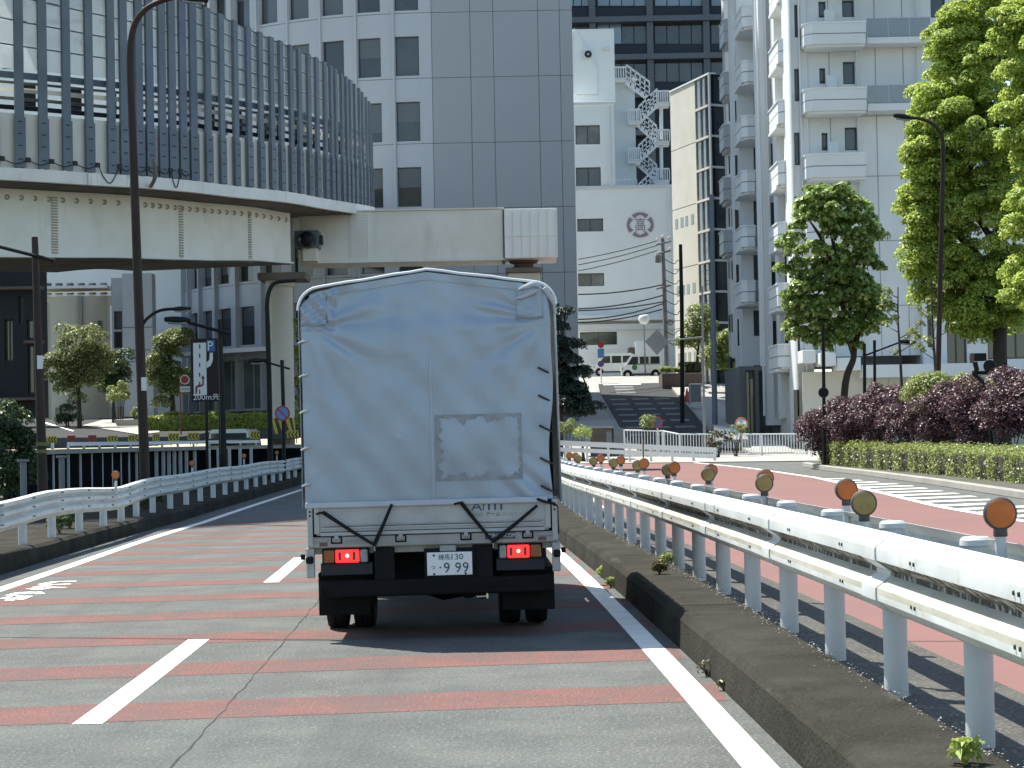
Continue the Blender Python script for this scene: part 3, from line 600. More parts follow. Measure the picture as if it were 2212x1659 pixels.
# valance strip and corner patches, sewn seam, hem
def onc(x, z, lift): return (x, -0.035 - curtain(x, z) - lift, z)
mb = MB(); N_ = 60
for i in range(N_):
    x0 = -0.86 + 1.70 * i / N_; x1 = -0.86 + 1.70 * (i + 1) / N_
    mb.add([onc(x0, topz(x0) - 0.02, 0.012), onc(x1, topz(x1) - 0.02, 0.012), onc(x1, topz(x1) - 0.075, 0.010), onc(x0, topz(x0) - 0.075, 0.010)], [(0, 1, 2, 3)])
mb.build('valance', 'tarp', tr)
def patch(name, xs, zs, lift, m):
    mb = MB(); a, b = 10, 10
    for i in range(a):
        for j in range(b):
            q = []
            for ii, jj in ((i, j), (i + 1, j), (i + 1, j + 1), (i, j + 1)):
                x = xs[0] + (xs[1] - xs[0]) * ii / a; z = zs[0] + (zs[1] - zs[0]) * jj / b; z = min(z, topz(x) - 0.035); q.append(onc(x, z, lift))
            mb.add(q, [(0, 1, 2, 3)])
    return mb.build(name, m, tr)
patch('corner_patch', (-0.925, -0.74), (2.33, 2.60), 0.012, 'tarp'); patch('corner_patch', (0.66, 0.845), (2.34, 2.60), 0.014, 'tarp')
for x0, x1, z0 in ((-0.925, -0.73, 2.325), (0.65, 0.85, 2.335)):
    MB().tube([onc(x0 + (x1 - x0) * k / 8, z0 + 0.006 * math.sin(k), 0.014) for k in range(9)], 0.009, 6).build('seam', 'tarp_mark', tr)
MB().tube([onc(0.014, 1.02 + 1.1 * k / 12, 0.004) for k in range(13)], 0.006, 6).build('seam', 'tarp_hem', tr)
# right corner bunched cloth catching the light
mb = MB()
for pts, r in (([(0.66, -0.055, 2.535), (0.73, -0.075, 2.562), (0.80, -0.065, 2.578), (0.87, -0.03, 2.52)], [0.004, 0.017, 0.020, 0.005]), ([(0.64, -0.06, 2.475), (0.70, -0.072, 2.488), (0.78, -0.07, 2.522), (0.84, -0.05, 2.545)], [0.004, 0.016, 0.018, 0.005]), ([(0.86, -0.05, 2.55), (0.92, -0.03, 2.46), (0.945, -0.02, 2.36)], [0.02, 0.022, 0.012])):
    mb.tube(smoothpath(pts, 5), [interp([(0, r[0]), (0.33, r[1]), (0.66, r[min(2, len(r) - 1)]), (1, r[-1])], k / (5 * (len(pts) - 1))) for k in range(5 * (len(pts) - 1) + 1)], 8)
mb.build('bunched_corner', 'tarp_hem', tr, smooth=True)
# ghost of a removed placard: ragged frame of glue
fx0, fx1, fz0, fz1 = XB(945), XB(1131), ZB(1040), ZB(897)
def frame_strip(along, at0, at1, fixed, inward, vertical):
    mb = MB(); K = 90
    def wob(t): return 0.035 + 0.014 * math.sin(t * 17 + fixed * 9) + 0.009 * math.sin(t * 41 + 2) + 0.005 * math.sin(t * 97) + 0.028 * math.exp(-((t - 0.33) / 0.03) ** 2) + 0.02 * math.exp(-((t - 0.62) / 0.05) ** 2)
    for k in range(K):
        t0, t1 = k / K, (k + 1) / K; a0 = at0 + (at1 - at0) * t0; a1 = at0 + (at1 - at0) * t1; q = []
        for a, t, e in ((a0, t0, 0), (a1, t1, 0), (a1, t1, 1), (a0, t0, 1)):
            o_ = fixed + inward * max(0.014, wob(t)) * e; q.append(onc(o_, a, 0.0075) if vertical else onc(a, o_, 0.0065))
        mb.add(q, [(0, 1, 2, 3)])
    return mb.build('glue_mark', 'tarp_mark', tr)
frame_strip(0, fx0, fx1, fz1, -1, False); frame_strip(0, fx0, fx1, fz0, 1, False); frame_strip(0, fz0, fz1, fx0, 1, True); frame_strip(0, fz0, fz1, fx1, -0.55, True)
# lacing eyelets
for y in (808, 885, 965, 1043, 735):
    z = ZB(y); q = MB(); q.tube([(-W - 0.03, -0.02, z), (-W - 0.005, -0.06, z + 0.012), (-W + 0.025, -0.055, z + 0.02)], 0.010, 8); q.build('lacing_hook', 'chrome', tr, smooth=True)
for y in (800, 860, 925, 995, 1055):
    z = ZB(y); q = MB(); q.tube([(0.80, -0.06, z), (0.835, -0.065, z - 0.02), (0.90, -0.03, z - 0.05)], 0.008, 8); q.build('lacing_cord', 'dark_metal', tr, smooth=True)
MB().bevbox(-W - 0.01, W - 0.07, -0.075, -0.045, ZB(1091), ZB(1078), 0.008).build('curtain_hem', 'tarp_hem', tr)
# tailgate: pressed panel with ribs, posts, sill
tz0, tz1 = 0.775, 0.995
MB().box(-0.86, 0.86, -0.043, -0.01, 0.762, 0.778).build('shut_line', 'void_black', tr)
tg = MB(); tg.bevbox(-0.850, 0.850, -0.045, 0.0, tz0, tz1, 0.010); tgo = tg.build('tailgate', 'truck_white', tr)
MB().box(-0.815, 0.815, -0.047, -0.044, 0.801, 0.806).build('groove', 'dim_building', tgo); MB().box(-0.80, 0.80, -0.047, -0.044, 0.839, 0.843).build('groove', 'dim_building', tgo)
for z0, z1, d in ((0.775, 0.800, 0.018), (0.822, 0.838, 0.010), (0.850, 0.860, 0.008)):
    MB().bevbox(-0.82, 0.82, -0.045 - d, -0.040, z0, z1, 0.004).build('rib', 'truck_white', tgo)
for s in (-1, 1):
    MB().bevbox(s * 0.845 - 0.020, s * 0.845 + 0.020, -0.056, -0.040, 0.79, 0.98, 0.005).build('edge_channel', 'truck_white', tgo)
    MB().box(s * 0.865 - 0.012, s * 0.865 + 0.012, -0.040, -0.005, 0.77, 1.0).build('shut_line', 'void_black', tr)
    MB().bevbox(s * 0.895 - 0.020, s * 0.895 + 0.020, -0.055, 0.03, 0.70, 1.0, 0.006).build('corner_post', 'truck_white', tr)
    MB().bevbox(s * 0.80 - 0.030, s * 0.80 + 0.030, -0.0515, -0.048, 0.70, 0.728, 0.001).build('rust_patch', 'brick_brown', tr)
    for z in (0.955, 0.925): MB().lathe([(0, -0.062), (0.008, -0.060), (0.009, -0.05)], (s * 0.895, 0, z), 'y', 8).build('rivet', 'dark_metal', tr)
    MB().bevbox(s * 0.82 - 0.055, s * 0.82 + 0.055, -0.060, -0.03, 0.735, 0.757, 0.004).build('hinge_plate', 'truck_sill', tr)
sill = MB().bevbox(-0.915, 0.915, -0.050, 0.02, 0.690, 0.768, 0.006).build('rear_sill', 'truck_sill', tr)
for x in (XB(727), XB(865), XB(1005), XB(1138)):
    MB().bevbox(x - 0.042, x + 0.042, -0.0525, -0.048, 0.716, 0.766, 0.001).build('latch_recess', 'chassis_black', tr)
    h = MB(); h.bevbox(x - 0.030, x + 0.030, -0.062, -0.045, 0.728, 0.760, 0.004); h.tube([(x - 0.024, -0.066, 0.742), (x + 0.024, -0.066, 0.742)], 0.006, 8)
    h.build('latch', 'truck_sill', tr); MB().box(x - 0.014, x + 0.014, -0.075, -0.060, 0.752, 0.775).build('latch_tongue', 'truck_white', tr)
# side gates under the cover
for s in (-1, 1):
    g = MB(); xa, xb = sorted((s * 0.915, s * 0.890)); g.box(xa, xb, 0.03, LEN - 0.05, 0.70, 1.02); go = g.build('side_gate', 'truck_white', tr)
MB().box(-0.90, 0.90, 0.02, LEN - 0.02, 0.64, 0.70).build('bed', 'truck_sill', tr)
# rubber straps
for pts in ([(700, 1099), (808, 1172), (848, 1086)], [(996, 1086), (1063, 1172), (1160, 1097)]):
    q = [Vector((XB(a), -0.085, ZB(b))) for a, b in pts]; sag = MB()
    for a, b in ((q[0], q[1]), (q[1], q[2])):
        dirv = (b - a).normalized(); nrm = Vector((-dirv.z, 0, dirv.x)) * 0.013
        for off in (-1, 1):
            o_ = nrm * off * 0.55; sag.tube([a + o_, (a + b) / 2 + o_ * 0.6 + Vector((0, -0.006, -0.004)), b + o_ * 0.3], 0.0085, 8)
    sag.tube([q[1] + Vector((0, 0, 0.01)), q[1] + Vector((0.002, 0.03, -0.06))], 0.010, 8)
    sag.tube([q[0] + Vector((-0.05, 0.01, -0.012)), q[0]], 0.008, 8); sag.build('rubber_strap', 'black_rubber', tr, smooth=True)
    MB().tube([q[1] + Vector((0.002, -0.004, -0.01)), q[1] + Vector((0.002, -0.004, -0.045))], 0.006, 8).build('strap_hook', 'truck_sill', tr)
MB().tube(smoothpath([(XB(1160), -0.08, ZB(1083)), (XB(1178), -0.09, ZB(1090)), (XB(1200), -0.05, ZB(1097)), (XB(1203), -0.03, ZB(1120)), (XB(1204), -0.02, ZB(1160))], 5), 0.010, 8).build('loose_cord', 'black_rubber', tr, smooth=True)
# lettering
lettering('A', XB(1017), -0.0475, ZB(1105), 0.085, 0.060, 'ink_blue', tgo); lettering('r', XB(1043), -0.0475, ZB(1104.5), 0.035, 0.056, 'ink_green', tgo)
lettering('m', XB(1054), -0.0475, ZB(1104.5), 0.105, 0.056, 'ink_blue', tgo)
lettering('株式会社', XB(1008), -0.0475, ZB(1117.5), 0.115, 0.030, 'ink_grey', tgo); lettering('アーム', XB(1049), -0.0475, ZB(1117.5), 0.105, 0.032, 'ink_dark', tgo)
lettering('コーポレーション', XB(1083), -0.0475, ZB(1117.5), 0.25, 0.028, 'ink_grey', tgo)
lettering('NISSAN', XB(747), -0.0535, ZB(1168), 0.23, 0.026, 'ink_grey', sill);
st = MB().bevbox(XB(1046), XB(1112), -0.0525, -0.049, ZB(1167), ZB(1152), 0.001).build('sticker', 'ink_dark', tr)
lettering('TIN', XB(1052), -0.0545, ZB(1164), 0.07, 0.030, 'sign_white', st); lettering('SCOM', XB(1086), -0.0545, ZB(1164), 0.085, 0.030, 'sign_white', st)
# lamps
for s, xs in ((-1, (697, 722, 776, 794)), (1, (1167, 1142, 1092, 1075))):
    x = [XB(v) for v in xs]; z0, z1 = 0.577, 0.672
    lo, hi = min(x), max(x); lb = MB().bevbox(lo - 0.008, hi + 0.008, -0.030, 0.04, z0 - 0.008, z1 + 0.008, 0.006).build('lamp_housing', 'chassis_black', tr)
    for a, b, m, nm in ((x[0], x[1], 'tail_amber', 'turn_lens'), (x[1], x[2], 'tail_red', 'tail_lens'), (x[2], x[3], 'lamp_clear', 'reverse_lens')):
        a, b = sorted((a, b)); MB().bevbox(a + 0.004, b - 0.004, -0.052, -0.028, z0, z1, 0.010).build(nm, m, lb)
    xm = (x[1] + x[2]) / 2; MB().lathe([(0, -0.058), (0.010, -0.057), (0.014, -0.051), (0.012, -0.045)], (xm, 0, 0.628), 'y', 14).build('brake_bulb', 'tail_bulb', lb)
    for kx in (-0.055, 0.05): MB().bevbox(xm + kx - 0.010, xm + kx + 0.010, -0.0545, -0.050, 0.595, 0.655, 0.002).build('lens_rib', 'sign_red_dark', lb)
    MB().bevbox(lo - 0.02, hi + 0.03 if s < 0 else hi + 0.02, -0.02, 0.02, 0.485, 0.575, 0.006).build('lamp_bracket', 'dim_building', tr)
    MB().bevbox(s * 0.90 - 0.030, s * 0.90 + 0.030, -0.03, 0.03, 0.47, 0.69, 0.008).build('corner_skirt', 'truck_white', tr)
    MB().bevbox(s * 0.905 - 0.028, s * 0.905 + 0.028, -0.055, 0.0, 0.575, 0.630, 0.014).build('marker_lamp', 'chassis_black', tr)
    MB().bevbox(s * 0.955 - 0.016, s * 0.955 + 0.016, -0.03, 0.01, 0.605, 0.645, 0.006).build('marker_lamp', 'chassis_black', tr)
# number plate
px0, px1, pz0, pz1 = XB(920), XB(1017), 0.466, 0.634
pl = MB().bevbox(px0, px1, -0.052, -0.045, pz0, pz1, 0.003).build('number_plate', 'plate_white', tr)
lettering('練馬', px0 + 0.083, -0.0545, pz0 + 0.112, 0.085, 0.042, 'plate_ink', pl); lettering('130', px0 + 0.18, -0.0545, pz0 + 0.112, 0.085, 0.042, 'plate_ink', pl)
lettering('つ', px0 + 0.025, -0.0545, pz0 + 0.046, 0.034, 0.022, 'plate_ink', pl); lettering('●', px0 + 0.088, -0.0545, pz0 + 0.050, 0.014, 0.014, 'plate_ink', pl)
lettering('9', px0 + 0.122, -0.0545, pz0 + 0.018, 0.042, 0.074, 'plate_ink', pl); lettering('9', px0 + 0.205, -0.0545, pz0 + 0.018, 0.042, 0.074, 'plate_ink', pl); lettering('9', px0 + 0.260, -0.0545, pz0 + 0.018, 0.042, 0.074, 'plate_ink', pl)
for xx, zz in ((px0 + 0.05, pz0 + 0.146), (px0 + 0.05, pz0 + 0.010), (px1 - 0.05, pz0 + 0.010)):
    MB().lathe([(0, -0.058), (0.007, -0.057), (0.009, -0.05)], (xx, 0, zz), 'y', 10).build('plate_bolt', 'dark_metal', pl)
MB().bevbox((px0 + px1) / 2 - 0.07, (px0 + px1) / 2 + 0.05, -0.05, 0.02, pz1 + 0.004, pz1 + 0.05, 0.008).build('plate_lamp', 'truck_sill', tr)
MB().box(px0 - 0.02, px1 + 0.02, -0.04, -0.02, pz0 - 0.03, pz1 + 0.03).build('plate_bracket', 'chassis_black', tr)
# chassis, bumper, flaps, wheels
for s in (-1, 1):
    MB().bevbox(s * 0.36 - 0.045, s * 0.36 + 0.045, -0.02, 5.4, 0.46, 0.64, 0.008).build('chassis_rail', 'chassis_black', tr)
    MB().bevbox(s * 0.36 - 0.075, s * 0.36 + 0.075, -0.025, 0.12, 0.43, 0.68, 0.010).build('chassis_bracket', 'chassis_black', tr)
    fl = MB(); x0, x1 = (-0.855, -0.475) if s < 0 else (0.50, 0.885); fl.bevbox(x0, x1, 0.10, 0.115, 0.185, 0.46, 0.006); fl.build('mud_flap', 'flap_black', tr)
    MB().bevbox(x0, x1, 0.08, 1.7, 0.46, 0.50, 0.01).build('mudguard', 'flap_black', tr)
    for xc in ((s * 0.775), (s * 0.565)):
        wprof = [(0.20, -0.075), (0.30, -0.085), (0.335, -0.078), (0.350, -0.055), (0.353, -0.02), (0.345, -0.012), (0.353, -0.004), (0.353, 0.03), (0.350, 0.055), (0.335, 0.078), (0.30, 0.085), (0.20, 0.075)]
        wh = MB().lathe(wprof, (xc, 1.15, 0.353), 'x', 36).build('rear_wheel', 'black_rubber', tr, smooth=True)
        MB().lathe([(0.0, 0.02), (0.10, 0.02), (0.12, -0.04), (0.20, -0.05), (0.205, 0.06)], (xc, 1.15, 0.353), 'x', 24).build('rim', 'truck_sill', wh, smooth=True)
    fw = MB().lathe([(0.20, -0.075), (0.30, -0.085), (0.34, -0.07), (0.35, 0.0), (0.34, 0.07), (0.30, 0.085), (0.20, 0.075)], (s * 0.72, 4.75, 0.35), 'x', 30).build('front_wheel', 'black_rubber', tr, smooth=True)
    MB().lathe([(0.0, 0.03), (0.1, 0.03), (0.2, 0.06), (0.205, -0.06)], (s * 0.72, 4.75, 0.35), 'x', 20).build('rim', 'truck_sill', fw)
MB().bevbox(XB(688), XB(1192), -0.06, 0.02, 0.325, 0.445, 0.016).build('rear_bumper', 'flap_black', tr)
MB().tube([(-0.60, 1.15, 0.353), (-0.15, 1.15, 0.353), (0.05, 1.15, 0.353), (0.60, 1.15, 0.353)], [0.07, 0.09, 0.16, 0.07], 14).build('rear_axle', 'chassis_black', tr, smooth=True)
MB().tube([(0.25, 0.5, 0.33), (0.25, 2.4, 0.36)], 0.08, 14).build('muffler', 'chassis_black', tr, smooth=True)
MB().tube([(XB(1027), 0.2, 0.285), (XB(1048), 0.17, 0.29)], 0.022, 10).build('exhaust_tip', 'chrome', tr, smooth=True)
MB().bevbox(-0.50, 0.50, 1.6, 3.6, 0.32, 0.60, 0.04).build('fuel_tank', 'chassis_black', tr)
MB().box(-0.80, 0.80, 0.35, 0.40, 0.36, 0.66).build('cross_member', 'chassis_black', tr)
# cab ahead of the bed
cabp = [(4.42, 0.55), (4.42, 1.85), (4.50, 1.96), (5.45, 1.98), (5.60, 1.90), (5.92, 1.25), (5.98, 0.95), (5.98, 0.42), (4.42, 0.42)]
cabo = MB().prism(cabp, -0.84, 0.84, 'x').build('cab', 'truck_white', tr)
for s in (-1, 1):
    MB().prism([(4.60, 1.20), (4.60, 1.78), (5.42, 1.80), (5.70, 1.22)], s * 0.835, s * 0.852, 'x').build('side_window', 'glass_dark', cabo)
    MB().tube([(s * 0.85, 5.75, 1.5), (s * 1.0, 5.85, 1.5)], 0.012, 8).build('mirror_arm', 'chassis_black', cabo)
    MB().bevbox(s * 1.02 - 0.06, s * 1.02 + 0.06, 5.80, 5.86, 1.32, 1.62, 0.02).build('mirror', 'chassis_black', cabo)
MB().add([(-0.78, 5.955, 1.27), (0.78, 5.955, 1.27), (0.76, 5.64, 1.88), (-0.76, 5.64, 1.88)], [(0, 1, 2, 3)]).build('windscreen', 'glass_dark', cabo)
MB().box(-0.70, 0.70, 4.40, 4.425, 1.2, 1.75).build('rear_window', 'glass_dark', cabo)
tr.location = (-0.595, 15.65, 0.0); tr.rotation_euler = (0, math.radians(-0.45), math.radians(1.2))
# ================================================================ ELEVATED EXPRESSWAY
VP = [(-400, 57.5, 340, -330), (-200, 59.5, 350, -230), (0, 61.5, 362, -135), (100, 62.3, 368, -100), (200, 63.5, 375, -70), (300, 64.8, 381, -40), (400, 66.2, 390, 0), (450, 67, 396, 18), (515, 68.6, 404, 47), (575, 70.2, 410, 75),
      (630, 72, 417, 98), (692, 74.3, 429, 128), (730, 76.2, 435, 152), (760, 78.2, 440, 175), (780, 80.5, 443, 195), (795, 83.5, 446, 215), (802, 88, 448, 228), (803, 93, 449, 231), (797, 103, 449, 240), (770, 118, 449, 255), (725, 135, 452, 270)]
edge = [P(x, yd, Y) for x, Y, yd, yt in VP]; edge_s = smoothpath(edge, 4)
tops_s = smoothpath([P(x, yt, Y) for x, Y, yd, yt in VP], 4)
via = thing('elevated_expressway', 'elevated expressway ramp with a cream steel girder and tall noise barrier curving overhead', 'viaduct', (edge[8].x, edge[8].y, 0))
# profile sideways: + is to the right of the travel direction (toward the road), path runs left to right and away
MB().sweep([(0.065, 0.01), (0.13, 0.0), (0.13, -0.36), (0.065, -0.38)], edge_s).build('fascia', 'fascia_pale', via)
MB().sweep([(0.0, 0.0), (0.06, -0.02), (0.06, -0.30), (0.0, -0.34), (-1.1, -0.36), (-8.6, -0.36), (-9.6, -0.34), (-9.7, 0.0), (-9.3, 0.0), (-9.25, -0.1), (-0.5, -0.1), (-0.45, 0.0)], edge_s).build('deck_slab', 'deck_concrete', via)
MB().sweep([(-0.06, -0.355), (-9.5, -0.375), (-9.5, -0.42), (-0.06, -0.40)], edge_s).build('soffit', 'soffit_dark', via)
gseg = edge_s[:4 * 11 + 2]
def gpath(back):
    out = []
    for i, p in enumerate(gseg):
        d = gseg[min(i + 1, len(gseg) - 1)] - gseg[max(i - 1, 0)]; d.z = 0; d.normalize(); out.append(p + Vector((-d.y, d.x, 0)) * back)
    return out
g1 = gpath(1.35)
gz0 = [(0, 6.72), (0.6, 7.2), (1, 7.85)]
def girder(path, name, m, w=0.5):
    mb = MB(); vs_ = []; n_ = len(path)
    for i, p in enumerate(path):
        d = path[min(i + 1, n_ - 1)] - path[max(i - 1, 0)]; d.z = 0; d.normalize(); bk_ = Vector((-d.y, d.x, 0)); zb = p.z - 2.55 + 0.35 * i / n_; zt2 = p.z - 0.42
        vs_ += [Vector((p.x, p.y, zb)) + bk_ * -0.12, Vector((p.x, p.y, zb + 0.05)) + bk_ * -0.12, Vector((p.x, p.y, zb + 0.05)), Vector((p.x, p.y, zt2)), Vector((p.x, p.y, zt2)) + bk_ * w, Vector((p.x, p.y, zb)) + bk_ * w]
    f_ = [(i * 6 + k, (i + 1) * 6 + k, (i + 1) * 6 + (k + 1) % 6, i * 6 + (k + 1) % 6) for i in range(n_ - 1) for k in range(6)]
    return mb.add(vs_, f_).build(name, m, via)
gird = girder(g1, 'girder', 'girder_paint', 5.6)
mb = MB(); n_ = len(g1); vs_ = []
for i, p in enumerate(g1):
    d = g1[min(i + 1, n_ - 1)] - g1[max(i - 1, 0)]; d.z = 0; d.normalize(); bk_ = Vector((-d.y, d.x, 0)); zb = p.z - 2.55 + 0.35 * i / n_ - 0.004
    vs_ += [Vector((p.x, p.y, zb)) - bk_ * 0.10, Vector((p.x, p.y, zb)) + bk_ * 5.7, Vector((p.x, p.y, zb - 0.03)) + bk_ * 5.7, Vector((p.x, p.y, zb - 0.03)) - bk_ * 0.10]
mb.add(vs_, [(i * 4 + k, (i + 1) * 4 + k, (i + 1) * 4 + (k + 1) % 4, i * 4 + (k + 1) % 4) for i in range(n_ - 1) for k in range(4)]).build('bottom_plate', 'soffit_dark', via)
# bolted splices on the girder and the row of lifting eyes
def gpos(px):
    best = min(range(len(g1)), key=lambda i: abs(CX + F_PX * g1[i].x / g1[i].y - px)); return best
for px in (122, 392, 542):
    i = gpos(px); p = g1[i]; mb = MB(); d = (g1[i + 1] - g1[i - 1]); d.z = 0; d.normalize(); nrm = Vector((d.y, -d.x, 0)); n_ = 21
    for k in range(n_):
        z = p.z - 0.62 - 1.75 * k / n_; c = Vector((p.x, p.y, z)) + nrm * 0.012
        M = Matrix(((d.x, nrm.x, 0, c.x), (d.y, nrm.y, 0, c.y), (0, 0, 1, c.z), (0, 0, 0, 1))); mb.box(-0.11, 0.11, -0.01, 0.022, -0.022, 0.022, M)
    stuff(mb.build('splice_bolts', 'bolt_tan', gird))
mb = MB()
for px in list(range(20, 300, 30)) + list(range(318, 640, 16)):
    i = gpos(px); a = g1[max(0, i - 1)]; b = g1[min(len(g1) - 1, i + 1)]; t = 0.5
    pa = CX + F_PX * a.x / a.y; pb = CX + F_PX * b.x / b.y
    if abs(pb - pa) > 1: t = (px - pa) / (pb - pa)
    p = a.lerp(b, t); mb.lathe([(0.085, -0.03), (0.06, -0.045), (0.04, -0.03), (0.045, 0.0), (0.09, 0.0)], (p.x, p.y, p.z - 0.68), 'y', 10)
stuff(mb.build('lifting_eyes', 'bolt_tan', gird))
# noise barrier: H posts, parapet sheets, louvre rails, clear panes with mullions
POST_PX = [-196, -142, -88, -18, 35.6, 91.7, 142.7, 191.8, 239.6, 267, 300, 322, 347, 368, 394, 415, 448.8, 479, 508.7, 536.4, 562.5, 586.8, 607.6, 629, 647, 666, 684, 701, 714, 725, 738, 748, 757, 766, 776, 783, 791, 797, 800.5, 802.3]
def vlook(px):
    k = 0
    for (a, b) in zip(VP[:18], VP[1:18]):
        if a[0] <= px <= b[0]:
            t = (px - a[0]) / max(1e-6, b[0] - a[0]); idx = VP.index(a); u_ = idx * 4 + t * 4; i0 = int(u_); fr_ = u_ - i0
            return edge_s[i0].lerp(edge_s[min(i0 + 1, len(edge_s) - 1)], fr_), tops_s[i0].lerp(tops_s[min(i0 + 1, len(tops_s) - 1)], fr_), (edge_s[min(i0 + 1, len(edge_s) - 1)] - edge_s[i0])
    return edge_s[68], tops_s[68], edge_s[69] - edge_s[68]
bays = []
for px in POST_PX:
    e, tp, d = vlook(px); d.z = 0; d.normalize(); nrm = Vector((d.y, -d.x, 0)); bays.append((e, tp, d, nrm))
    H = tp.z - e.z; M = Matrix(((d.x, nrm.x, 0, e.x), (d.y, nrm.y, 0, e.y), (0, 0, 1, e.z), (0, 0, 0, 1)))
    mb = MB(); hw = 0.135
    mb.box(-hw, hw, 0.0, 0.10, 0.03, H, M)
    mb.box(-0.165, 0.165, 0.1005, 0.125, 0.03, 1.5, M); po = mb.build('barrier_post', 'barrier_steel', via)
    for zz in (0.25, 0.65, 1.0, 1.35): MB().box(-0.07, 0.07, 0.125, 0.135, zz, zz + 0.03, M).build('bolt', 'dark_metal', po)
for k, ((e0, t0, d0, n0), (e1, t1, d1, n1)) in enumerate(zip(bays, bays[1:])):
    def sheet(za0, za1, zb0, zb1, th, back, name, m, gap=0.03):
        a, b = e0 - n0 * back, e1 - n1 * back; l = (b - a); l.z = 0; u_ = l.normalized() * gap; a = a + u_; b = b - u_; nn = Vector((u_.y, -u_.x, 0)).normalized() * th
        vv = [Vector((a.x, a.y, e0.z + za0)), Vector((b.x, b.y, e1.z + za1)), Vector((b.x, b.y, e1.z + zb1)), Vector((a.x, a.y, e0.z + zb0))]
        return MB().add(vv + [v - nn for v in vv], [(0, 1, 2, 3), (7, 6, 5, 4), (0, 4, 5, 1), (1, 5, 6, 2), (2, 6, 7, 3), (3, 7, 4, 0)]).build(name, m, via)
    sheet(-0.02, -0.02, 1.62, 1.62, 0.06, 0.03, 'parapet_sheet', 'parapet_panel')
    for z0, z1, m in ((1.72, 1.86, 'dim_building'), (2.0, 2.10, 'girder_dark'), (2.24, 2.38, 'parapet_panel'), (2.48, 2.56, 'girder_dark'), (2.64, 2.84, 'barrier_steel')): sheet(z0, z0, z1, z1, 0.05, 0.06, 'louvre', m, 0.0)
    if k % 2 == 0: sheet(1.88, 1.88, 2.5, 2.5, 0.04, 0.14, 'sound_pad', 'dim_building', 0.12)
    H0, H1 = t0.z - e0.z - 0.05, t1.z - e1.z - 0.05; n_ = 5 if H0 > 5 else 3
    for j in range(n_):
        a0, b0 = 2.88 + (H0 - 2.88) * j / n_, 2.88 + (H0 - 2.88) * (j + 1) / n_; a1, b1 = 2.88 + (H1 - 2.88) * j / n_, 2.88 + (H1 - 2.88) * (j + 1) / n_
        sheet(a0 + 0.03, a1 + 0.03, b0 - 0.03, b1 - 0.03, 0.012, 0.0, 'pane', 'noise_pane', 0.02)
        sheet(b0 - 0.03, b1 - 0.03, b0 + 0.015, b1 + 0.015, 0.04, 0.0, 'mullion', 'barrier_steel', 0.0)
# far parapet of the deck
far_e = []
for i, p in enumerate(edge_s[:72]):
    d = edge_s[i + 1] - edge_s[max(i - 1, 0)]; d.z = 0; d.normalize(); far_e.append(p + Vector((-d.y, d.x, 0)) * 9.45)
MB().sweep([(-0.1, 0), (0.1, 0), (0.1, 1.2), (-0.1, 1.2)], far_e).build('far_parapet', 'deck_concrete', via)
# cables and junction boxes along the posts
for k in range(3, 14):
    e0, _, d0, n0 = bays[k]; e1, _, d1, n1 = bays[k + 1]; a = e0 + d0 * 0.22 + n0 * 0.16 + Vector((0, 0, 0.25)); b = e1 + d1 * 0.22 + n1 * 0.16 + Vector((0, 0, 0.25))
    c = Vector((a.x, a.y, a.z)); M = Matrix(((d0.x, n0.x, 0, c.x), (d0.y, n0.y, 0, c.y), (0, 0, 1, c.z), (0, 0, 0, 1)))
    MB().box(-0.07, 0.07, -0.04, 0.02, -0.07, 0.07, M).build('junction_box', 'dark_metal', via)
    sag = 0.5 if k in (7, 12) else 0.12; MB().tube(smoothpath([a, a.lerp(b, 0.3) - Vector((0, 0, sag * 0.8)), a.lerp(b, 0.6) - Vector((0, 0, sag)), b], 5), 0.016, 6).build('cable', 'wire_black', via)
MB().tube(smoothpath([P(333, 345, 64.6), P(336, 375, 64.4), P(330, 395, 64.6), P(318, 405, 65.2), P(270, 402, 64.8), P(200, 398, 64.2), P(60, 390, 62.8), P(-80, 382, 61.4)], 4), 0.06, 8).build('drain_pipe', 'girder_dark', via, smooth=True)
# cross beam, end box, column, pedestal
x0, x1, z0, z1 = RECT(645, 455, 1087, 563, 78.5)
cb = MB().bevbox(x0, x1, 78.5, 80.6, z0, z1, 0.03).build('cross_beam', 'girder_paint', via)
MB().box(x0, x1 + 0.05, 78.42, 80.7, z1, z1 + 0.05).build('top_flange', 'girder_paint', cb); MB().box(x0, x1 + 0.05, 78.42, 80.7, z0 - 0.05, z0).build('bottom_flange', 'girder_paint', cb)
a0, a1, b0, b1 = RECT(755, 462, 797, 558, 78.5); MB().box(a0, a1, 78.47, 78.5, b0, b1).build('splice_plate', 'girder_paint', cb)
mb = MB()
for i in range(7):
    for j in range(16): mb.box(a0 + 0.06 + i * (a1 - a0 - 0.12) / 6 - 0.012, a0 + 0.06 + i * (a1 - a0 - 0.12) / 6 + 0.012, 78.45, 78.47, b0 + 0.06 + j * (b1 - b0 - 0.12) / 15 - 0.012, b0 + 0.06 + j * (b1 - b0 - 0.12) / 15 + 0.012)
stuff(mb.build('splice_bolts', 'bolt_tan', cb))
x2, x3, z2, z3 = RECT(1090, 450, 1203, 557, 78.3)
eb = MB().bevbox(x2, x3, 78.3, 81.0, z2, z3, 0.02).build('end_box', 'girder_pale', cb)
for i in range(7):
    xx = x2 + (x3 - x2) * (i + 0.02) / 6.05; MB().box(xx - 0.012, xx + 0.03, 78.25, 78.3, z2, z3).build('stiffener', 'girder_pale', cb)
MB().box(x2, x3, 78.26, 78.3, z2 + (z3 - z2) * 0.44, z2 + (z3 - z2) * 0.47).build('stiffener', 'girder_pale', cb)
MB().box(x2 - 0.12, x2 - 0.01, 78.55, 80.5, z2 - 0.05, z3).build('joint_plate', 'girder_dark', cb)
pc = P(1131, 575, 79.6); zc = P(1131, 582, 79.6).z
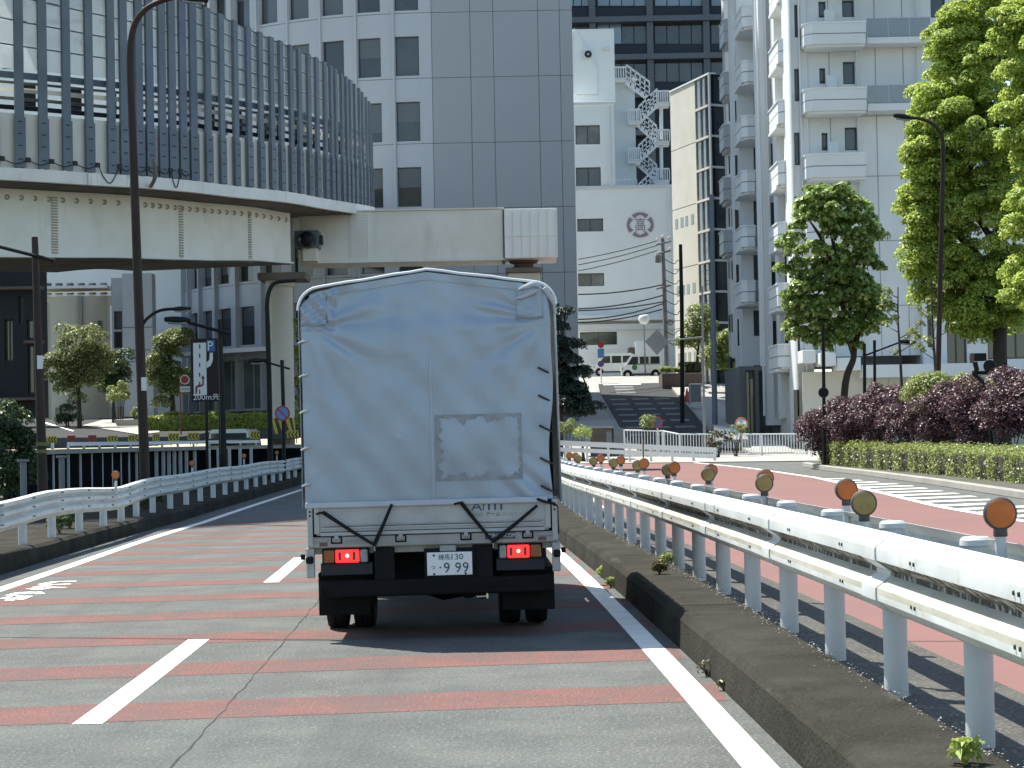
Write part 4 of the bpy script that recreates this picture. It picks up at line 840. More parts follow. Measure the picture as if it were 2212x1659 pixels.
brg = MB().lathe([(0.0, z2), (0.55, z2), (0.52, z2 - 0.09), (0.36, z2 - 0.12), (0.36, z2 - 0.22), (0.52, z2 - 0.27), (0.56, z2 - 0.36), (0.0, z2 - 0.36)], (pc.x, 79.6, 0), 'z', 20).build('bearing', 'brick_brown', via, smooth=True)
MB().bevbox(pc.x - 0.68, pc.x + 0.68, 78.9, 80.3, zc - 0.16, zc + 0.02, 0.02).build('pedestal_cap', 'girder_dark', via)
MB().bevbox(pc.x - 0.60, pc.x + 0.60, 79.0, 80.2, 0.0, zc - 0.16, 0.06).build('pedestal', 'beige_wall', via)
cp = P(609, 780, 78.5); ct = P(609, 607, 78.5).z
MB().lathe([(0.44, 0.3), (0.44, ct - 0.25), (0.52, ct - 0.2), (0.56, ct), (0.0, ct)], (cp.x, 78.5, 0), 'z', 28).build('column', 'beige_wall', via, smooth=True)
MB().bevbox(cp.x - 0.75, cp.x + 1.0, 77.6, 79.6, ct, ct + 0.25, 0.02).build('column_head', 'girder_dark', via)
zb0, zb1 = P(609, 945, 78.5).z, P(609, 903, 78.5).z
band = MB().lathe([(0.46, zb0), (0.46, zb1)], (cp.x, 78.5, 0), 'z', 28).build('hazard_band', 'chevron_yellow', via, smooth=True)
for k in range(7):
    a = -math.pi / 2 + (k - 3) * 0.62; st_ = []
    for j in range(5):
        t = j / 4; aa = a - 0.5 * t; st_.append([(cp.x + 0.466 * math.cos(aa + da), 78.5 + 0.466 * math.sin(aa + da), zb0 + (zb1 - zb0) * t) for da in (-0.15, 0.15)])
    mb = MB()
    for r0, r1 in zip(st_, st_[1:]): mb.add([r0[0], r0[1], r1[1], r1[0]], [(0, 1, 2, 3)])
    mb.build('hazard_stripe', 'chevron_black', band)
# round dark unit on the beam
c = P(663, 517, 77.2); rr = 0.30
du = thing('round_beacon', 'dark round domed unit on a grey box fixed to the viaduct beam', 'beacon', (c.x, 77.2, c.z))
MB().lathe([(0.0, -0.34), (0.12, -0.31), (0.22, -0.24), (0.28, -0.13), (0.30, 0.0), (0.30, 0.5), (0.0, 0.5)], (c.x, 77.2, c.z), 'y', 28).build('dome', 'tower_dark', du, smooth=True)
a0, a1, b0, b1 = RECT(636, 498, 689, 535, 77.6); MB().bevbox(a0, a1, 77.5, 78.5, b0, b1, 0.02).build('bracket_box', 'barrier_steel', du)
a0, a1, b0, b1 = RECT(655, 536, 686, 565, 77.9); MB().bevbox(a0, a1, 77.7, 78.5, b0, b1, 0.02).build('support_plate', 'girder_paint', du)
a0, a1, b0, b1 = RECT(691, 508, 697, 528, 77.6); MB().bevbox(a0, a1, 77.5, 77.9, b0, b1, 0.02).build('side_lamp', 'dark_metal', du)

# ================================================================ GREY CURVED TOWER
gt = thing('office_tower', 'tall blue grey panelled office tower with rounded corner behind the truck', 'building', (-4, 130, 2))
XR = P(1243, 400, 123).x; LF = 8.18; RR = 17.0; ZJ = 14.87; ZP = 3.81
def tower(u, z, d=0.0):
    if u <= LF: return Vector((XR - u, 123 + d, z))
    a = (u - LF) / RR; return Vector((XR - LF - (RR - d) * math.sin(a), 123 + RR - (RR - d) * math.cos(a), z))
UB = [0.0, 0.74, 2.0, 4.6, 5.94, LF]; BAY = 2.25; NB = 10
mb = MB(); wallmesh(mb, lambda u, z, d: tower(u, z, 0.34), (0.05, LF + NB * BAY + 6), (2.0, 52), [], 0, 0.6)
mb.add([(XR - 0.05, 123.3, 2), (XR - 0.05, 154, 2), (XR - 0.05, 154, 52), (XR - 0.05, 123.3, 52)], [(0, 1, 2, 3)])
mb.add([(XR - 0.05, 154, 2), (-22, 158, 2), (-22, 158, 52), (XR - 0.05, 154, 52)], [(0, 1, 2, 3)]); mb.add([(XR - .05, 123.3, 52), (XR - .05, 154, 52), (-22, 158, 52), (-22, 136, 52), (-10, 125, 52)], [(0, 1, 2, 3, 4)])
mb.build('core_wall', 'joint_dark', gt)
g = 0.013
def slab(fn, U, Z, holes, th, name, m, parent, du=None):
    mb = MB(); wallmesh(mb, fn, U, Z, holes, 0.30, du)
    for (p, q) in (((U[0], Z[0]), (U[1], Z[0])), ((U[1], Z[0]), (U[1], Z[1])), ((U[1], Z[1]), (U[0], Z[1])), ((U[0], Z[1]), (U[0], Z[0]))):
        mb.add([fn(*p, 0), fn(*q, 0), fn(*q, th), fn(*p, th)], [(0, 1, 2, 3)])
    return mb.build(name, m, parent)
random.seed(11)
for k in range(-3, 7):
    zj = ZJ + ZP * k
    for a, b in zip(UB, UB[1:]): slab(tower, (a + g, b - g), (zj + g, zj + ZP - g), [], 0.1, 'panel', 'grey_panel', gt)
    for i in range(NB):
        ua = LF + i * BAY; ub = ua + BAY
        if k == -3:
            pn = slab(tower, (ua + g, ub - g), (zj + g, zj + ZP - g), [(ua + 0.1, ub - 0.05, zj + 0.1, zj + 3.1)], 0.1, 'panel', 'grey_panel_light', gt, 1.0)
            if i > 2: window_at(gt, tower, ua + 0.1, ub - 0.05, zj + 0.1, zj + 3.1, 0.28, 'window_frame_light', 'glass_green', 2, 0.05)
            continue
        a, b = ua + 0.33 * BAY, ua + 0.95 * BAY; c, d = zj + 0.16, zj + 2.46
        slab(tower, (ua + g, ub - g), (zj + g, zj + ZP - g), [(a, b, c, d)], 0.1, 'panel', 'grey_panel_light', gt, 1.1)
        pane = random.choice(['glass_dark', 'glass_dark', 'glass_dark', 'glass_blind', 'glass_dark']) if i < 5 else 'glass_dark'
        window_at(gt, tower, a, b, c, d, 0.27, 'window_frame_dark', pane, 1, 0.05, blind=random.choice([0, 0, 0, 0.25, 0.5, 0.75]) if pane == 'glass_dark' else 0)
    for i in range(NB):   # slim pilaster fins between the bays
        ua = LF + (i + 1) * BAY; p = [tower(ua + s_ * 0.07, z, d) for z in (zj, zj + ZP) for d in (0.02, -0.10 if i < 4 else -0.26) for s_ in (-1, 1)]
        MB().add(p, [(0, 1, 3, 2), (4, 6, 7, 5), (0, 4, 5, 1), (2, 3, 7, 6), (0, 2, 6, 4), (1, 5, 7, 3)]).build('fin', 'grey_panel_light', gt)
cz = ZJ - 2 * ZP
mb = MB(); wallmesh(mb, lambda u, z, d: tower(u, z, -1.6), (LF + 3.6 * BAY, LF + 8.2 * BAY), (cz - 0.35, cz - 0.10), [], 0, 0.8)
wallmesh(mb, lambda u, z, d: tower(u, cz - 0.10, z), (LF + 3.6 * BAY, LF + 8.2 * BAY), (-1.6, 0.0), [], 0, 0.8); wallmesh(mb, lambda u, z, d: tower(u, cz - 0.35, z), (LF + 3.6 * BAY, LF + 8.2 * BAY), (-1.6, 0.0), [], 0, 0.8)
mb.build('canopy', 'white_wall', gt)

# ================================================================ WHITE BUILDING WITH EMBLEM
YW = 188.0
wb = thing('emblem_building', 'white tiled building with a round mauve emblem at the top of the side street', 'building', (10, YW, 6))
def px_wall(parent, name, m, x0, y0, x1, y1, Y, holes=(), depth=0.35, thick=6.0, frame='window_frame_dark', panes=('glass_dark',), bars=2):
    a, b, c, d = RECT(x0, y0, x1, y1, Y); hs = [RECT(*h, Y) for h in holes]; hs = [(max(h[0], a + 0.01), min(h[1], b - 0.01), max(h[2], c + 0.01), min(h[3], d - 0.01)) for h in hs]
    fn = lambda u, z, dd: Vector((u, Y + dd, z)); mb = MB(); wallmesh(mb, fn, (a, b), (c, d), hs, depth)
    mb.add([(a, Y, c), (a, Y + thick, c), (a, Y + thick, d), (a, Y, d)], [(0, 1, 2, 3)]); mb.add([(b, Y, c), (b, Y + thick, c), (b, Y + thick, d), (b, Y, d)], [(0, 1, 2, 3)])
    mb.add([(a, Y, d), (b, Y, d), (b, Y + thick, d), (a, Y + thick, d)], [(0, 1, 2, 3)]); mb.add([(a, Y + thick, c), (b, Y + thick, c), (b, Y + thick, d), (a, Y + thick, d)], [(0, 1, 2, 3)])
    o = mb.build(name, m, parent)
    for i, h in enumerate(hs): window_at(parent, fn, *h, depth - 0.03, frame, panes[i % len(panes)], bars, 0.07)
    return o
px_wall(wb, 'wall', 'white_tile', 1236, 405, 1462, 815, YW, [(1247, 472, 1303, 500), (1249, 590, 1305, 618), (1253, 717, 1333, 745)], panes=('glass_blind', 'glass_warm', 'glass_dark'), bars=2, thick=16)
px_wall(wb, 'wall', 'white_tile', 1228, 225, 1328, 404, YW, [(1243, 270, 1296, 312), (1244, 361, 1298, 403)], panes=('glass_warm', 'glass_blind'), thick=12)
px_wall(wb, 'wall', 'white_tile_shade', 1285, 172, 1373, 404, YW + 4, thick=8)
px_wall(wb, 'wall', 'white_tile', 1228, 62, 1328, 224, YW + 3, thick=9)
for (x0, y0, x1, y1, Y, dp) in ((1246, 680, 1464, 692, YW - 1.2, 1.2), (1246, 699, 1464, 712, YW - 0.7, 0.7), (1226, 220, 1330, 226, YW - 0.15, 0.1), (1280, 168, 1376, 175, YW + 3.8, 0.15), (1242, 400, 1464, 407, YW - 0.12, 0.1)):
    a, b, c, d = RECT(x0, y0, x1, y1, Y); MB().bevbox(a, b, Y, Y + dp, c, d, 0.03).build('ledge', 'white_wall', wb)
def railing(parent, x0, y0, x1, y1, Y, n, name='railing', m='white_rail', t=0.05):
    a, b, c, d = RECT(x0, y0, x1, y1, Y); mb = MB(); mb.box(a, b, Y - t, Y, d - t * 1.4, d); mb.box(a, b, Y - t, Y, c, c + t)
    for i in range(n + 1): x = a + (b - a) * i / n; mb.box(x - t / 2, x + t / 2, Y - t + 0.005, Y - 0.005, c + t, d - t * 1.4)
    return mb.build(name, m, parent)
railing(wb, 1244, 203, 1290, 224, YW + 0.4, 9); railing(wb, 1286, 147, 1325, 168, YW + 3.5, 8); railing(wb, 1331, 387, 1376, 404, YW + 0.4, 5)
sl_ = MB(); q = [P(x, y, YW + 2.8) for x, y in ((1240, 60), (1258, 90), (1290, 147), (1290, 205), (1240, 205))]; n_ = len(q); sl_.add(q + [v + Vector((0, 0.2, 0)) for v in q], [tuple(range(n_)), tuple(range(2 * n_ - 1, n_ - 1, -1))] + [(i, (i + 1) % n_, (i + 1) % n_ + n_, i + n_) for i in range(n_)]); sl_.build('stair_parapet', 'white_tile', wb)
c = P(1270, 117, YW + 2.5)
ac = thing('air_conditioner', 'small outdoor air conditioner unit high on the white building wall', 'air conditioner', (c.x, c.y, c.z - 0.4))
MB().bevbox(c.x - 0.55, c.x + 0.35, YW + 2.5, YW + 2.95, c.z - 0.4, c.z + 0.4, 0.03).build('casing', 'white_wall', ac); MB().lathe([(0.10, -0.03), (0.14, -0.05), (0.30, -0.05), (0.33, 0.0)], (c.x + 0.02, YW + 2.5, c.z), 'y', 20).build('fan_grille', 'dark_metal', ac)
a, b, c_, d = RECT(1304, 100, 1318, 108, YW + 2.6); MB().bevbox(a, b, YW + 2.6, YW + 3, c_, d, 0.02).build('wall_box', 'white_rail', wb)
# emblem
ec = P(1383, 486, YW); er = 29 * YW / F_PX
em = thing('wall_emblem', 'mauve crest of four curved bars round a character on the white building', 'emblem', (ec.x, YW - 0.06, ec.z))
for k in range(4):
    mb = MB(); pts_o = []; pts_i = []
    for j in range(13):
        a = math.pi / 2 * k + math.radians(-38 + 76 * j / 12); fat = 0.19 + 0.16 * abs(j - 6) / 6
        pts_o.append((ec.x + er * math.cos(a), ec.z + er * 0.94 * math.sin(a))); pts_i.append((ec.x + er * (1 - fat) * math.cos(a), ec.z + er * 0.94 * (1 - fat) * math.sin(a)))
    mb.prism(pts_o + pts_i[::-1], YW - 0.06, YW - 0.01); mb.build('arc_bar', 'emblem_mauve', em)
lettering('高', ec.x - er * 0.38, YW - 0.05, ec.z - er * 0.50, er * 0.76, er * 1.05, 'emblem_mauve', em, 'character')
# outside steel stair
sx = thing('fire_stair', 'white steel zigzag fire stair beside the white building', 'staircase', (P(1400, 400, 192).x, 192, 10))
def beam_px(mb, a, b, Y, t):
    p, q_ = P(*a, Y), P(*b, Y); d = (q_ - p); L_ = d.length; d.normalize(); n2 = Vector((-d.z, 0, d.x)) * t / 2; y2 = Vector((0, 0.06, 0))
    v = [p - n2 - y2, q_ - n2 - y2, q_ + n2 - y2, p + n2 - y2, p - n2 + y2, q_ - n2 + y2, q_ + n2 + y2, p + n2 + y2]; mb.add(v, [(0, 1, 2, 3), (7, 6, 5, 4), (0, 4, 5, 1), (1, 5, 6, 2), (2, 6, 7, 3), (3, 7, 4, 0)])
def flight(a, b, Y, hgt=34):
    mb = MB(); beam_px(mb, a, b, Y, 0.42); beam_px(mb, (a[0], a[1] - hgt), (b[0], b[1] - hgt), Y, 0.16); beam_px(mb, (a[0], a[1] - hgt * 0.66), (b[0], b[1] - hgt * 0.66), Y, 0.07); beam_px(mb, (a[0], a[1] - hgt * 0.38), (b[0], b[1] - hgt * 0.38), Y, 0.07)
    for i in range(6):
        t = i / 5; x = a[0] + (b[0] - a[0]) * t; y = a[1] + (b[1] - a[1]) * t; beam_px(mb, (x, y), (x, y - hgt), Y, 0.09)
    mb.build('flight', 'white_rail', sx)
def landing(x0, x1, y, Y, hgt=34):
    a, b, c, d = RECT(x0, y - 6, x1, y, Y); MB().box(a, b, Y - 0.1, Y + 1.6, c, d).build('landing', 'white_rail', sx); railing(sx, x0, y - hgt, x1, y - 6, Y - 0.1, 6, t=0.09)
flight((1352, 178), (1403, 215), 191.5, 38); landing(1320, 1352, 178, 191.5)
for k in range(3):
    dy = 84 * k; landing(1418, 1446, 229 + dy, 191.5); flight((1420, 226 + dy), (1380, 264 + dy), 191.5); landing(1357, 1383, 269 + dy, 191.5); flight((1376, 268 + dy), (1418, 306 + dy), 193.2)
    MB().tube([P(1428, 229 + dy, 192), P(1429, 300 + dy, 192)], 0.16, 8).build('column', 'white_rail', sx)

# ================================================================ DARK TOWER BEHIND
YT = 262.0
dt = thing('glass_tower', 'dark navy glass office tower rising behind the white building', 'building', (18, YT, 0))
a, b, c, d = RECT(1200, -160, 1625, 900, YT); MB().box(a, b, YT + 1.2, YT + 30, c, d).build('core', 'tower_dark', dt)
for y in (-42, 40, 122, 204, 286):
    a, b, c, d = RECT(1200, y - 6, 1625, y + 6, YT - 0.4); MB().box(a, b, YT - 0.6, YT + 1.2, c, d).build('floor_beam', 'tower_beam', dt)
    a, b, c, d = RECT(1200, y - 26, 1625, y - 7, YT); MB().box(a, b, YT + 0.2, YT + 1.2, c, d).build('spandrel', 'tower_dark', dt)
for x in (1282, 1406, 1528):
    a, b, c, d = RECT(x - 7, -160, x + 7, 500, YT); MB().box(a, b, YT - 0.2, YT + 1.19, c, d).build('column', 'tower_beam', dt)
random.seed(5)
for r, y in enumerate((-84, -2, 80, 162)):
    for x0 in (1205, 1290, 1414, 1536):
        for j in range(4):
            wd = (1400 - 1294) / 4 if x0 > 1205 else 17; a, b, c, d = RECT(x0 + j * wd + 1, y - 32, x0 + (j + 1) * wd - 1, y + 14, YT + 0.9)
            MB().add([(a, YT + 1.1, c), (b, YT + 1.1, c), (b, YT + 1.1, d), (a, YT + 1.1, d)], [(0, 1, 2, 3)]).build('pane', 'glass_sky' if r == 1 or (r == 2 and x0 == 1290 and j < 2) else 'glass_dark', dt)

# ================================================================ BEIGE BUILDING WITH GLAZED STAIR
bb = thing('beige_building', 'narrow beige building with a glazed stair tower between the side street buildings', 'building', (14, 162, 6))
pc0 = P(1532, 160, 160); top = pc0.z; pl0 = P(1447, 196, 168.4)
e1 = Vector((pl0.x - pc0.x, 168.4 - 160, 0)); L1 = e1.length; e1.normalize(); n1_ = Vector((-e1.y, e1.x, 0)) * -1
inn = Vector((e1.y, -e1.x, 0)); inn = inn if inn.y > 0 else -inn
bl = lambda u, z, d=0.0: Vector((pc0.x, 160, z)) + e1 * u + inn * d
e2 = Vector((0.85, 0.53, 0)); inn2 = Vector((-0.53, 0.85, 0)); br = lambda u, z, d=0.0: Vector((pc0.x, 160, z)) + e2 * u + inn2 * d
mb = MB(); wallmesh(mb, lambda u, z, d: bl(u, z, 0.30), (0, L1 + 0.5), (4, top - 0.02), [], 0); wallmesh(mb, lambda u, z, d: br(u, z, 0.30), (0, 9), (4, top - 0.02), [], 0)
mb.add([bl(0, top - 0.02, 0.3), bl(L1, top - 0.02, 0.3), bl(L1, top - 0.02, 14), br(9, top - 0.02, 14), br(9, top - 0.02, 0.3)], [(0, 1, 2, 3, 4)]); mb.build('core_wall', 'dim_building', bb)
GL = L1 * 0.36; zz = top
rows_ = []
while zz > 5: rows_.append((zz - 2.35, zz)); zz -= 2.35
for r, (z0, z1) in enumerate(rows_):
    if r % 2 == 0: slab(bl, (GL + 0.03, L1), (z0 - 2.35 + 0.03, z1 - 0.03), [], 0.2, 'panel', 'beige_wall', bb)
    for j in range(3):
        u0, u1 = GL * j / 3, GL * (j + 1) / 3
        MB().add([bl(u0 + 0.03, z0 + 0.12, 0.10), bl(u1 - 0.03, z0 + 0.12, 0.10), bl(u1 - 0.03, z1 - 0.05, 0.10), bl(u0 + 0.03, z1 - 0.05, 0.10)], [(0, 1, 2, 3)]).build('pane', 'glass_blind' if r < 6 else 'glass_dark', bb)
        if j: mb = MB(); mb.add([bl(u0 + s_ * 0.02, z, d) for z in (z0 + 0.12, z1 - 0.05) for d in (-0.02, 0.1) for s_ in (-1, 1)], [(0, 1, 3, 2), (4, 6, 7, 5), (0, 4, 5, 1), (2, 3, 7, 6), (0, 2, 6, 4), (1, 5, 7, 3)]); mb.build('mullion', 'window_frame_light', bb)
    for fn_, ua, ub, m in ((bl, 0.0, GL, 'beige_wall'), (br, 0.0, 6.0, 'window_frame_light')):
        mb = MB(); mb.add([fn_(u, z, d) for z in (z0 - 0.05, z0 + 0.12) for d in (-0.06, 0.12) for u in (ua, ub)], [(0, 1, 3, 2), (4, 6, 7, 5), (0, 4, 5, 1), (2, 3, 7, 6), (0, 2, 6, 4), (1, 5, 7, 3)]); mb.build('transom', m, bb)
    for j in range(3):
        u0, u1 = 0.1 + 2.0 * j, 0.1 + 2.0 * (j + 1)
        MB().add([br(u0 + 0.04, z0 + 0.12, 0.10), br(u1 - 0.04, z0 + 0.12, 0.10), br(u1 - 0.04, z1 - 0.05, 0.10), br(u0 + 0.04, z1 - 0.05, 0.10)], [(0, 1, 2, 3)]).build('pane', 'glass_dark', bb)
for u in (0.0, 2.05, 4.1, 6.0):
    mb = MB(); mb.add([br(u + s_ * 0.06, z, d) for z in (4, top) for d in (-0.05, 0.14) for s_ in (-1, 1)], [(0, 1, 3, 2), (4, 6, 7, 5), (0, 4, 5, 1), (2, 3, 7, 6), (0, 2, 6, 4), (1, 5, 7, 3)]); mb.build('mullion', 'window_frame_light', bb)
mb = MB(); mb.add([fn_ for fn_ in (bl(-0.05, top, -0.08), bl(L1, top, -0.08), bl(L1, top + 0.12, -0.08), bl(-0.05, top + 0.12, -0.08), bl(-0.05, top, 0.5), bl(L1, top, 0.5), bl(L1, top + 0.12, 0.5), bl(-0.05, top + 0.12, 0.5))], [(0, 1, 2, 3), (7, 6, 5, 4), (3, 2, 6, 7), (0, 4, 5, 1), (1, 5, 6, 2), (0, 3, 7, 4)]); mb.build('coping', 'white_wall', bb)
for z in (top - 10.9, top - 16.2, top - 21.5):
    for u in (0.45, 0.60, 0.72, 0.86): MB().add([bl(L1 * u, z, -0.02), bl(L1 * (u + 0.07), z, -0.02), bl(L1 * (u + 0.07), z + 0.75, -0.02), bl(L1 * u, z + 0.75, -0.02), bl(L1 * u, z, 0.1), bl(L1 * (u + 0.07), z, 0.1), bl(L1 * (u + 0.07), z + 0.75, 0.1), bl(L1 * u, z + 0.75, 0.1)], [(0, 1, 2, 3), (3, 2, 6, 7), (0, 4, 5, 1), (1, 5, 6, 2), (0, 3, 7, 4)]).build('vent', 'glass_blind', bb)

# ================================================================ WHITE APARTMENT BLOCK
ap = thing('apartment_block', 'white apartment block with stepped balconies on the right of the side street', 'building', (18, 106, 0))
YA = 102.0; FL = 143.0
fronts = [(1819, 0, 1845, 37), (1821, 133, 1847, 182), (1825, 275, 1852, 325), (1828, 418, 1854, 468), (1830, 560, 1856, 610), (2010, -10, 2042, 38), (2013, 130, 2045, 180), (2014, 300, 2044, 350), (1768, 3, 1784, 38), (1770, 147, 1783, 181), (1775, 287, 1788, 325), (1777, 428, 1790, 466)]
px_wall(ap, 'front_wall', 'white_wall', 1748, -130, 2078, 770, YA + 1.6, fronts, 0.25, 20, panes=('glass_dark', 'glass_dark', 'glass_blind', 'glass_dark'), bars=1)
for x in (1795, 1895, 1955):
    a, b, c, d = RECT(x - 0.7, -130, x + 0.7, 770, YA + 1.6); MB().box(a, b, YA + 1.585, YA + 1.62, c, d).build('panel_joint', 'ink_grey', ap)
for y in (250, 380, 520, 660):
    a, b, c, d = RECT(1750, y - 0.7, 2076, y + 0.7, YA + 1.6); MB().box(a, b, YA + 1.588, YA + 1.61, c, d).build('panel_joint', 'ink_grey', ap)
def balcony(parent, x0, y0, x1, y1, Y, dep, m='white_wall', cham=0.35, top='white_rail'):
    """solid parapet with a chamfered near corner, coping and a groove"""
    a, b, c, d = RECT(x0, y0, x1, y1, Y); h = d - c; ch = min(cham, (b - a) * 0.4)
    pol = [(a, Y + dep), (a, Y + ch), (a + ch, Y), (b - ch * 0.2, Y), (b, Y + ch * 0.2), (b, Y + dep)]
    bo = MB().prism(pol, c + h * 0.10, c + h * 0.50, 'z').build('balcony', m, parent)
    def grow(e): return [(a - e, Y + dep), (a - e, Y + ch - e * 0.4), (a + ch - e * 0.4, Y - e), (b + e * 0.2, Y - e), (b + e, Y + dep)]
    MB().prism(grow(-0.03), c + h * 0.50, c + h * 0.54, 'z').build('groove', 'ink_grey', bo)
    MB().prism(grow(0.0), c + h * 0.54, d - 0.07, 'z').build('upper_band', m, bo)
    MB().prism(grow(0.05), d - 0.07, d, 'z').build('coping', top, bo)
    MB().prism(grow(-0.15), c, c + h * 0.10, 'z').build('soffit', m, bo); return bo
for i, (x0, y0, x1, y1) in enumerate(((1736, -95, 1869, -42), (1738, 46, 1871, 100), (1740, 188, 1873, 244), (1743, 330, 1871, 388), (1745, 472, 1873, 530), (1747, 614, 1876, 670))): balcony(ap, x0, y0, x1, y1, YA, 2.2)
for (x0, y0, x1, y1, ys) in ((1872, -104, 2010, -64, -50), (1872, 38, 2010, 79, 93), (1874, 183, 2012, 222, 238)):
    a, b, c, d = RECT(x0, y1, x1 + 1, ys, YA + 0.4); MB().bevbox(a, b, YA + 0.4, YA + 1.6, c, d, 0.03).build('slab', 'white_wall', ap)
    a, b, c, d = RECT(x0, y0, x1, y1, YA + 0.5)
    for j in range(3): MB().box(a + (b - a) * j / 3 + 0.02, a + (b - a) * (j + 1) / 3 - 0.02, YA + 0.5, YA + 0.515, c + 0.03, d - 0.03).build('glass_panel', 'balcony_glass', ap)
    mb = MB(); mb.box(a, b, YA + 0.47, YA + 0.54, d - 0.03, d + 0.02)
    for j in range(4): x = a + (b - a) * j / 3; mb.box(x - 0.018, x + 0.018, YA + 0.48, YA + 0.53, c, d - 0.03)
    mb.build('railing', 'window_frame_light', ap)
def seg(x0, x1, Y, dep, wins, pitch, y_first, m='white_wall', yb=905):
    hs = []
    for (wx0, wx1, h) in wins:
        y = y_first
        while y < 800: hs.append((wx0, y, wx1, y + h)); y += pitch
    return px_wall(ap, 'wall', m, x0, -160, x1, yb, Y, hs, 0.22, dep, panes=('glass_dark', 'glass_blind', 'glass_dark'), bars=1)
seg(1710, 1750, 103.5, 2.5, [(1716, 1728, 71)], 138, 10 - 138, yb=955)
seg(1678, 1716, 109.5, 1.5, [(1696, 1708, 62)], 133, 20 - 133)
seg(1645, 1686, 111.5, 2.5, [(1665.5, 1678, 65)], 128, 53 - 128, yb=920)
seg(1598, 1650, 121, 1.5, [(1628, 1644, 56)], 119, 75 - 119)
seg(1584, 1606, 122, 1.5, [(1588, 1597, 58)], 118, 99 - 118, yb=800)
seg(1570, 1590, 128, 1.5, [(1574, 1577, 40), (1580, 1583, 40)], 114, 108 - 114, m='white_wall', yb=775)
for k in range(-1, 6):
    balcony(ap, 1682, 82 + 132 * k, 1711, 138 + 132 * k, 105.5, 4.0, cham=0.3)
    balcony(ap, 1603, 10 + 119 * k, 1632, 62 + 119 * k, 117.5, 3.6, cham=0.3)
    a, b, c, d = RECT(1598, 62 + 119 * k - 4, 1650, 62 + 119 * k + 3, 118); MB().box(a, b, 118.2, 121, c, d).build('slab', 'white_wall', ap)
    railing(ap, 1632, 14 + 119 * k, 1648, 56 + 119 * k, 118, 5, m='pole_grey')
    a, b, c, d = RECT(1678, 138 + 132 * k - 2, 1712, 138 + 132 * k + 5, 106); MB().box(a, b, 106.2, 109.5, c, d).build('slab', 'white_wall', ap)
    if k < 5: balcony(ap, 1564, 38 + 114 * k, 1588, 95 + 114 * k, 125.5, 2.8, cham=0.5, m='grey_panel_light')
for x in (1640, 1660, 1690, 1713, 1733):   # vertical mouldings on the stepped side
    Y = 111.3 if x < 1682 else 103.3
    if x == 1690: continue
    a, b, c, d = RECT(x - 1.6, -160, x + 1.6, 900, Y); MB().box(a, b, Y, Y + 0.25, c, d).build('moulding', 'white_wall', ap)
# podium
px_wall(ap, 'podium', 'beige_wall', 1735, 800, 2120, 985, YA + 1.0, [], 0.3, 18)
for i, (x0, x1, y0) in enumerate(((1734, 1762, 756), (1772, 1806, 762), (1808, 1860, 772), (1862, 2118, 786))):
    a, b, c, d = RECT(x0, y0, x1, y0 + 28, YA - 0.6 + i * 0.2); MB().bevbox(a, b, YA - 0.6 + i * 0.2, YA + 1.6, c, d, 0.03).build('cornice', 'white_wall', ap)
px_wall(ap, 'ground_wall', 'podium_grey', 1600, 790, 1740, 980, 112, [(1612, 800, 1632, 960), (1640, 800, 1668, 960)], 0.4, 8, panes=('glass_dark',), bars=2)
a, b, c, d = RECT(1716, 842, 1728, 945, 103.4); MB().box(a, b, 103.3, 103.5, c, d).build('slit_window', 'glass_dark', ap)
for i in range(6):
    a, b, c, d = RECT(1884 + i * 36, 806, 1885 + i * 36, 980, YA + 0.98); MB().box(a, b, YA + 0.985, YA + 1.02, c, d).build('panel_joint', 'ink_grey', ap)
px_wall(ap, 'wing', 'white_wall', 2076, -160, 2120, 560, 118, [], 0.3, 10)
# low house wing under the big trees
lw = thing('low_house', 'pale low building with dark windows under the big trees on the right', 'building', (22, 103, 0.4))
px_wall(lw, 'wall', 'white_wall', 1990, 400, 2420, 800, 103.0, [(2003, 640, 2018, 750), (2045, 640, 2088, 790), (2133, 700, 2260, 775)], 0.3, 6, panes=('glass_dark',), bars=2)
px_wall(lw, 'base', 'cream_wall', 1985, 801, 2420, 985, 102.8, [], 0.3, 6)
# tall dark block right of the apartment
db = thing('dark_block', 'narrow dark grey tower between the apartment block and the big trees', 'building', (25, 140, 0))
a, b, c, d = RECT(2010, -160, 2075, 940, 140); MB().box(a, b + 2, 140, 156, c, d).build('wall', 'tower_dark', db)
for y in range(-100, 300, 60):
    a, b, c, d = RECT(2012, y, 2074, y + 30, 139.9); MB().box(a, b, 139.85, 140, c, d).build('window_band', 'glass_dark', db)

# ================================================================ BUILDINGS ON THE LEFT
YO = 136.0
of = thing('white_office', 'pale office building with grey lettering seen through the noise barrier', 'building', (-22, YO, 2))
wins = [(0, 40, 26, 88), (4, 115, 28, 150), (44, -20, 57, 17), (71, -20, 81, 17), (101, -20, 127, 17), (152, -20, 180, 17), (208, -20, 228, 17), (44, 42, 57, 51), (71, 42, 80, 51), (100, 42, 128, 53), (152, 41, 180, 52), (209, 41, 229, 52), (245, 41, 262, 52), (300, 20, 330, 60), (345, 20, 372, 60), (385, 20, 410, 60)]
px_wall(of, 'wall', 'white_tile', -160, -160, 480, 940, YO, wins, 0.25, 14, frame='window_frame_light', panes=('glass_blind', 'glass_blind', 'glass_sky'), bars=1)
for txt, x0, x1 in (('元', 60, 80), ('E', 104, 119), ('S', 120, 134), ('8', 160, 178), ('Z', 204, 220)):
    a, b, c, d = RECT(x0, 81, x1, 98, YO); lettering(txt, a, YO - 0.03, c, b - a, d - c, 'ink_dark', of)
for i, x in enumerate(range(95, 270, 24)):
    a, b, c, d = RECT(x, 612, x + 17, 636, YO); MB().lathe([((b - a) / 2, c), ((b - a) / 2, d)], ((a + b) / 2, YO + 0.1, 0), 'z', 16).build('bay_window', 'glass_blind', of)
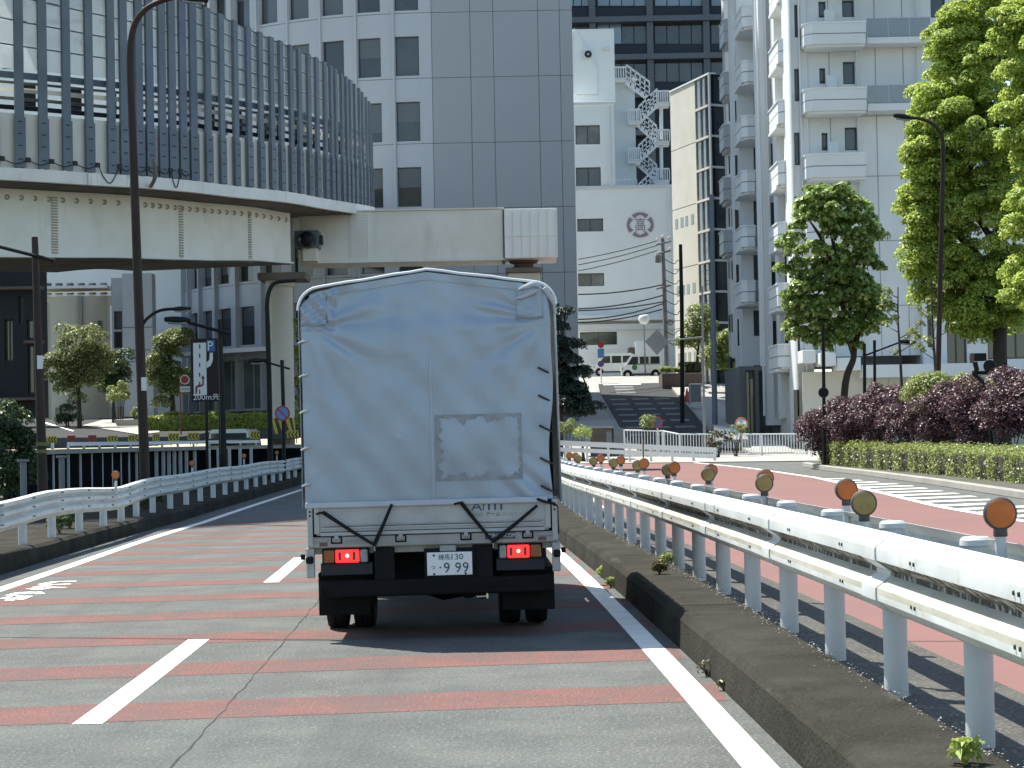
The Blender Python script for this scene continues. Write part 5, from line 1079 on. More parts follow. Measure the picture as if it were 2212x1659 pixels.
cv = thing('cream_building', 'cream building with rounded bays behind the street tree on the left', 'building', (-25, 122, 2.5))
mb = MB(); zt_c, zb_c = P(165, 640, 121).z, 2.0
for x, r in ((105, 1.0), (165, 1.9), (222, 0.9)):
    c = P(x, 760, 121); mb.lathe([(r, zb_c), (r, zt_c - (0.4 if x == 105 else 0)), (0, zt_c)], (c.x, 122.5, 0), 'z', 24)
mb.build('round_bay', 'cream_wall', cv, smooth=True)
a, b, c, d = RECT(92, 640, 243, 925, 123); MB().box(a, b, 123, 132, c, d).build('wall', 'cream_wall', cv); MB().box(a - 0.2, b + 0.2, 120.6, 124, d + 0.3, d + 0.45).build('coping', 'white_wall', cv)
for (x0, y0, x1, y1) in ((212, 693, 219, 712), (170, 640, 178, 720), (120, 880, 130, 905)):
    a, b, c, d = RECT(x0, y0, x1, y1, 120.5); MB().box(a, b, 120.4, 121, c, d).build('window', 'glass_dark', cv)
a, b, c, d = RECT(240, 660, 243, 880, 120.4); MB().tube([((a + b) / 2, 120.4, c), ((a + b) / 2, 120.4, d)], 0.06, 8).build('downpipe', 'white_rail', cv)
gw = thing('grey_annex', 'plain grey panel annex beside the cream building, under the viaduct', 'building', (-19, 118, 2.5))
px_wall(gw, 'wall', 'grey_panel_light', 266, 590, 330, 900, 117, [], 0.3, 1.2)
px_wall(gw, 'garage_wall', 'grey_panel', 242, 600, 266, 880, 118, [(246, 672, 264, 712), (246, 716, 264, 752)], 0.3, 1.0, panes=('glass_blind', 'glass_dark'), bars=1)
for y in (706, 755, 780):
    a, b, c, d = RECT(266, y, 330, y + 2, 117); MB().box(a, b, 116.98, 117.02, c, d).build('joint', 'joint_dark', gw)
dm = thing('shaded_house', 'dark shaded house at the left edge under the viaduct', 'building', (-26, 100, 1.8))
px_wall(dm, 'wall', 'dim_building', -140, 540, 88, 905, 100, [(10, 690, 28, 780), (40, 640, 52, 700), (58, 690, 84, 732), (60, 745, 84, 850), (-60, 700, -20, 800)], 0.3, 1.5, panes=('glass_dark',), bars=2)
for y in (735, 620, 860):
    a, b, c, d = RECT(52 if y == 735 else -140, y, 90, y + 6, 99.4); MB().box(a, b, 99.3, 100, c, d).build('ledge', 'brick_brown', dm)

# ---- upper street on the left, its retaining wall and posts
WL = [(20, 50), (60, 51.5), (145, 56), (300, 64), (420, 69), (560, 72), (720, 73)]
wpts = [P(x, 957, Y) for x, Y in WL]; wpts = [Vector((p.x, p.y, 0)) for p in wpts]
us_ = MB(); K = len(wpts); zu = lambda Y: 1.44 + max(0, Y - 66) * 0.030
for i in range(K - 1):
    a, b = wpts[i], wpts[i + 1]; n_ = 10
    for j in range(n_):
        def pt(p, t): Y = p.y + (134 - p.y) * t; X = p.x + (p.x * 134 / p.y - p.x) * t; return (X, Y, zu(Y))
        us_.add([pt(a, j / n_), pt(b, j / n_), pt(b, (j + 1) / n_), pt(a, (j + 1) / n_)], [(0, 1, 2, 3)])
structure(us_.build('upper_street', 'asphalt_dark'))
def on_upper(px, py):
    v = P(px, py, 1) - Vector((0, 0, CAM_H)); lo_, hi_ = 60.0, 160.0
    for _ in range(40):
        m_ = (lo_ + hi_) / 2
        if (CAM_H + v.z * lo_ - zu(lo_)) * (CAM_H + v.z * m_ - zu(m_)) <= 0: hi_ = m_
        else: lo_ = m_
    return Vector((v.x * lo_, lo_, zu(lo_)))
pz = MB(); q = [on_upper(x, y) for x, y in ((178, 920), (222, 908), (330, 904), (345, 935), (300, 940))]; pz.add([v + Vector((0, 0, 0.03)) for v in q], [tuple(range(len(q)))]); structure(pz.build('plaza_paving', 'pale_paving'))
pm_ = MB(); q = [on_upper(x, y) for x, y in ((88, 913), (93, 911), (160, 931), (158, 933))]; pm_.add([v + Vector((0, 0, 0.02)) for v in q], [(0, 1, 2, 3)]); structure(pm_.build('street_line', 'road_paint'))
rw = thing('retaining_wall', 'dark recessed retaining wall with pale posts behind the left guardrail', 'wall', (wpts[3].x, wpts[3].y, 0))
MB().sweep([(0.10, 0.0), (0.10, 1.32), (-0.10, 1.32), (-0.10, 0.0)], [p + Vector((0, 0, 0)) for p in wpts[::-1]]).build('back_wall', 'void_black', rw)  # deep shade between the posts put into its black colour
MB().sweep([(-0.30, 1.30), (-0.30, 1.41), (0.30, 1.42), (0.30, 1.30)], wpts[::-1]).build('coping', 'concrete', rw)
def wall_at(px):
    Y = interp(WL, px); p = P(px, 957, Y); return Vector((p.x, p.y, 0))
for px in (112, 145, 171, 195, 218, 239, 258, 276, 293, 315, 337, 352, 364, 376, 389, 402, 420, 451, 471, 495, 518, 542):
    p = wall_at(px); k_ = (p.y - 0.5) / p.y; p.x *= k_; p.y *= k_; MB().bevbox(p.x - 0.05, p.x + 0.05, p.y - 0.05, p.y + 0.05, 0.0, 1.34, 0.008).build('post', 'post_white', rw)
for (px, top_, Y) in ((50, 992, 44), (133, 984, 50)):
    p = P(px, top_, Y); t = tag(MB().lathe([(0.07, 0.0), (0.07, p.z - 0.06), (0.13, p.z - 0.05), (0.13, p.z), (0, p.z)], (p.x, Y, 0), 'z', 14).build('bollard', 'pole_grey', None, smooth=True), 'short grey bollard with a flat cap ' + ('in front of the dark bush at the left' if px == 50 else 'beside the first pale wall post'), 'bollard')
ur = thing('street_barrier', 'low white street barrier along the edge of the upper street', 'barrier', (wpts[3].x, wpts[3].y, 1.56))
MB().sweep([(-0.03, 1.50), (-0.03, 1.60), (0.03, 1.60), (0.03, 1.50)], [p + Vector((0, 0.15, 0)) for p in wpts[2:6]]).build('beam', 'white_rail', ur)
for i in range(14):
    p = wall_at(110 + i * 34); MB().box(p.x - 0.03, p.x + 0.03, p.y + 0.16, p.y + 0.22, 1.40, 1.58).build('post', 'white_rail', ur)
# chevron boards
CH = [(101, 122, 942, 958, 0), (145, 163, 941, 953, 1), (190, 208, 940, 953, 1), (231, 254, 941, 954, 0), (276, 298, 939, 953, 0), (329, 345, 937, 952, 0), (363, 387, 936, 952, 0), (405, 430, 935, 950, 0), (540, 561, 931, 948, 0), (620, 645, 930, 948, 0)]
labs = ['yellow chevron board nearest the left edge', 'left one of the two red chevron boards', 'right one of the two red chevron boards', 'yellow chevron board just right of the red ones', 'yellow chevron board just left of the brown lamp post', 'yellow chevron board just right of the brown lamp post', 'yellow chevron board under the street tree', 'yellow chevron board just left of the parking sign posts', 'yellow chevron board just right of the white van', 'yellow chevron board against the truck at the hazard striped column']
for i, (x0, x1, y0, y1, red) in enumerate(CH):
    Y = interp(WL, (x0 + x1) / 2) + 0.4; a, b, c, d = RECT(x0, y0, x1, y1, Y); t = thing('chevron_board', labs[i], 'sign', ((a + b) / 2, Y, 1.5), 'chevron boards along the upper street')
    bd = MB().bevbox(a, b, Y, Y + 0.03, c, d, 0.01).build('board', 'sign_red' if red else 'chevron_yellow', t)
    w_ = (b - a) / 3.4; h_ = d - c
    for k in range(3):
        xx = a + 0.03 + k * w_; m_ = (c + d) / 2; pol = [(xx, m_), (xx + w_ * 0.6, d - h_ * 0.1), (xx + w_ * 1.05, d - h_ * 0.1), (xx + w_ * 0.45, m_), (xx + w_ * 1.05, c + h_ * 0.1), (xx + w_ * 0.6, c + h_ * 0.1)]
        MB().prism(pol, Y - 0.006, Y).build('chevron', 'sign_red_dark' if red else 'chevron_black', bd)
    for xx in (a + 0.08, b - 0.08): MB().tube([(xx, Y + 0.05, 1.45), (xx, Y + 0.05, d - 0.05)], 0.018, 8).build('stake', 'pole_grey', t)

# ================================================================ SIDE STREET
zs = lambda Y: 0.47 + max(0, Y - 100) * 0.079 if Y < 176 else 0.47 + 76 * 0.079
ssl = lambda Y: interp([(100, 6.0), (112, 5.85), (150, 6.2), (176, 7.0)], Y); ssr = lambda Y: interp([(100, 11.2), (112, 10.5), (150, 11.5), (176, 12.4)], Y)
side = structure(strip(lambda Y: ssl(Y) - 12, lambda Y: ssr(Y) + 12, 100, 200, 2.0, -0.02, zs).build('hillside', 'concrete'))
sst = structure(strip(ssl, ssr, 100, 182, 2.0, 0.0, zs).build('side_street', 'asphalt_dark'))
structure(MB().add([(-10, 164.5, zs(164.5) + 0.02), (40, 164.5, zs(164.5) + 0.02), (40, 176, zs(176) + 0.02), (-10, 176, zs(176) + 0.02), (40, 187.9, zs(180) + 0.02), (-10, 187.9, zs(180) + 0.02)], [(0, 1, 2, 3), (3, 2, 4, 5)]).build('forecourt', 'concrete'))
for fn_, s_ in ((ssl, -1), (ssr, 1)):
    structure(MB().sweep([(0, 0), (0, 0.14), (s_ * 0.25, 0.14), (s_ * 0.25, 0)], [(fn_(Y), Y, zs(Y)) for Y in [100 + 3 * i for i in range(22)]]).build('kerb', 'concrete'))
    structure(strip(lambda Y: fn_(Y) + (s_ * 0.25 if s_ > 0 else -2.5), lambda Y: fn_(Y) + (2.2 if s_ > 0 else -0.25), 100, 165, 2.5, 0.13, zs).build('footway', 'pale_paving'))
for col in range(3):
    for k in range(7):
        Y = 113 + k * 5.2; x = ssl(Y) + (ssr(Y) - ssl(Y)) * (0.20 + 0.29 * col); strip(lambda q_: x - 0.55, lambda q_: x + 0.55, Y, Y + 1.4, 1.4, 0.012, zs).build('paint_bar', 'worn_paint', sst)
for k in range(3):
    Y = 152 + 3.6 * k; x = ssl(Y) + (ssr(Y) - ssl(Y)) * 0.36; strip(lambda q_: x - 0.7, lambda q_: x + 0.7, Y, Y + 2.0, 1.0, 0.012, zs).build('paint_bar', 'worn_paint', sst)
strip(lambda Y: ssl(Y) + 0.4, lambda Y: ssl(Y) + 3.3, 163.2, 164.3, 1.0, 0.012, zs).build('stop_line', 'road_paint', sst)

# ================================================================ UPPER DECK (above the picture; its shade lies on the road ahead)
UE = smoothpath([(-60, 2, 21), (-40, 16, 21), (-22, 34, 21), (-14.3, 46, 21), (-11.2, 51, 21), (-9, 57, 21), (-8, 65, 21), (-9, 73, 21), (-13, 80, 21), (-22, 86, 21), (-45, 90, 21), (-80, 92, 21)], 4)
ud = thing('upper_deck', 'second expressway deck passing high over the left lane, above the picture', 'viaduct', (-18, 66, 0))
MB().sweep([(0.0, 0.0), (0.0, 1.0), (-0.25, 1.0), (-0.3, 0.1), (-8.7, 0.1), (-8.75, 1.0), (-9.0, 1.0), (-9.0, 0.0), (-7.6, -0.4), (-7.4, -1.9), (-1.6, -1.9), (-1.4, -0.4)], UE).build('deck', 'deck_concrete', ud)
MB().sweep([(-0.05, 1.35), (-0.05, 1.43), (-0.13, 1.43), (-0.13, 1.35)], UE).build('hand_rail', 'pole_grey', ud); MB().sweep([(-0.05, 1.75), (-0.05, 1.83), (-0.13, 1.83), (-0.13, 1.75)], UE).build('hand_rail', 'pole_grey', ud)
for (x, y) in ((-19.5, 66), (-30, 34), (-40, 96)):
    MB().lathe([(1.1, -0.05), (1.0, 14), (1.3, 17.5), (2.2, 19.1), (0, 19.1)], (x, y, 0), 'z', 24).build('pier', 'concrete', ud, smooth=True)
oc = smoothpath([(-26, 25.0, 9.2), (-12, 20.9, 7.3), (-4, 18.4, 6.9), (3, 17.0, 7.0), (16, 14.5, 8.0)], 6)
tag(MB().tube(oc, 0.022, 8).build('overhead_cable', 'wire_black', None, smooth=True), 'thin black cable strung high across the road, above the picture', 'cable')

for px, y0, y1, Y, par in ((1866, -150, 800, YA + 1.5, ap), (1998, -150, 795, YA + 1.5, ap), (1322, 228, 404, YW - 0.15, wb), (1456, 410, 800, YW - 0.15, wb), (1240, 410, 700, YW - 0.15, wb)):
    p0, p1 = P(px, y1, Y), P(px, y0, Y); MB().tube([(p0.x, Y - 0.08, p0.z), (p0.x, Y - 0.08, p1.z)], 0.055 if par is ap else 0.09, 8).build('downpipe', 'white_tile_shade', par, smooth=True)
for i, (px, py) in enumerate(((1782, 40), (1786, 182), (1790, 326), (1615, 60), (1617, 179))):
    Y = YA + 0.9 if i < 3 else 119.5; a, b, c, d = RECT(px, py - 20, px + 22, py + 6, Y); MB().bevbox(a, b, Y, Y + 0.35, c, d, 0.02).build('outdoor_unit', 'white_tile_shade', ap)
# ================================================================ VEGETATION
def ell_clumps(px, py, rxp, ryp, Y, dep, n, cr, rng, inner=0.15):
    c = P(px, py, Y); k = Y / F_PX; out = []
    for _ in range(n):
        d = rng.normal(0, 1, 3); d /= np.linalg.norm(d); r = rng.uniform(inner, 0.92) ** 0.7
        out.append(((c.x + d[0] * r * rxp * k, Y + d[1] * r * dep, c.z + d[2] * r * ryp * k), cr * rng.uniform(0.65, 1.3)))
    return out
def tree(name, label, cat, trunk, rad, Y, lobes, n, size, leaf, seed, limbs=5, cr=0.45, group=None, flat=0.8, base_z=None, aspect=0.55, bark='bark'):
    rng = np.random.default_rng(seed); tp = [P(x, y, Y) for x, y in trunk]; 
    if base_z is not None: tp[0].z = base_z
    t = thing(name, label, cat, tuple(tp[0]), group); cl = []
    for (px, py, rxp, ryp, dep, k) in lobes: cl += ell_clumps(px, py, rxp, ryp, Y, dep, k, cr, rng)
    mb = MB(); sp = smoothpath(tp, 5); mb.tube(sp, [rad * (1 - 0.65 * i / (len(sp) - 1)) for i in range(len(sp))], 10)
    for k in range(limbs):
        s = sp[int(len(sp) * rng.uniform(0.45, 0.95)) - 1]; e = Vector(cl[rng.integers(len(cl))][0]); m = s.lerp(e, 0.5) + Vector((0, 0, 0.12 * (e - s).length)); mb.tube(smoothpath([s, m, e], 4), [rad * 0.45 * (1 - 0.75 * i / 8) for i in range(9)], 7)
    mb.build('trunk', bark, t, smooth=True)
    c, nr = clumps(cl, n, flat, rng); np_mesh('crown', leaves(c, nr, np.full(n, size), aspect, 0.55, rng), 4, leaf, t); return t
tree('camphor_tree', 'tall bright yellow green camphor tree overhanging the right lamp post', 'tree', [(2170, 960), (2160, 760), (2165, 500), (2150, 250)], 0.28, 66,
     [(2130, 330, 170, 370, 2.8, 210), (2030, 430, 85, 120, 1.6, 46), (2035, 290, 65, 110, 1.4, 30), (2085, 140, 80, 140, 1.6, 40), (2150, -20, 110, 120, 1.8, 34), (2050, 560, 85, 100, 1.5, 36), (2080, 640, 95, 80, 1.6, 34), (2180, 600, 80, 90, 1.6, 36), (2115, 690, 95, 48, 1.6, 26), (2190, 680, 60, 60, 1.5, 16), (2190, 120, 70, 150, 1.6, 34), (2000, 500, 50, 60, 1.2, 16), (1992, 350, 46, 80, 1.2, 18), (2022, 225, 52, 66, 1.2, 16), (2062, 85, 55, 75, 1.3, 18), (1985, 450, 42, 80, 1.1, 16), (1998, 570, 42, 66, 1.1, 14), (1985, 620, 22, 40, 0.8, 4)], 260000, 0.105, 'leaf_camphor', 41, 12, 0.40, base_z=0.2)
tree('camphor_tree', 'second camphor tree cut off by the right picture edge, nearer than the first', 'tree', [(2330, 980), (2330, 700), (2320, 400), (2310, 200)], 0.28, 54,
     [(2290, 200, 120, 240, 2.0, 90), (2240, 430, 70, 140, 1.4, 40), (2230, 620, 60, 95, 1.2, 26), (2215, 240, 55, 130, 1.2, 26), (2200, 60, 60, 90, 1.2, 20)], 80000, 0.10, 'leaf_camphor', 42, 7, 0.34, base_z=0.2)
tree('street_tree', 'broadleaf street tree with a leaning trunk before the white apartment block', 'tree', [(1812, 885), (1826, 830), (1845, 760), (1820, 660), (1800, 520)], 0.15, 74,
     [(1800, 540, 98, 120, 1.4, 60), (1768, 450, 58, 60, 0.9, 18), (1812, 425, 48, 40, 0.8, 12), (1800, 660, 118, 105, 1.5, 64), (1862, 640, 60, 95, 1.1, 24), (1730, 670, 52, 80, 1.0, 20), (1885, 690, 38, 55, 0.8, 10), (1868, 520, 40, 60, 0.8, 12), (1715, 560, 34, 60, 0.8, 10), (1742, 610, 50, 60, 0.9, 14), (1850, 460, 40, 45, 0.8, 10), (1770, 730, 62, 42, 1.0, 14), (1840, 720, 50, 45, 1.0, 12)], 25000, 0.170, 'leaf_broad', 43, 12, 0.30, base_z=0.3, aspect=0.75)
tree('street_tree', 'round clipped olive green street tree on the far left before the cream building', 'tree', [(172, 925), (171, 870), (168, 800), (165, 740)], 0.12, 96,
     [(165, 740, 60, 55, 1.1, 15), (148, 815, 50, 62, 1.0, 24), (192, 800, 46, 66, 1.0, 20), (215, 770, 22, 30, 0.6, 3), (130, 770, 30, 40, 0.8, 4)], 15000, 0.12, 'leaf_olive', 44, 5, 0.50, base_z=2.2)
tree('street_tree', 'ragged olive green street tree with a thick trunk left of the parking sign', 'tree', [(378, 935), (374, 890), (370, 820), (368, 760)], 0.15, 88,
     [(370, 745, 32, 40, 0.9, 8), (345, 790, 30, 40, 0.8, 6), (385, 800, 32, 60, 0.8, 8), (365, 850, 38, 32, 0.8, 6), (395, 740, 18, 30, 0.6, 3), (330, 820, 18, 30, 0.6, 2)], 13000, 0.115, 'leaf_olive', 45, 5, 0.44, base_z=1.9)
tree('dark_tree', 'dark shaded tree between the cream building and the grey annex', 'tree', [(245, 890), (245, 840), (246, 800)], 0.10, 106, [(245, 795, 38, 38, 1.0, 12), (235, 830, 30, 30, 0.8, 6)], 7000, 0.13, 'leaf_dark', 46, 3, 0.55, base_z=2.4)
tree('street_tree', 'sunlit green tree glimpsed just left of the truck cover', 'tree', [(655, 935), (655, 860), (652, 740)], 0.12, 98, [(650, 740, 22, 70, 0.8, 10), (648, 850, 22, 60, 0.8, 8)], 4200, 0.12, 'leaf_hedge', 47, 3, 0.36, base_z=1.9)
tree('conifer', 'dark green conifer standing right of the truck below the office tower', 'tree', [(1208, 950), (1212, 850), (1216, 740), (1205, 655)], 0.16, 96,
     [(1205, 690, 28, 45, 0.8, 8), (1215, 745, 42, 35, 1.0, 10), (1225, 800, 52, 35, 1.1, 12), (1238, 850, 52, 30, 1.1, 10), (1250, 885, 46, 22, 1.0, 8), (1200, 870, 40, 40, 1.0, 8), (1262, 850, 25, 20, 0.7, 4)], 22000, 0.15, 'leaf_conifer', 48, 8, 0.52, base_z=0.5, aspect=0.35, flat=0.55)
tree('garden_tree', 'bright green garden tree behind the planter beside the steel pole', 'tree', [(1505, 800), (1508, 760), (1512, 710)], 0.14, 152, [(1512, 705, 34, 35, 1.4, 10), (1495, 740, 24, 26, 1.0, 5)], 7000, 0.17, 'leaf_hedge', 49, 3, 0.75)
tree('garden_tree', 'bright green garden tree left of the apartment block foot', 'tree', [(1560, 810), (1560, 780), (1560, 740)], 0.14, 146, [(1562, 745, 26, 32, 1.2, 9), (1550, 785, 26, 24, 1.0, 6)], 7000, 0.16, 'leaf_hedge', 50, 3, 0.7)
for k, (pts, Y, lab) in enumerate((([(1948, 838), (1944, 760), (1940, 690), (1940, 620)], 66, 'thin leafless sapling with tiny leaf tufts left of the right lamp post'), ([(2024, 835), (2018, 760), (2014, 690), (2012, 600)], 64, 'thin sapling almost touching the right lamp post'))):
    rng = np.random.default_rng(60 + k); tp = smoothpath([P(x, y, Y) for x, y in pts], 5); t = thing('sapling', lab, 'tree', tuple(tp[0])); mb = MB(); mb.tube(tp, [0.05 - 0.035 * i / (len(tp) - 1) for i in range(len(tp))], 7); tips = []
    for j in range(10):
        s = tp[4 + j]; a = rng.uniform(0, 6.28); e = s + Vector((math.cos(a) * 0.55, math.sin(a) * 0.4, 0.35)) * rng.uniform(0.6, 1.2); mb.tube([s, s.lerp(e, 0.5) - Vector((0, 0, 0.04)), e], [0.018, 0.012, 0.006], 5); tips += [(tuple(e), 0.17), (tuple(s.lerp(e, 0.7)), 0.10)]
    mb.build('trunk', 'bark', t, smooth=True); c, nr = clumps(tips, 420, 0.7, rng); stuff(np_mesh('leaf_tufts', leaves(c, nr, np.full(420, 0.11), 0.6, 0.6, rng), 4, 'leaf_hedge', t))
# shrubs
def shrub(name, label, px, py, rxp, ryp, Y, dep, n, size, leaf, seed, base=None, group=None, cat='shrub', cr=0.28, k=16):
    rng = np.random.default_rng(seed); c = P(px, py, Y); kk = Y / F_PX; bz = base if base is not None else c.z - ryp * kk; t = thing(name, label, cat, (c.x, Y, bz), group)
    cl = ell_clumps(px, py, rxp, ryp, Y, dep, k, cr, rng, 0.3); mb = MB()
    for j in range(5):
        e = Vector(cl[rng.integers(len(cl))][0]); b = Vector((c.x + rng.uniform(-0.1, 0.1), Y + rng.uniform(-0.1, 0.1), bz - 0.05)); mb.tube([b, b.lerp(e, 0.5) + Vector((0, 0, 0.05)), e], [0.03, 0.02, 0.008], 6)
    mb.build('stems', 'bark', t); q, nr = clumps(cl, n, 0.85, rng); q[:, 2] = np.maximum(q[:, 2], bz + 0.01); np_mesh('foliage', leaves(q, nr, np.full(n, size), 0.5, 0.6, rng), 4, leaf, t); return t
PUR = [(1790, 935, 62, 58, 72.5, 'leaf_purple', 'purple leaved shrub at the left end of the row by the white fence'), (1855, 915, 62, 66, 70, 'leaf_purple', 'second purple shrub from the fence, beside the leaning tree trunk'), (1908, 905, 64, 72, 67, 'leaf_purple', 'third purple shrub from the fence, below the short lamp posts'), (1965, 898, 66, 76, 64.5, 'leaf_purple', 'fourth purple shrub from the fence, below the thin sapling'),
       (2008, 872, 36, 48, 62.0, 'leaf_hedge', 'green spiky shrub breaking through the purple row below the right lamp post'), (2048, 902, 66, 76, 61, 'leaf_purple', 'purple shrub just right of the green spiky one'), (2118, 905, 70, 76, 58.5, 'leaf_purple', 'purple shrub below the traffic camera at the right'), (2190, 895, 60, 82, 56, 'leaf_purple', 'purple shrub cut by the right picture edge')]
for i, (px, py, a, b, Y, lf, lab) in enumerate(PUR): shrub('purple_shrub' if lf == 'leaf_purple' else 'green_shrub', lab, px, py, a, b, Y, 1.0, 16000, 0.078, lf, 70 + i, base=zt(Y) + 0.14, group='shrubs behind the clipped hedge', k=30, cr=0.42)
shrub('lime_shrub', 'lime green shrub top showing above the purple row at the right', 2100, 838, 48, 20, 62, 0.7, 1600, 0.10, 'leaf_lime', 80, base=zt(62) + 0.14)
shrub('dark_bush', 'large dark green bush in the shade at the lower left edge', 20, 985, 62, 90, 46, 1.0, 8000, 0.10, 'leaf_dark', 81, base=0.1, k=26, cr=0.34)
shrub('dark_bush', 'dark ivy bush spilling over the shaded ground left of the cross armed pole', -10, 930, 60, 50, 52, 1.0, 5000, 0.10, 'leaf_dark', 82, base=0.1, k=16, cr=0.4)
shrub('round_bush', 'sunlit round clipped bush beside the stone planter on the left', 257, 848, 22, 28, 101, 0.7, 2600, 0.09, 'leaf_hedge', 83, base=2.2)
shrub('dark_bush', 'low dark bush at the foot of the round olive tree', 147, 895, 28, 24, 99, 0.7, 2200, 0.10, 'leaf_dark', 84, base=2.2)
shrub('flower_bush', 'pale flowering bush at the foot of the conifer', 1222, 922, 28, 16, 93, 0.6, 1500, 0.08, 'leaf_olive', 85, base=0.45)
shrub('flower_bush', 'small yellow green bush beside the brown cabinet', 1258, 938, 18, 10, 92, 0.5, 900, 0.08, 'leaf_lime', 86, base=0.42)
shrub('fence_weed', 'tall reddish weeds growing against the white fence', 1548, 950, 30, 28, 95, 0.4, 1100, 0.10, 'leaf_dry', 87, base=0.43, cr=0.18)
shrub('fence_weed', 'small green shrub behind the white fence near the no parking sign', 1398, 912, 16, 14, 99, 0.4, 800, 0.09, 'leaf_hedge', 88, base=0.5, cr=0.2)
shrub('fence_weed', 'straggling green weeds on the white fence before the traffic mirror', 1590, 930, 28, 18, 96, 0.4, 500, 0.09, 'leaf_olive', 89, base=0.45, cr=0.16)
def hedge(name, label, path, hgt, dep, n, size, leaf, seed):
    """clipped hedge along a path of points: leaf faces over a bulging box"""
    rng = np.random.default_rng(seed); path = [Vector(p) for p in path]; t = thing(name, label, 'hedge', tuple(path[0])); seglen = [(b - a).length for a, b in zip(path, path[1:])]; tot = sum(seglen); pts = []; nrs = []
    for _ in range(n):
        s = rng.uniform(0, tot); i = 0
        while s > seglen[i] and i < len(seglen) - 1: s -= seglen[i]; i += 1
        a, b = path[i], path[i + 1]; p = a.lerp(b, min(1, s / seglen[i])); d = (b - a).normalized(); rt = Vector((d.y, -d.x, 0)); u = rng.uniform(); w = 0.07 * math.sin((p.x + p.y) * 3.1) + 0.05 * math.sin(p.y * 7.3 + p.x) + rng.normal(0, 0.035)
        if u < 0.40: q = p + rt * (dep / 2 + w) + Vector((0, 0, rng.uniform(0.02, hgt))); nn = rt
        elif u < 0.80: q = p + rt * rng.uniform(-dep / 2, dep / 2) + Vector((0, 0, hgt + w)); nn = Vector((0, 0, 1))
        else: q = p + rt * (-dep / 2 - w) + Vector((0, 0, rng.uniform(0.02, hgt))); nn = -rt
        pts.append(q); nrs.append(nn + Vector((0, 0, 0.7)))
    mb = MB(); mb.sweep([(-dep / 2 + 0.14, 0.0), (-dep / 2 + 0.12, hgt - 0.14), (dep / 2 - 0.12, hgt - 0.14), (dep / 2 - 0.14, 0.0)], path); mb.build('branches', 'bark', t)
    np_mesh('foliage', leaves(np.array(pts), np.array(nrs), np.full(n, size), 0.6, 0.6, rng), 4, leaf, t); return t
hedge('clipped_hedge', 'long clipped bright green hedge along the right kerb', [(kerb_edge(Y) + interp([(40, 1.9), (46, 1.7), (60, 1.3), (74, 0.8)], Y), Y, zt(Y) + 0.12) for Y in [74 - 2.0 * i for i in range(18)]][::-1], 0.72, 1.0, 30000, 0.075, 'leaf_hedge', 91)
p = [on_upper(x, 940) for x in (305, 360, 430, 500, 560, 640)]; hedge('low_hedge', 'low yellow green hedge before the glazed ground floor on the left', [(v.x * 87 / v.y, 87 + 0.3 * i, zu(87)) for i, v in enumerate(p)], 0.62, 1.3, 14000, 0.085, 'leaf_lime', 92)
hedge('planter_hedge', 'bright lawn like hedge on top of the brick planter up the side street', [P(1436, 804, 158) , P(1470, 804, 157)], 0.35, 1.2, 1200, 0.12, 'leaf_lime', 93)

# ================================================================ POLES, LAMPS AND SIGNS
def ppath(pts, Y, n=5): return smoothpath([P(x, y, Y) for x, y in pts], n)
def taper(path, r0, r1): return [r0 + (r1 - r0) * i / (len(path) - 1) for i in range(len(path))]
def lamp_head(parent, a, b, Y, thick, name='lamp_head', m='pole_black'):
    p, q = P(*a, Y), P(*b, Y); L = smoothpath([p, p.lerp(q, 0.3), p.lerp(q, 0.7), q], 4); n = len(L); o = MB().tube(L, [thick * (0.35 + 0.65 * math.sin(math.pi * min(1, (i + 1.5) / (n + 1)))) for i in range(n)], 10).build(name, m, parent, smooth=True)
    MB().tube([p.lerp(q, 0.15) - Vector((0, 0, thick * 0.75)), p.lerp(q, 0.85) - Vector((0, 0, thick * 0.75))], thick * 0.55, 8).build('diffuser', 'lamp_clear', o, smooth=True); return o
Y = 41
t = thing('street_lamp', 'tall brown street lamp with a curved top before the viaduct', 'street lamp', (P(312, 1040, Y).x, Y, 0))
pa = ppath([(316, 1180), (312, 1000), (303, 760), (296, 560), (289, 360), (283, 200), (281, 120), (287, 66), (303, 32), (330, 10), (370, -4), (405, -8)], Y, 6); pa[0].z = 0.0
MB().tube(pa, taper(pa, 0.105, 0.042), 14).build('pole', 'pole_brown', t, smooth=True); lamp_head(t, (385, -6), (450, 2), Y, 0.07)
ar = ppath([(305, 708), (318, 688), (345, 671), (380, 667)], Y); MB().tube(ar, 0.03, 8).build('arm', 'pole_black', t, smooth=True); lamp_head(t, (372, 668), (413, 666), Y, 0.05)
a, b, c, d = RECT(305, 815, 316, 844, Y - 0.12); MB().bevbox(a, b, Y - 0.12, Y - 0.09, c, d, 0.005).build('number_tag', 'sign_white', t)
Y = 36
t = thing('cross_pole', 'brown pole with a slanting cross bar at the far left', 'pole', (P(90, 1060, Y).x, Y, 0)); pa = ppath([(98, 1220), (92, 1040), (84, 780), (75, 512)], Y); pa[0].z = 0
MB().tube(pa, taper(pa, 0.105, 0.055), 12).build('pole', 'pole_brown', t, smooth=True); MB().tube([P(-60, 518, Y - 0.1), P(118, 563, Y - 0.1)], 0.032, 10).build('cross_bar', 'pole_black', t, smooth=True)
a, b, c, d = RECT(80, 768, 92, 797, Y - 0.12); MB().bevbox(a, b, Y - 0.12, Y - 0.09, c, d, 0.005).build('number_tag', 'sign_white', t)
for y in (955, 971): MB().tube([P(92, y, Y), P(92, y + 8, Y)], 0.104, 12).build('reflective_band', 'leaf_olive', t)
Y = 60
t = thing('street_lamp', 'black street lamp whose arm reaches left over the parking sign', 'street lamp', (P(482, 1000, Y).x, Y, 0.15)); pa = ppath([(485, 1070), (480, 860), (474, 690)], Y); pa[0].z = 0.15
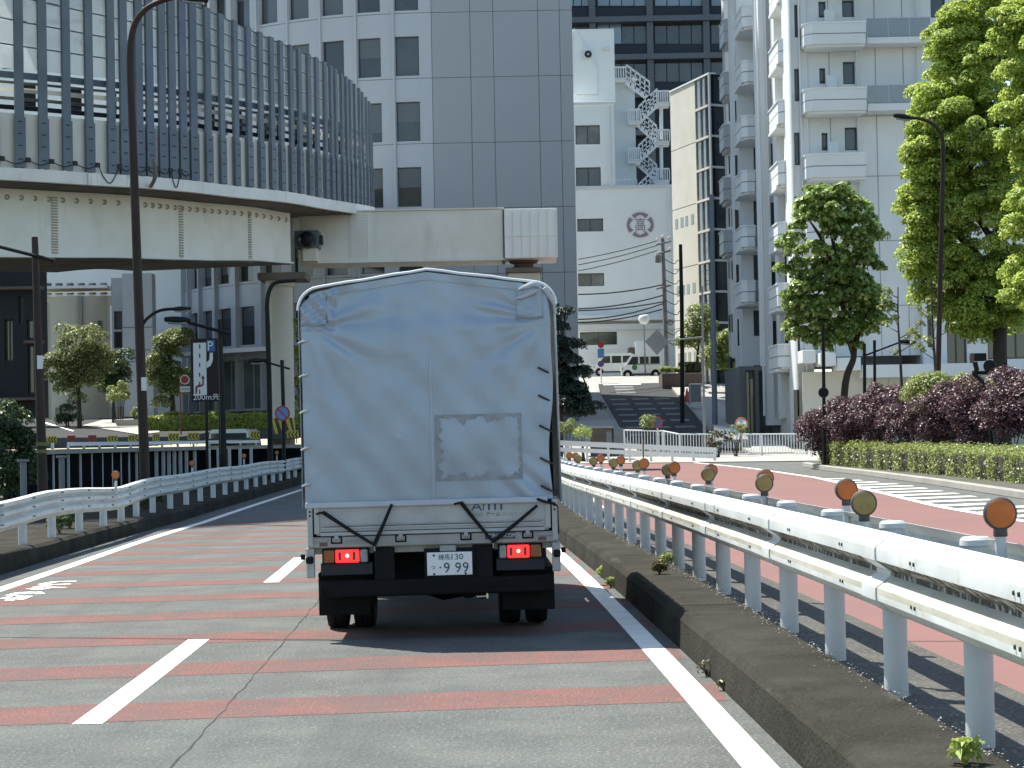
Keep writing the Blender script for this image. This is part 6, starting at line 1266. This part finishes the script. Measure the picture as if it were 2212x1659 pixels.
MB().tube(pa, taper(pa, 0.10, 0.06), 12).build('pole', 'pole_black', t, smooth=True); MB().tube([P(405, 696, Y - 0.1), P(499, 722, Y - 0.1)], 0.045, 8).build('arm', 'pole_black', t, smooth=True); lamp_head(t, (355, 690), (412, 692), Y - 0.1, 0.10)
Y = 62
t = thing('street_lamp', 'black pole with a hooked top and small lamp left of the truck', 'street lamp', (P(583, 1000, Y).x, Y, 0.17)); pa = ppath([(585, 1060), (582, 860), (578, 700), (577, 655), (583, 625), (598, 610), (640, 606)], Y); pa[0].z = 0.17
MB().tube(pa, taper(pa, 0.085, 0.05), 12).build('pole', 'pole_black', t, smooth=True); MB().tube([P(560, 778, Y - 0.1), P(626, 797, Y - 0.1)], 0.03, 8).build('arm', 'pole_black', t, smooth=True); lamp_head(t, (536, 780), (576, 779), Y - 0.1, 0.08)
def disc_sign(parent, px, py, r_px, Y, face, rim, slash=None, name='sign_disc', cross=False):
    c = P(px, py, Y); r = r_px * Y / F_PX; o = MB().lathe([(0, 0.02), (r, 0.02), (r, 0.0), (0, 0.0)], (c.x, Y, c.z), 'y', 28).build(name, rim, parent); MB().lathe([(0, -0.006), (r * 0.78, -0.006), (r * 0.78, 0.0)], (c.x, Y, c.z), 'y', 28).build('sign_face', face, o)
    for s in ([1] if slash else []) + ([1, -1] if cross else []):
        d = Vector((0.707 * s, 0, -0.707)); n = Vector((0.707, 0, 0.707 * s)) * r * 0.10; a = c + d * r * 0.8; b = c - d * r * 0.8; v = [a - n, a + n, b + n, b - n]; v = [Vector((q.x, Y - 0.010, q.z)) for q in v]; MB().add(v + [q + Vector((0, 0.004, 0)) for q in v], [(0, 1, 2, 3), (7, 6, 5, 4), (0, 4, 5, 1), (1, 5, 6, 2), (2, 6, 7, 3), (3, 7, 4, 0)]).build('slash', 'sign_red', o)
    return o
Y = 61
t = thing('no_parking_sign', 'round blue and red no parking sign on a cross shaped pole beside the truck', 'sign', (P(613, 1000, Y).x, Y, 0.16)); pa = [P(614, 1050, Y), P(612, 880, Y), P(609, 778, Y)]; pa[0].z = 0.16
MB().tube(pa, 0.055, 10).build('pole', 'pole_black', t, smooth=True); disc_sign(t, 610, 893, 16.5, Y - 0.12, 'sign_pale_blue', 'sign_red', True)
# parking guide sign
Y = 63
t = thing('parking_guide_sign', 'dark brown lane guide sign with blue P and 200m lettering', 'sign', (P(462, 1000, Y).x, Y, 0.18))
a, b, c, d = RECT(412, 731, 479, 867, Y); bd = MB().bevbox(a, b, Y, Y + 0.05, c, d, 0.012).build('board', 'sign_brown', t); Q = lambda x, y, e=0.0: (lambda v: (v.x, v.z))(P(x, y, Y))
def decal(pts, m, lay, name='marking'): MB().prism([Q(x, y) for x, y in pts], Y - 0.004 * lay - 0.003, Y - 0.004 * (lay - 1) - 0.0025).build(name, m, bd)
decal([(417, 741), (445, 740), (447, 853), (419, 855)], 'sign_white', 1)
for y in (744, 764, 784, 805, 825, 842): decal([(430, y), (432.5, y), (433, y + 9), (430.5, y + 9)], 'sign_brown', 2, 'lane_dash')
decal([(447, 795), (446, 783), (452, 778), (453, 762), (460, 762), (460, 778), (455, 790)], 'sign_white', 1)
decal([(446, 735), (464, 734), (465, 759), (447, 760)], 'sign_blue', 1, 'blue_panel')
decal([(422, 851), (422, 836), (426, 832), (437, 830), (437, 818), (434, 818), (438.5, 810), (443, 818), (440.5, 818), (440.5, 832), (436, 835), (427, 837), (425.5, 851)], 'sign_red_dark', 2, 'arrow')
x0, z0 = Q(449, 757); lettering('P', x0, Y - 0.009, z0, 0.16, 0.27, 'sign_white', bd); lettering('200m', a + 0.06, Y - 0.006, c + 0.045, 0.54, 0.17, 'sign_white', bd); lettering('先', a + 0.625, Y - 0.006, c + 0.04, 0.23, 0.185, 'sign_white', bd)
for px in (447, 476): v = P(px, 1020, Y); MB().tube([(v.x, Y + 0.09, 0.16), (v.x, Y + 0.09, c + 0.3)], 0.045, 10).build('leg', 'pole_black', t, smooth=True)
Y = 80
t = thing('round_red_sign', 'small round red sign over a white plate on a thin red pole', 'sign', (P(392, 950, Y).x, Y, 1.6)); v = P(391, 940, Y); MB().tube([(v.x, Y, 1.55), (v.x, Y, P(391, 812, Y).z)], 0.03, 8).build('pole', 'sign_red_dark', t, smooth=True)
disc_sign(t, 399, 820, 10.5, Y - 0.06, 'sign_red', 'sign_white'); a, b, c, d = RECT(389, 834, 410, 847, Y - 0.06); pl_ = MB().bevbox(a, b, Y - 0.06, Y - 0.04, c, d, 0.005).build('plate', 'sign_white', t); a, b, c, d = RECT(391, 838, 408, 843, Y - 0.06); lettering('PARKING', a, Y - 0.064, c, b - a, d - c, 'ink_blue', pl_)
# right hand lamp and small lamps
Y = 62
t = thing('street_lamp', 'tall brown street lamp with a curved arm before the big right tree', 'street lamp', (P(2026, 870, Y).x, Y, 0.3)); pa = ppath([(2023, 960), (2026, 830), (2031, 600), (2036, 400), (2037, 320), (2032, 288), (2015, 268), (1990, 257), (1964, 254)], Y, 6); pa[0].z = 0.3
MB().tube(pa, taper(pa, 0.085, 0.045), 12).build('pole', 'pole_brown', t, smooth=True); lamp_head(t, (1930, 249), (1972, 256), Y, 0.085)
Y = 70
t = thing('low_lamp', 'short black lamp post with a slanting arm between tree and sapling', 'street lamp', (P(1889, 850, Y).x, Y, 0.35)); pa = [P(1890, 960, Y), P(1889, 735, Y)]; pa[0].z = 0.35
MB().tube(pa, 0.05, 10).build('pole', 'pole_black', t, smooth=True); MB().tube([P(1868, 768, Y), P(1947, 738, Y)], 0.032, 8).build('arm', 'pole_black', t, smooth=True); lamp_head(t, (1944, 737), (1977, 740), Y, 0.08)
pa = [P(1868, 960, Y), P(1867, 742, Y)]; pa[0].z = 0.35; tag(MB().tube(pa, [0.065, 0.055], 10).build('plain_pole', 'pole_black', None, smooth=True), 'plain black pole just right of the leaning tree trunk', 'pole')
Y = 71
t = thing('sign_back', 'dark round sign seen from behind left of the leaning tree trunk', 'sign', (P(1780, 900, Y).x, Y, 0.35)); pa = [P(1781, 990, Y), P(1778, 700, Y)]; pa[0].z = 0.35; MB().tube(pa, 0.06, 10).build('pole', 'pole_black', t, smooth=True); disc_sign(t, 1779, 848, 11.5, Y - 0.1, 'pole_black', 'dark_metal')
Y = 57
t = thing('traffic_camera', 'traffic camera with a round dish on a pipe bracket at the right', 'camera', (P(2110, 815, Y).x, Y, 0.2)); v0 = P(2098, 772, Y); a, b, c, d = RECT(2095, 763, 2130, 780, Y)
MB().bevbox(a, b, Y - 0.1, Y + 0.12, c, d, 0.03).build('housing', 'pole_black', t); a, b, c, d = RECT(2094, 766, 2104, 784, Y - 0.12); MB().bevbox(a, b, Y - 0.16, Y - 0.1, c, d, 0.01).build('hood', 'brick_brown', t)
MB().tube([P(2106, 782, Y), P(2110, 798, Y), P(2105, 806, Y)], 0.07, 8).build('bracket', 'pole_black', t, smooth=True); v = P(2138, 791, Y); MB().lathe([(0, -0.04), (0.03, -0.05), (0.16, -0.03), (0.175, 0.0), (0.14, 0.06), (0, 0.08)], (v.x, Y, v.z), 'y', 22).build('dish', 'pole_black', t, smooth=True)
MB().tube([P(2100, 805, Y), P(2200, 806, Y)], 0.05, 8).build('pipe', 'pole_black', t, smooth=True); pa = [P(2102, 806, Y), P(2128, 830, Y), P(2150, 960, Y)]; pa[-1].z = 0.25; MB().tube(pa, 0.06, 8).build('post', 'pole_black', t, smooth=True)
a, b, c, d = RECT(2165, 785, 2176, 803, Y); MB().lathe([(0.07, c), (0.07, d), (0, d)], ((a + b) / 2, Y, 0), 'z', 12).build('sensor', 'pole_black', t)

# ---- side street furniture
def pole_thing(name, label, cat, pts, Y, r0, r1, m, base=None):
    t = thing(name, label, cat, tuple(P(*pts[0], Y))); pa = ppath(pts, Y); 
    if base is not None: pa[0].z = base
    MB().tube(pa, taper(pa, r0, r1), 12).build('shaft', m, t, smooth=True); return t
up = pole_thing('utility_pole', 'grey concrete utility pole with cross arms and many wires up the side street', 'utility pole', [(1441, 835), (1436, 660), (1431, 512)], 165, 0.22, 0.14, 'pole_grey', zs(165) - 0.2)
for y in (525, 545, 620): MB().tube([P(1418, y + 4, 164.8), P(1450, y - 4, 164.8)], 0.07, 8).build('cross_arm', 'pole_grey', up)
for x, y in ((1420, 518), (1432, 512), (1446, 514), (1420, 548), (1447, 538)): v = P(x, y, 164.8); MB().lathe([(0.0, 0.25), (0.10, 0.22), (0.13, 0.1), (0.08, 0.0), (0, 0)], (v.x, 164.8, v.z - 0.1), 'z', 10).build('insulator', 'sign_white', up)
v = P(1421, 560, 164.8); MB().lathe([(0, 0), (0.25, 0.02), (0.28, 0.5), (0.22, 0.62), (0, 0.65)], (v.x, 164.7, v.z - 0.3), 'z', 14).build('transformer', 'pole_grey', up, smooth=True)
for k, (a, b, sag) in enumerate((((1250, 560), (1420, 520), 3), ((1250, 572), (1420, 530), 3), ((1250, 585), (1420, 541), 3), ((1250, 636), (1432, 615), 5), ((1250, 667), (1432, 638), 6), ((1250, 671), (1432, 652), 4), ((1250, 690), (1432, 656), 8), ((1248, 697), (1430, 668), 6))):
    pts = [P(a[0] + (b[0] - a[0]) * t_ / 6, a[1] + (b[1] - a[1]) * t_ / 6 + sag * 4 * (t_ / 6) * (1 - t_ / 6), 165 - 10 * (1 - t_ / 6)) for t_ in range(7)]
    MB().tube(pts, 0.035 if k < 3 else 0.055, 6).build('wire', 'wire_black', up)
for k in range(9):
    x = 1437 + random.uniform(-3, 10); y = 560 + k * 22; MB().tube(smoothpath([P(1436, y, 164.6), P(x + 14, y + 10, 164.5), P(x + 22, y + 2, 164.4), P(1472, y + 12 - 2 * k, 160)], 4), 0.035, 6).build('wire', 'wire_black', up)
pole_thing('dark_pole', 'thick dark pole at the right kerb of the side street', 'pole', [(1474, 905), (1473, 700), (1470, 528)], 122, 0.13, 0.10, 'pole_black', zs(122) - 0.1)
pole_thing('steel_pole', 'blue grey steel pole before the apartment block foot', 'pole', [(1545, 950), (1541, 700), (1537, 420)], 110, 0.15, 0.12, 'pole_blue', 0.5)
pole_thing('thin_post', 'thin pale post beside the thick dark pole', 'pole', [(1477, 830), (1475, 616)], 150, 0.07, 0.06, 'pole_grey', zs(150))
t = pole_thing('diamond_sign', 'grey diamond sign seen from behind on an arm of a thin pole', 'sign', [(1523, 975), (1519, 800), (1517, 618)], 99, 0.07, 0.045, 'pole_grey', 0.45)
MB().tube([P(1420, 738, 99), P(1518, 728, 99)], 0.035, 8).build('arm', 'pole_grey', t); MB().prism([(lambda v: (v.x, v.z))(P(x, y, 98.9)) for x, y in ((1393, 738), (1419, 711), (1446, 738), (1419, 767))], 98.86, 98.9).build('plate', 'sign_grey_back', t)
t = pole_thing('globe_lamp', 'white globe lamp on a thin post before the white building', 'street lamp', [(1394, 800), (1391, 697)], 176, 0.06, 0.05, 'pole_grey', zs(176)); v = P(1391, 689, 176); MB().lathe([(0.46 * math.sin(a * math.pi / 12), -0.46 * math.cos(a * math.pi / 12)) for a in range(13)], tuple(v), 'z', 20).build('globe', 'white_rail', t, smooth=True)
t = pole_thing('road_sign', 'thin white pole with small red and blue signs before the parked vans', 'sign', [(1299, 830), (1297, 740)], 166, 0.05, 0.05, 'white_rail', zs(166)); disc_sign(t, 1298, 745, 7, 165.8, 'sign_red', 'sign_red'); a, b, c, d = RECT(1291, 753, 1305, 773, 165.8); MB().box(a, b, 165.8, 165.85, c, d).build('plate', 'sign_pale_blue', t); disc_sign(t, 1298, 786, 7, 165.8, 'sign_blue', 'sign_red')
t = pole_thing('no_parking_sign', 'small round no stopping sign behind the white fence', 'sign', [(1421, 940), (1419, 905)], 99.5, 0.03, 0.03, 'white_rail', 0.5); disc_sign(t, 1419, 912, 13, 99.35, 'sign_blue', 'sign_red', False, cross=True)
t = thing('traffic_mirror', 'round traffic mirror with orange rim behind the white fence', 'mirror', (P(1602, 950, 99).x, 99, 0.5)); v = P(1602, 916, 99); MB().lathe([(0, -0.04), (0.15, -0.03), (0.27, 0.0), (0.27, 0.03), (0, 0.05)], (v.x, 99, v.z), 'y', 24).build('glass', 'chrome', t, smooth=True); MB().lathe([(0.25, -0.03), (0.30, -0.05), (0.31, 0.02), (0.25, 0.04)], (v.x, 99, v.z), 'y', 24).build('rim', 'lens_orange', t, smooth=True); MB().tube([(v.x, 99.06, 0.45), (v.x, 99.06, v.z)], 0.04, 8).build('post', 'lens_orange', t)
# planter, cones, cabinets
t = thing('brick_planter', 'brown brick planter box at the right corner of the side street', 'planter', tuple(P(1450, 838, 157))); a, b, c, d = RECT(1430, 806, 1518, 842, 156.5); MB().bevbox(a, b, 156.5, 160, c - 1.0, d, 0.05).build('box', 'brick_brown', t)
t = thing('hedge_cube', 'dark clipped square hedge on the planter', 'hedge', tuple(P(1490, 805, 158))); a, b, c, d = RECT(1468, 783, 1512, 806, 158.5); rng = np.random.default_rng(5); q = rng.uniform(0, 1, (2600, 3)); f_ = rng.integers(0, 3, 2600); s_ = rng.integers(0, 2, 2600); q[np.arange(2600), f_] = s_; nr = np.zeros((2600, 3)); nr[np.arange(2600), f_] = s_ * 2 - 1
q[:, 0] = a + q[:, 0] * (b - a); q[:, 1] = 158 + q[:, 1] * 1.6; q[:, 2] = c + q[:, 2] * (d - c); np_mesh('foliage', leaves(q, nr, np.full(2600, 0.14), 0.7, 0.5, rng), 4, 'leaf_dark', t); MB().box(a + 0.1, b - 0.1, 158.1, 159.5, c, d - 0.1).build('branches', 'bark', t)
for i, (px, py, Y) in enumerate(((1473, 850, 140), (1484, 852, 139), (1490, 850, 139))):
    z = zs(Y) + 0.13; v = P(px, py, Y); tt = thing('traffic_cone', ['red traffic cone left of the thick dark pole', 'red traffic cone right of the thick dark pole', 'second red cone right of the thick dark pole'][i], 'cone', (v.x, Y, z), 'red cones on the side street footway'); MB().lathe([(0.19, 0.03), (0.05, 0.85), (0.035, 0.9), (0, 0.9)], (v.x, Y, z), 'z', 14).build('cone', 'cone_red', tt, smooth=True); MB().bevbox(v.x - 0.25, v.x + 0.25, Y - 0.25, Y + 0.25, z, z + 0.04, 0.01).build('base', 'cone_red', tt)
t = thing('street_cabinet', 'white metal street cabinet right of the red cones', 'cabinet', tuple(P(1502, 870, 132))); a, b, c, d = RECT(1490, 828, 1516, 872, 132); MB().bevbox(a, b, 132, 132.8, c, d, 0.03).build('body', 'white_wall', t); MB().bevbox(a + 0.06, b - 0.06, 131.98, 132, c + 0.1, d - 0.08, 0.005).build('door', 'sign_grey_back', t)
t = thing('brown_cabinet', 'brown brick electric cabinet with pale top behind the far white rail', 'cabinet', (P(1300, 960, 95).x, 95, 0.43)); a, b, c, d = RECT(1277, 925, 1322, 985, 95); MB().bevbox(a, b, 95, 96.2, c, d, 0.02).build('body', 'brick_brown', t); MB().bevbox(a - 0.06, b + 0.06, 94.94, 96.3, d, d + 0.10, 0.02).build('top', 'pale_paving', t); a, b, c, d = RECT(1310, 932, 1321, 960, 94.9); MB().box(a, b, 94.97, 95, c, d).build('door', 'sign_grey_back', t)
t = thing('grey_cabinet', 'dark grey electric cabinet right of the brown one', 'cabinet', (P(1335, 960, 95.3).x, 95.3, 0.43)); a, b, c, d = RECT(1324, 925, 1347, 985, 95.3); MB().bevbox(a, b, 95.3, 96.2, c, d, 0.02).build('body', 'barrier_steel', t); MB().bevbox(a + .04, b - .04, 95.28, 95.3, c + 0.2, d - 0.06, 0.005).build('door', 'sign_grey_back', t)
t = thing('stone_planter', 'square grey stone planter on the sunlit plaza at the left', 'planter', tuple(on_upper(288, 921))); v = on_upper(290, 921); MB().prism([(v.x - 0.75, v.z), (v.x + 0.9, v.z), (v.x + 1.0, v.z + 0.32), (v.x - 0.95, v.z + 0.32)], v.y, v.y + 1.2).build('trough', 'concrete', t)
shrub('planter_bush', 'square clipped bush growing in the stone planter', 294, 893, 12, 16, v.y + 0.5, 0.35, 1500, 0.07, 'leaf_hedge', 95, base=v.z + 0.30, cr=0.14)
t = thing('wooden_easel', 'wooden folding sign stand under the round olive tree', 'easel', tuple(on_upper(140, 905))); v = on_upper(140, 905); mb = MB(); mb.tube([(v.x - 0.35, v.y, v.z), (v.x - 0.05, v.y, v.z + 1.7)], 0.04, 6); mb.build('leg', 'beige_wall', t); MB().tube([(v.x + 0.35, v.y, v.z), (v.x + 0.05, v.y, v.z + 1.7)], 0.04, 6).build('leg', 'beige_wall', t); MB().box(v.x - 0.2, v.x + 0.2, v.y - 0.03, v.y, v.z + 0.9, v.z + 1.5).build('board', 'cream_wall', t)

# ---- white fence and far guardrail
fn = thing('picket_fence', 'white metal picket fence at the foot of the side street', 'fence', (P(1540, 985, 97).x, 97, 0.45))
FP = [(1347, 929, 99.5), (1432, 931, 98.5), (1468, 938, 97.5), (1640, 938, 97), (1745, 937, 97)]
def fpt(px): 
    for (a, ya, Ya), (b, yb, Yb) in zip(FP, FP[1:]):
        if a <= px <= b: t_ = (px - a) / (b - a); return P(px, ya + (yb - ya) * t_, Ya + (Yb - Ya) * t_)
zbs = 0.47
rail_pts = [fpt(x) for x in (1347, 1390, 1432, 1468, 1540, 1640, 1745)]
MB().tube(rail_pts, 0.032, 8).build('top_rail', 'white_rail', fn); MB().tube([Vector((p.x, p.y, zbs + 0.10)) for p in rail_pts], 0.025, 8).build('bottom_rail', 'white_rail', fn)
pk = MB().tube([(0, 0, 0), (0, 0, 1.0)], 0.017, 6).build('picket', 'white_rail', fn); pm = pk.data; bpy.data.objects.remove(pk)
x = 1349.0
while x < 1744:
    p = fpt(x); o = link('picket', pm, fn); o.location = (p.x, p.y, zbs + 0.10); o.scale = (1, 1, max(0.2, p.z - zbs - 0.10)); x += 6.2
for px in (1348, 1432, 1468, 1550, 1645, 1742): p = fpt(px); MB().bevbox(p.x - 0.045, p.x + 0.045, p.y - 0.04, p.y + 0.05, zbs - 0.05, p.z + 0.04, 0.01).build('post', 'white_rail', fn)
fg = thing('far_guardrail', 'bright white double rail guard fence beyond the red road', 'guardrail', (P(1380, 985, 90).x, 90, 0.4)); gz = lambda x: 951 + (x - 1205) * 0.046
GY = lambda x: 91 - (x - 1150) * 0.006
for off, hh_ in ((0, 11), (15, 9)):
    top_ = [P(x, gz(x) + off, GY(x)) for x in (1120, 1205, 1300, 1400, 1480, 1548)]; bot_ = [P(x, gz(x) + off + hh_, GY(x)) for x in (1120, 1205, 1300, 1400, 1480, 1548)]; mb = MB()
    for (a, b, c, d) in zip(top_, top_[1:], bot_[1:], bot_): q = [a, b, c, d]; mb.add(q + [v + Vector((0, 0.08, 0)) for v in q], [(0, 1, 2, 3), (7, 6, 5, 4), (0, 4, 5, 1), (1, 5, 6, 2), (2, 6, 7, 3), (3, 7, 4, 0)])
    mb.build('beam', 'white_rail', fg)
for x in range(1130, 1552, 46):
    p = P(x, gz(x), GY(x)); MB().tube([(p.x, p.y + 0.10, 0.38), (p.x, p.y + 0.10, p.z)], 0.055, 10).build('post', 'white_rail', fg, smooth=True)
t = pole_thing('rusty_stake', 'thin rusty stake at the far guardrail behind the amber reflectors', 'pole', [(1390, 1005), (1389, 948)], 88, 0.03, 0.03, 'brick_brown', 0.36)

# ================================================================ VEHICLES
def smudge_line(parent, x0, y0, x1, y1, Y, n, m, seed):
    """far lettering too blurred to read: a row of small strokes"""
    a, b, c, d = RECT(x0, y0, x1, y1, Y); rng = random.Random(seed); mb = MB(); w_ = (b - a) / n
    for i in range(n):
        xx = a + i * w_; mb.box(xx + w_ * 0.1, xx + w_ * 0.25, Y - 0.02, Y - 0.012, c, d); mb.box(xx + w_ * 0.25, xx + w_ * 0.85, Y - 0.02, Y - 0.012, c + (d - c) * rng.uniform(0.1, 0.6), c + (d - c) * rng.uniform(0.7, 0.95)); mb.box(xx + w_ * 0.3, xx + w_ * 0.8, Y - 0.021, Y - 0.013, c, c + (d - c) * 0.2)
    return stuff(mb.build('lettering', m, parent))
def van(name, label, x0, x1, ytop, ybot, Y, seed):
    """small box van seen from its left side, nose to the left"""
    a, b, c, d = RECT(x0, ytop, x1, ybot, Y); L, H = b - a, d - c; t = thing(name, label, 'van', ((a + b) / 2, Y, c), 'white vans parked before the white building'); S = lambda u, v: (a + u * L, c + v * H); wd = 1.45
    body = [(0.02, 0.16), (0.0, 0.30), (0.01, 0.46), (0.10, 0.54), (0.25, 0.93), (0.32, 0.985), (0.90, 1.0), (0.965, 0.95), (0.99, 0.50), (1.0, 0.16)]
    MB().prism([S(*p) for p in body], Y, Y + wd, 'y').build('body', 'car_white', t)
    for q, m in (([(0.15, 0.56), (0.27, 0.88), (0.41, 0.88), (0.41, 0.56)], 'glass_dark'), ([(0.45, 0.56), (0.45, 0.88), (0.67, 0.88), (0.67, 0.56)], 'glass_dark'), ([(0.71, 0.57), (0.71, 0.88), (0.93, 0.88), (0.94, 0.57)], 'glass_dark')):
        MB().prism([S(*p) for p in q], Y - 0.012, Y + 0.01, 'y').build('side_window', m, t)
    wr = H * 0.155
    for u in (0.15, 0.83):
        for yy2 in (Y + 0.02, Y + wd - 0.18):
            cx_, cz_ = S(u, 0.155); wo = MB().lathe([(wr * 0.55, -0.02), (wr * 0.95, -0.03), (wr, 0.03), (wr, 0.16), (wr * 0.6, 0.17)], (cx_, yy2 - 0.03, cz_), 'y', 18).build('wheel', 'black_rubber', t, smooth=True); MB().lathe([(0, -0.01), (wr * 0.5, -0.02), (wr * 0.6, 0.05)], (cx_, yy2 - 0.03, cz_), 'y', 14).build('rim', 'chrome', wo)
        cx_, cz_ = S(u, 0.16); MB().prism([(cx_ + wr * 1.25 * math.cos(k * math.pi / 10), cz_ + wr * 1.25 * math.sin(k * math.pi / 10)) for k in range(11)], Y - 0.008, Y + 0.005, 'y').build('wheel_arch', 'black_rubber', t)
    MB().prism([S(0.03, 0.14), S(0.99, 0.14), S(0.99, 0.20), S(0.03, 0.20)], Y - 0.01, Y + wd, 'y').build('sill', 'ink_dark', t)
    MB().prism([S(0.0, 0.34), S(0.035, 0.34), S(0.05, 0.44), S(0.01, 0.45)], Y - 0.012, Y + 0.3, 'y').build('headlamp', 'lamp_clear', t)
    for u in (0.43, 0.69): MB().prism([S(u - 0.002, 0.22), S(u + 0.002, 0.22), S(u + 0.002, 0.90), S(u - 0.002, 0.90)], Y - 0.004, Y + 0.01, 'y').build('door_gap', 'ink_grey', t)
    return t
v1 = van('parked_van', 'white small van with faint green side lettering, nearest of the parked vans', 1342, 1431, 764, 817, 176, 1)
smudge_line(v1, 1378, 784.5, 1424, 788, 176, 9, 'sign_grey_back', 3); a, b, c, d = RECT(1365, 788, 1377, 799, 176); MB().lathe([(0, -0.015), (0.2, -0.014), (0.24, 0.0)], ((a + b) / 2, 176, (c + d) / 2), 'y', 12).build('emblem', 'ink_green', v1)
van('parked_van', 'white van half hidden behind the lettered small van', 1281, 1372, 763, 811, 180, 2)
t = thing('box_truck', 'white box truck body with a line of dark lettering behind the parked vans', 'truck', tuple(P(1405, 805, 183))); a, b, c, d = RECT(1372, 735, 1445, 800, 183); MB().bevbox(a, b, 183, 185.2, c, d, 0.12).build('box', 'car_white', t); smudge_line(t, 1386, 765, 1425, 770.5, 183, 8, 'ink_dark', 4)
a, b, c, d = RECT(1358, 750, 1372, 800, 183.2); MB().bevbox(a, b, 183.2, 185, c, d, 0.1).build('cab', 'brick_brown', t)
for px in (1366, 1430): v = P(px, 806, 183); MB().lathe([(0.15, -0.03), (0.36, -0.03), (0.38, 0.1), (0.38, 0.25)], (v.x, 183.05, v.z + 0.1), 'y', 16).build('wheel', 'black_rubber', t, smooth=True)
# van in the left lane far ahead, seen from behind
Yv = 74; a, b, c, d = RECT(446, 927, 543, 1010, Yv); t = thing('white_van', 'white van seen from behind beyond the left guardrail', 'van', ((a + b) / 2, Yv, zt(Yv))); zb_ = 0.30; H = d - zb_
sec = [(a + 0.04, zb_), (a, zb_ + 0.3), (a + 0.02, zb_ + H * 0.55), (a + 0.12, d - 0.10), (a + 0.22, d), (b - 0.22, d), (b - 0.12, d - 0.10), (b - 0.02, zb_ + H * 0.55), (b, zb_ + 0.3), (b - 0.04, zb_)]
MB().prism(sec, Yv, Yv + 3.4).build('body', 'car_white', t); MB().bevbox(a + 0.16, b - 0.16, Yv - 0.015, Yv + 0.02, zb_ + H * 0.58, d - 0.14, 0.01).build('rear_window', 'glass_dark', t); MB().bevbox(a - 0.01, b + 0.01, Yv - 0.06, Yv + 0.05, zb_ - 0.02, zb_ + 0.22, 0.03).build('bumper', 'ink_grey', t)
for s, x in ((-1, a + 0.09), (1, b - 0.09)):
    MB().bevbox(x - 0.05, x + 0.05, Yv - 0.02, Yv + 0.02, zb_ + 0.35, zb_ + 0.70, 0.01).build('tail_lamp', 'sign_red', t)
    for yy2 in (Yv + 0.55, Yv + 2.7): MB().lathe([(0.12, -0.07), (0.25, -0.08), (0.27, 0), (0.25, 0.08), (0.12, 0.07)], (x, yy2, zt(Yv) + 0.27), 'x', 18).build('wheel', 'black_rubber', t, smooth=True)
# grey car nosing out behind the fence
v = P(1582, 925, 103); t = thing('grey_car', 'grey car nose partly hidden behind the white fence weeds', 'car', (v.x, 103, 0.6)); zb_ = 0.62
MB().prism([(103, zb_ + 0.2), (103.0, zb_ + 0.62), (103.9, zb_ + 0.82), (104.6, zb_ + 1.30), (105.9, zb_ + 1.36), (106.8, zb_ + 0.9), (107.0, zb_ + 0.25)], v.x - 0.75, v.x + 0.75, 'x').build('body', 'sign_grey_back', t); MB().add([(v.x - 0.66, 103.93, zb_ + 0.86), (v.x + 0.66, 103.93, zb_ + 0.86), (v.x + 0.58, 104.57, zb_ + 1.27), (v.x - 0.58, 104.57, zb_ + 1.27)], [(0, 1, 2, 3)]).build('windscreen', 'glass_sky', t)
for s in (-1, 1):
    MB().bevbox(v.x + s * 0.55 - 0.14, v.x + s * 0.55 + 0.14, 102.97, 103.05, zb_ + 0.45, zb_ + 0.58, 0.02).build('headlamp', 'lamp_clear', t); MB().lathe([(0.15, -0.08), (0.28, -0.08), (0.30, 0), (0.28, 0.08), (0.15, 0.07)], (v.x + s * 0.68, 103.8, zb_ + 0.28), 'x', 16).build('wheel', 'black_rubber', t, smooth=True)
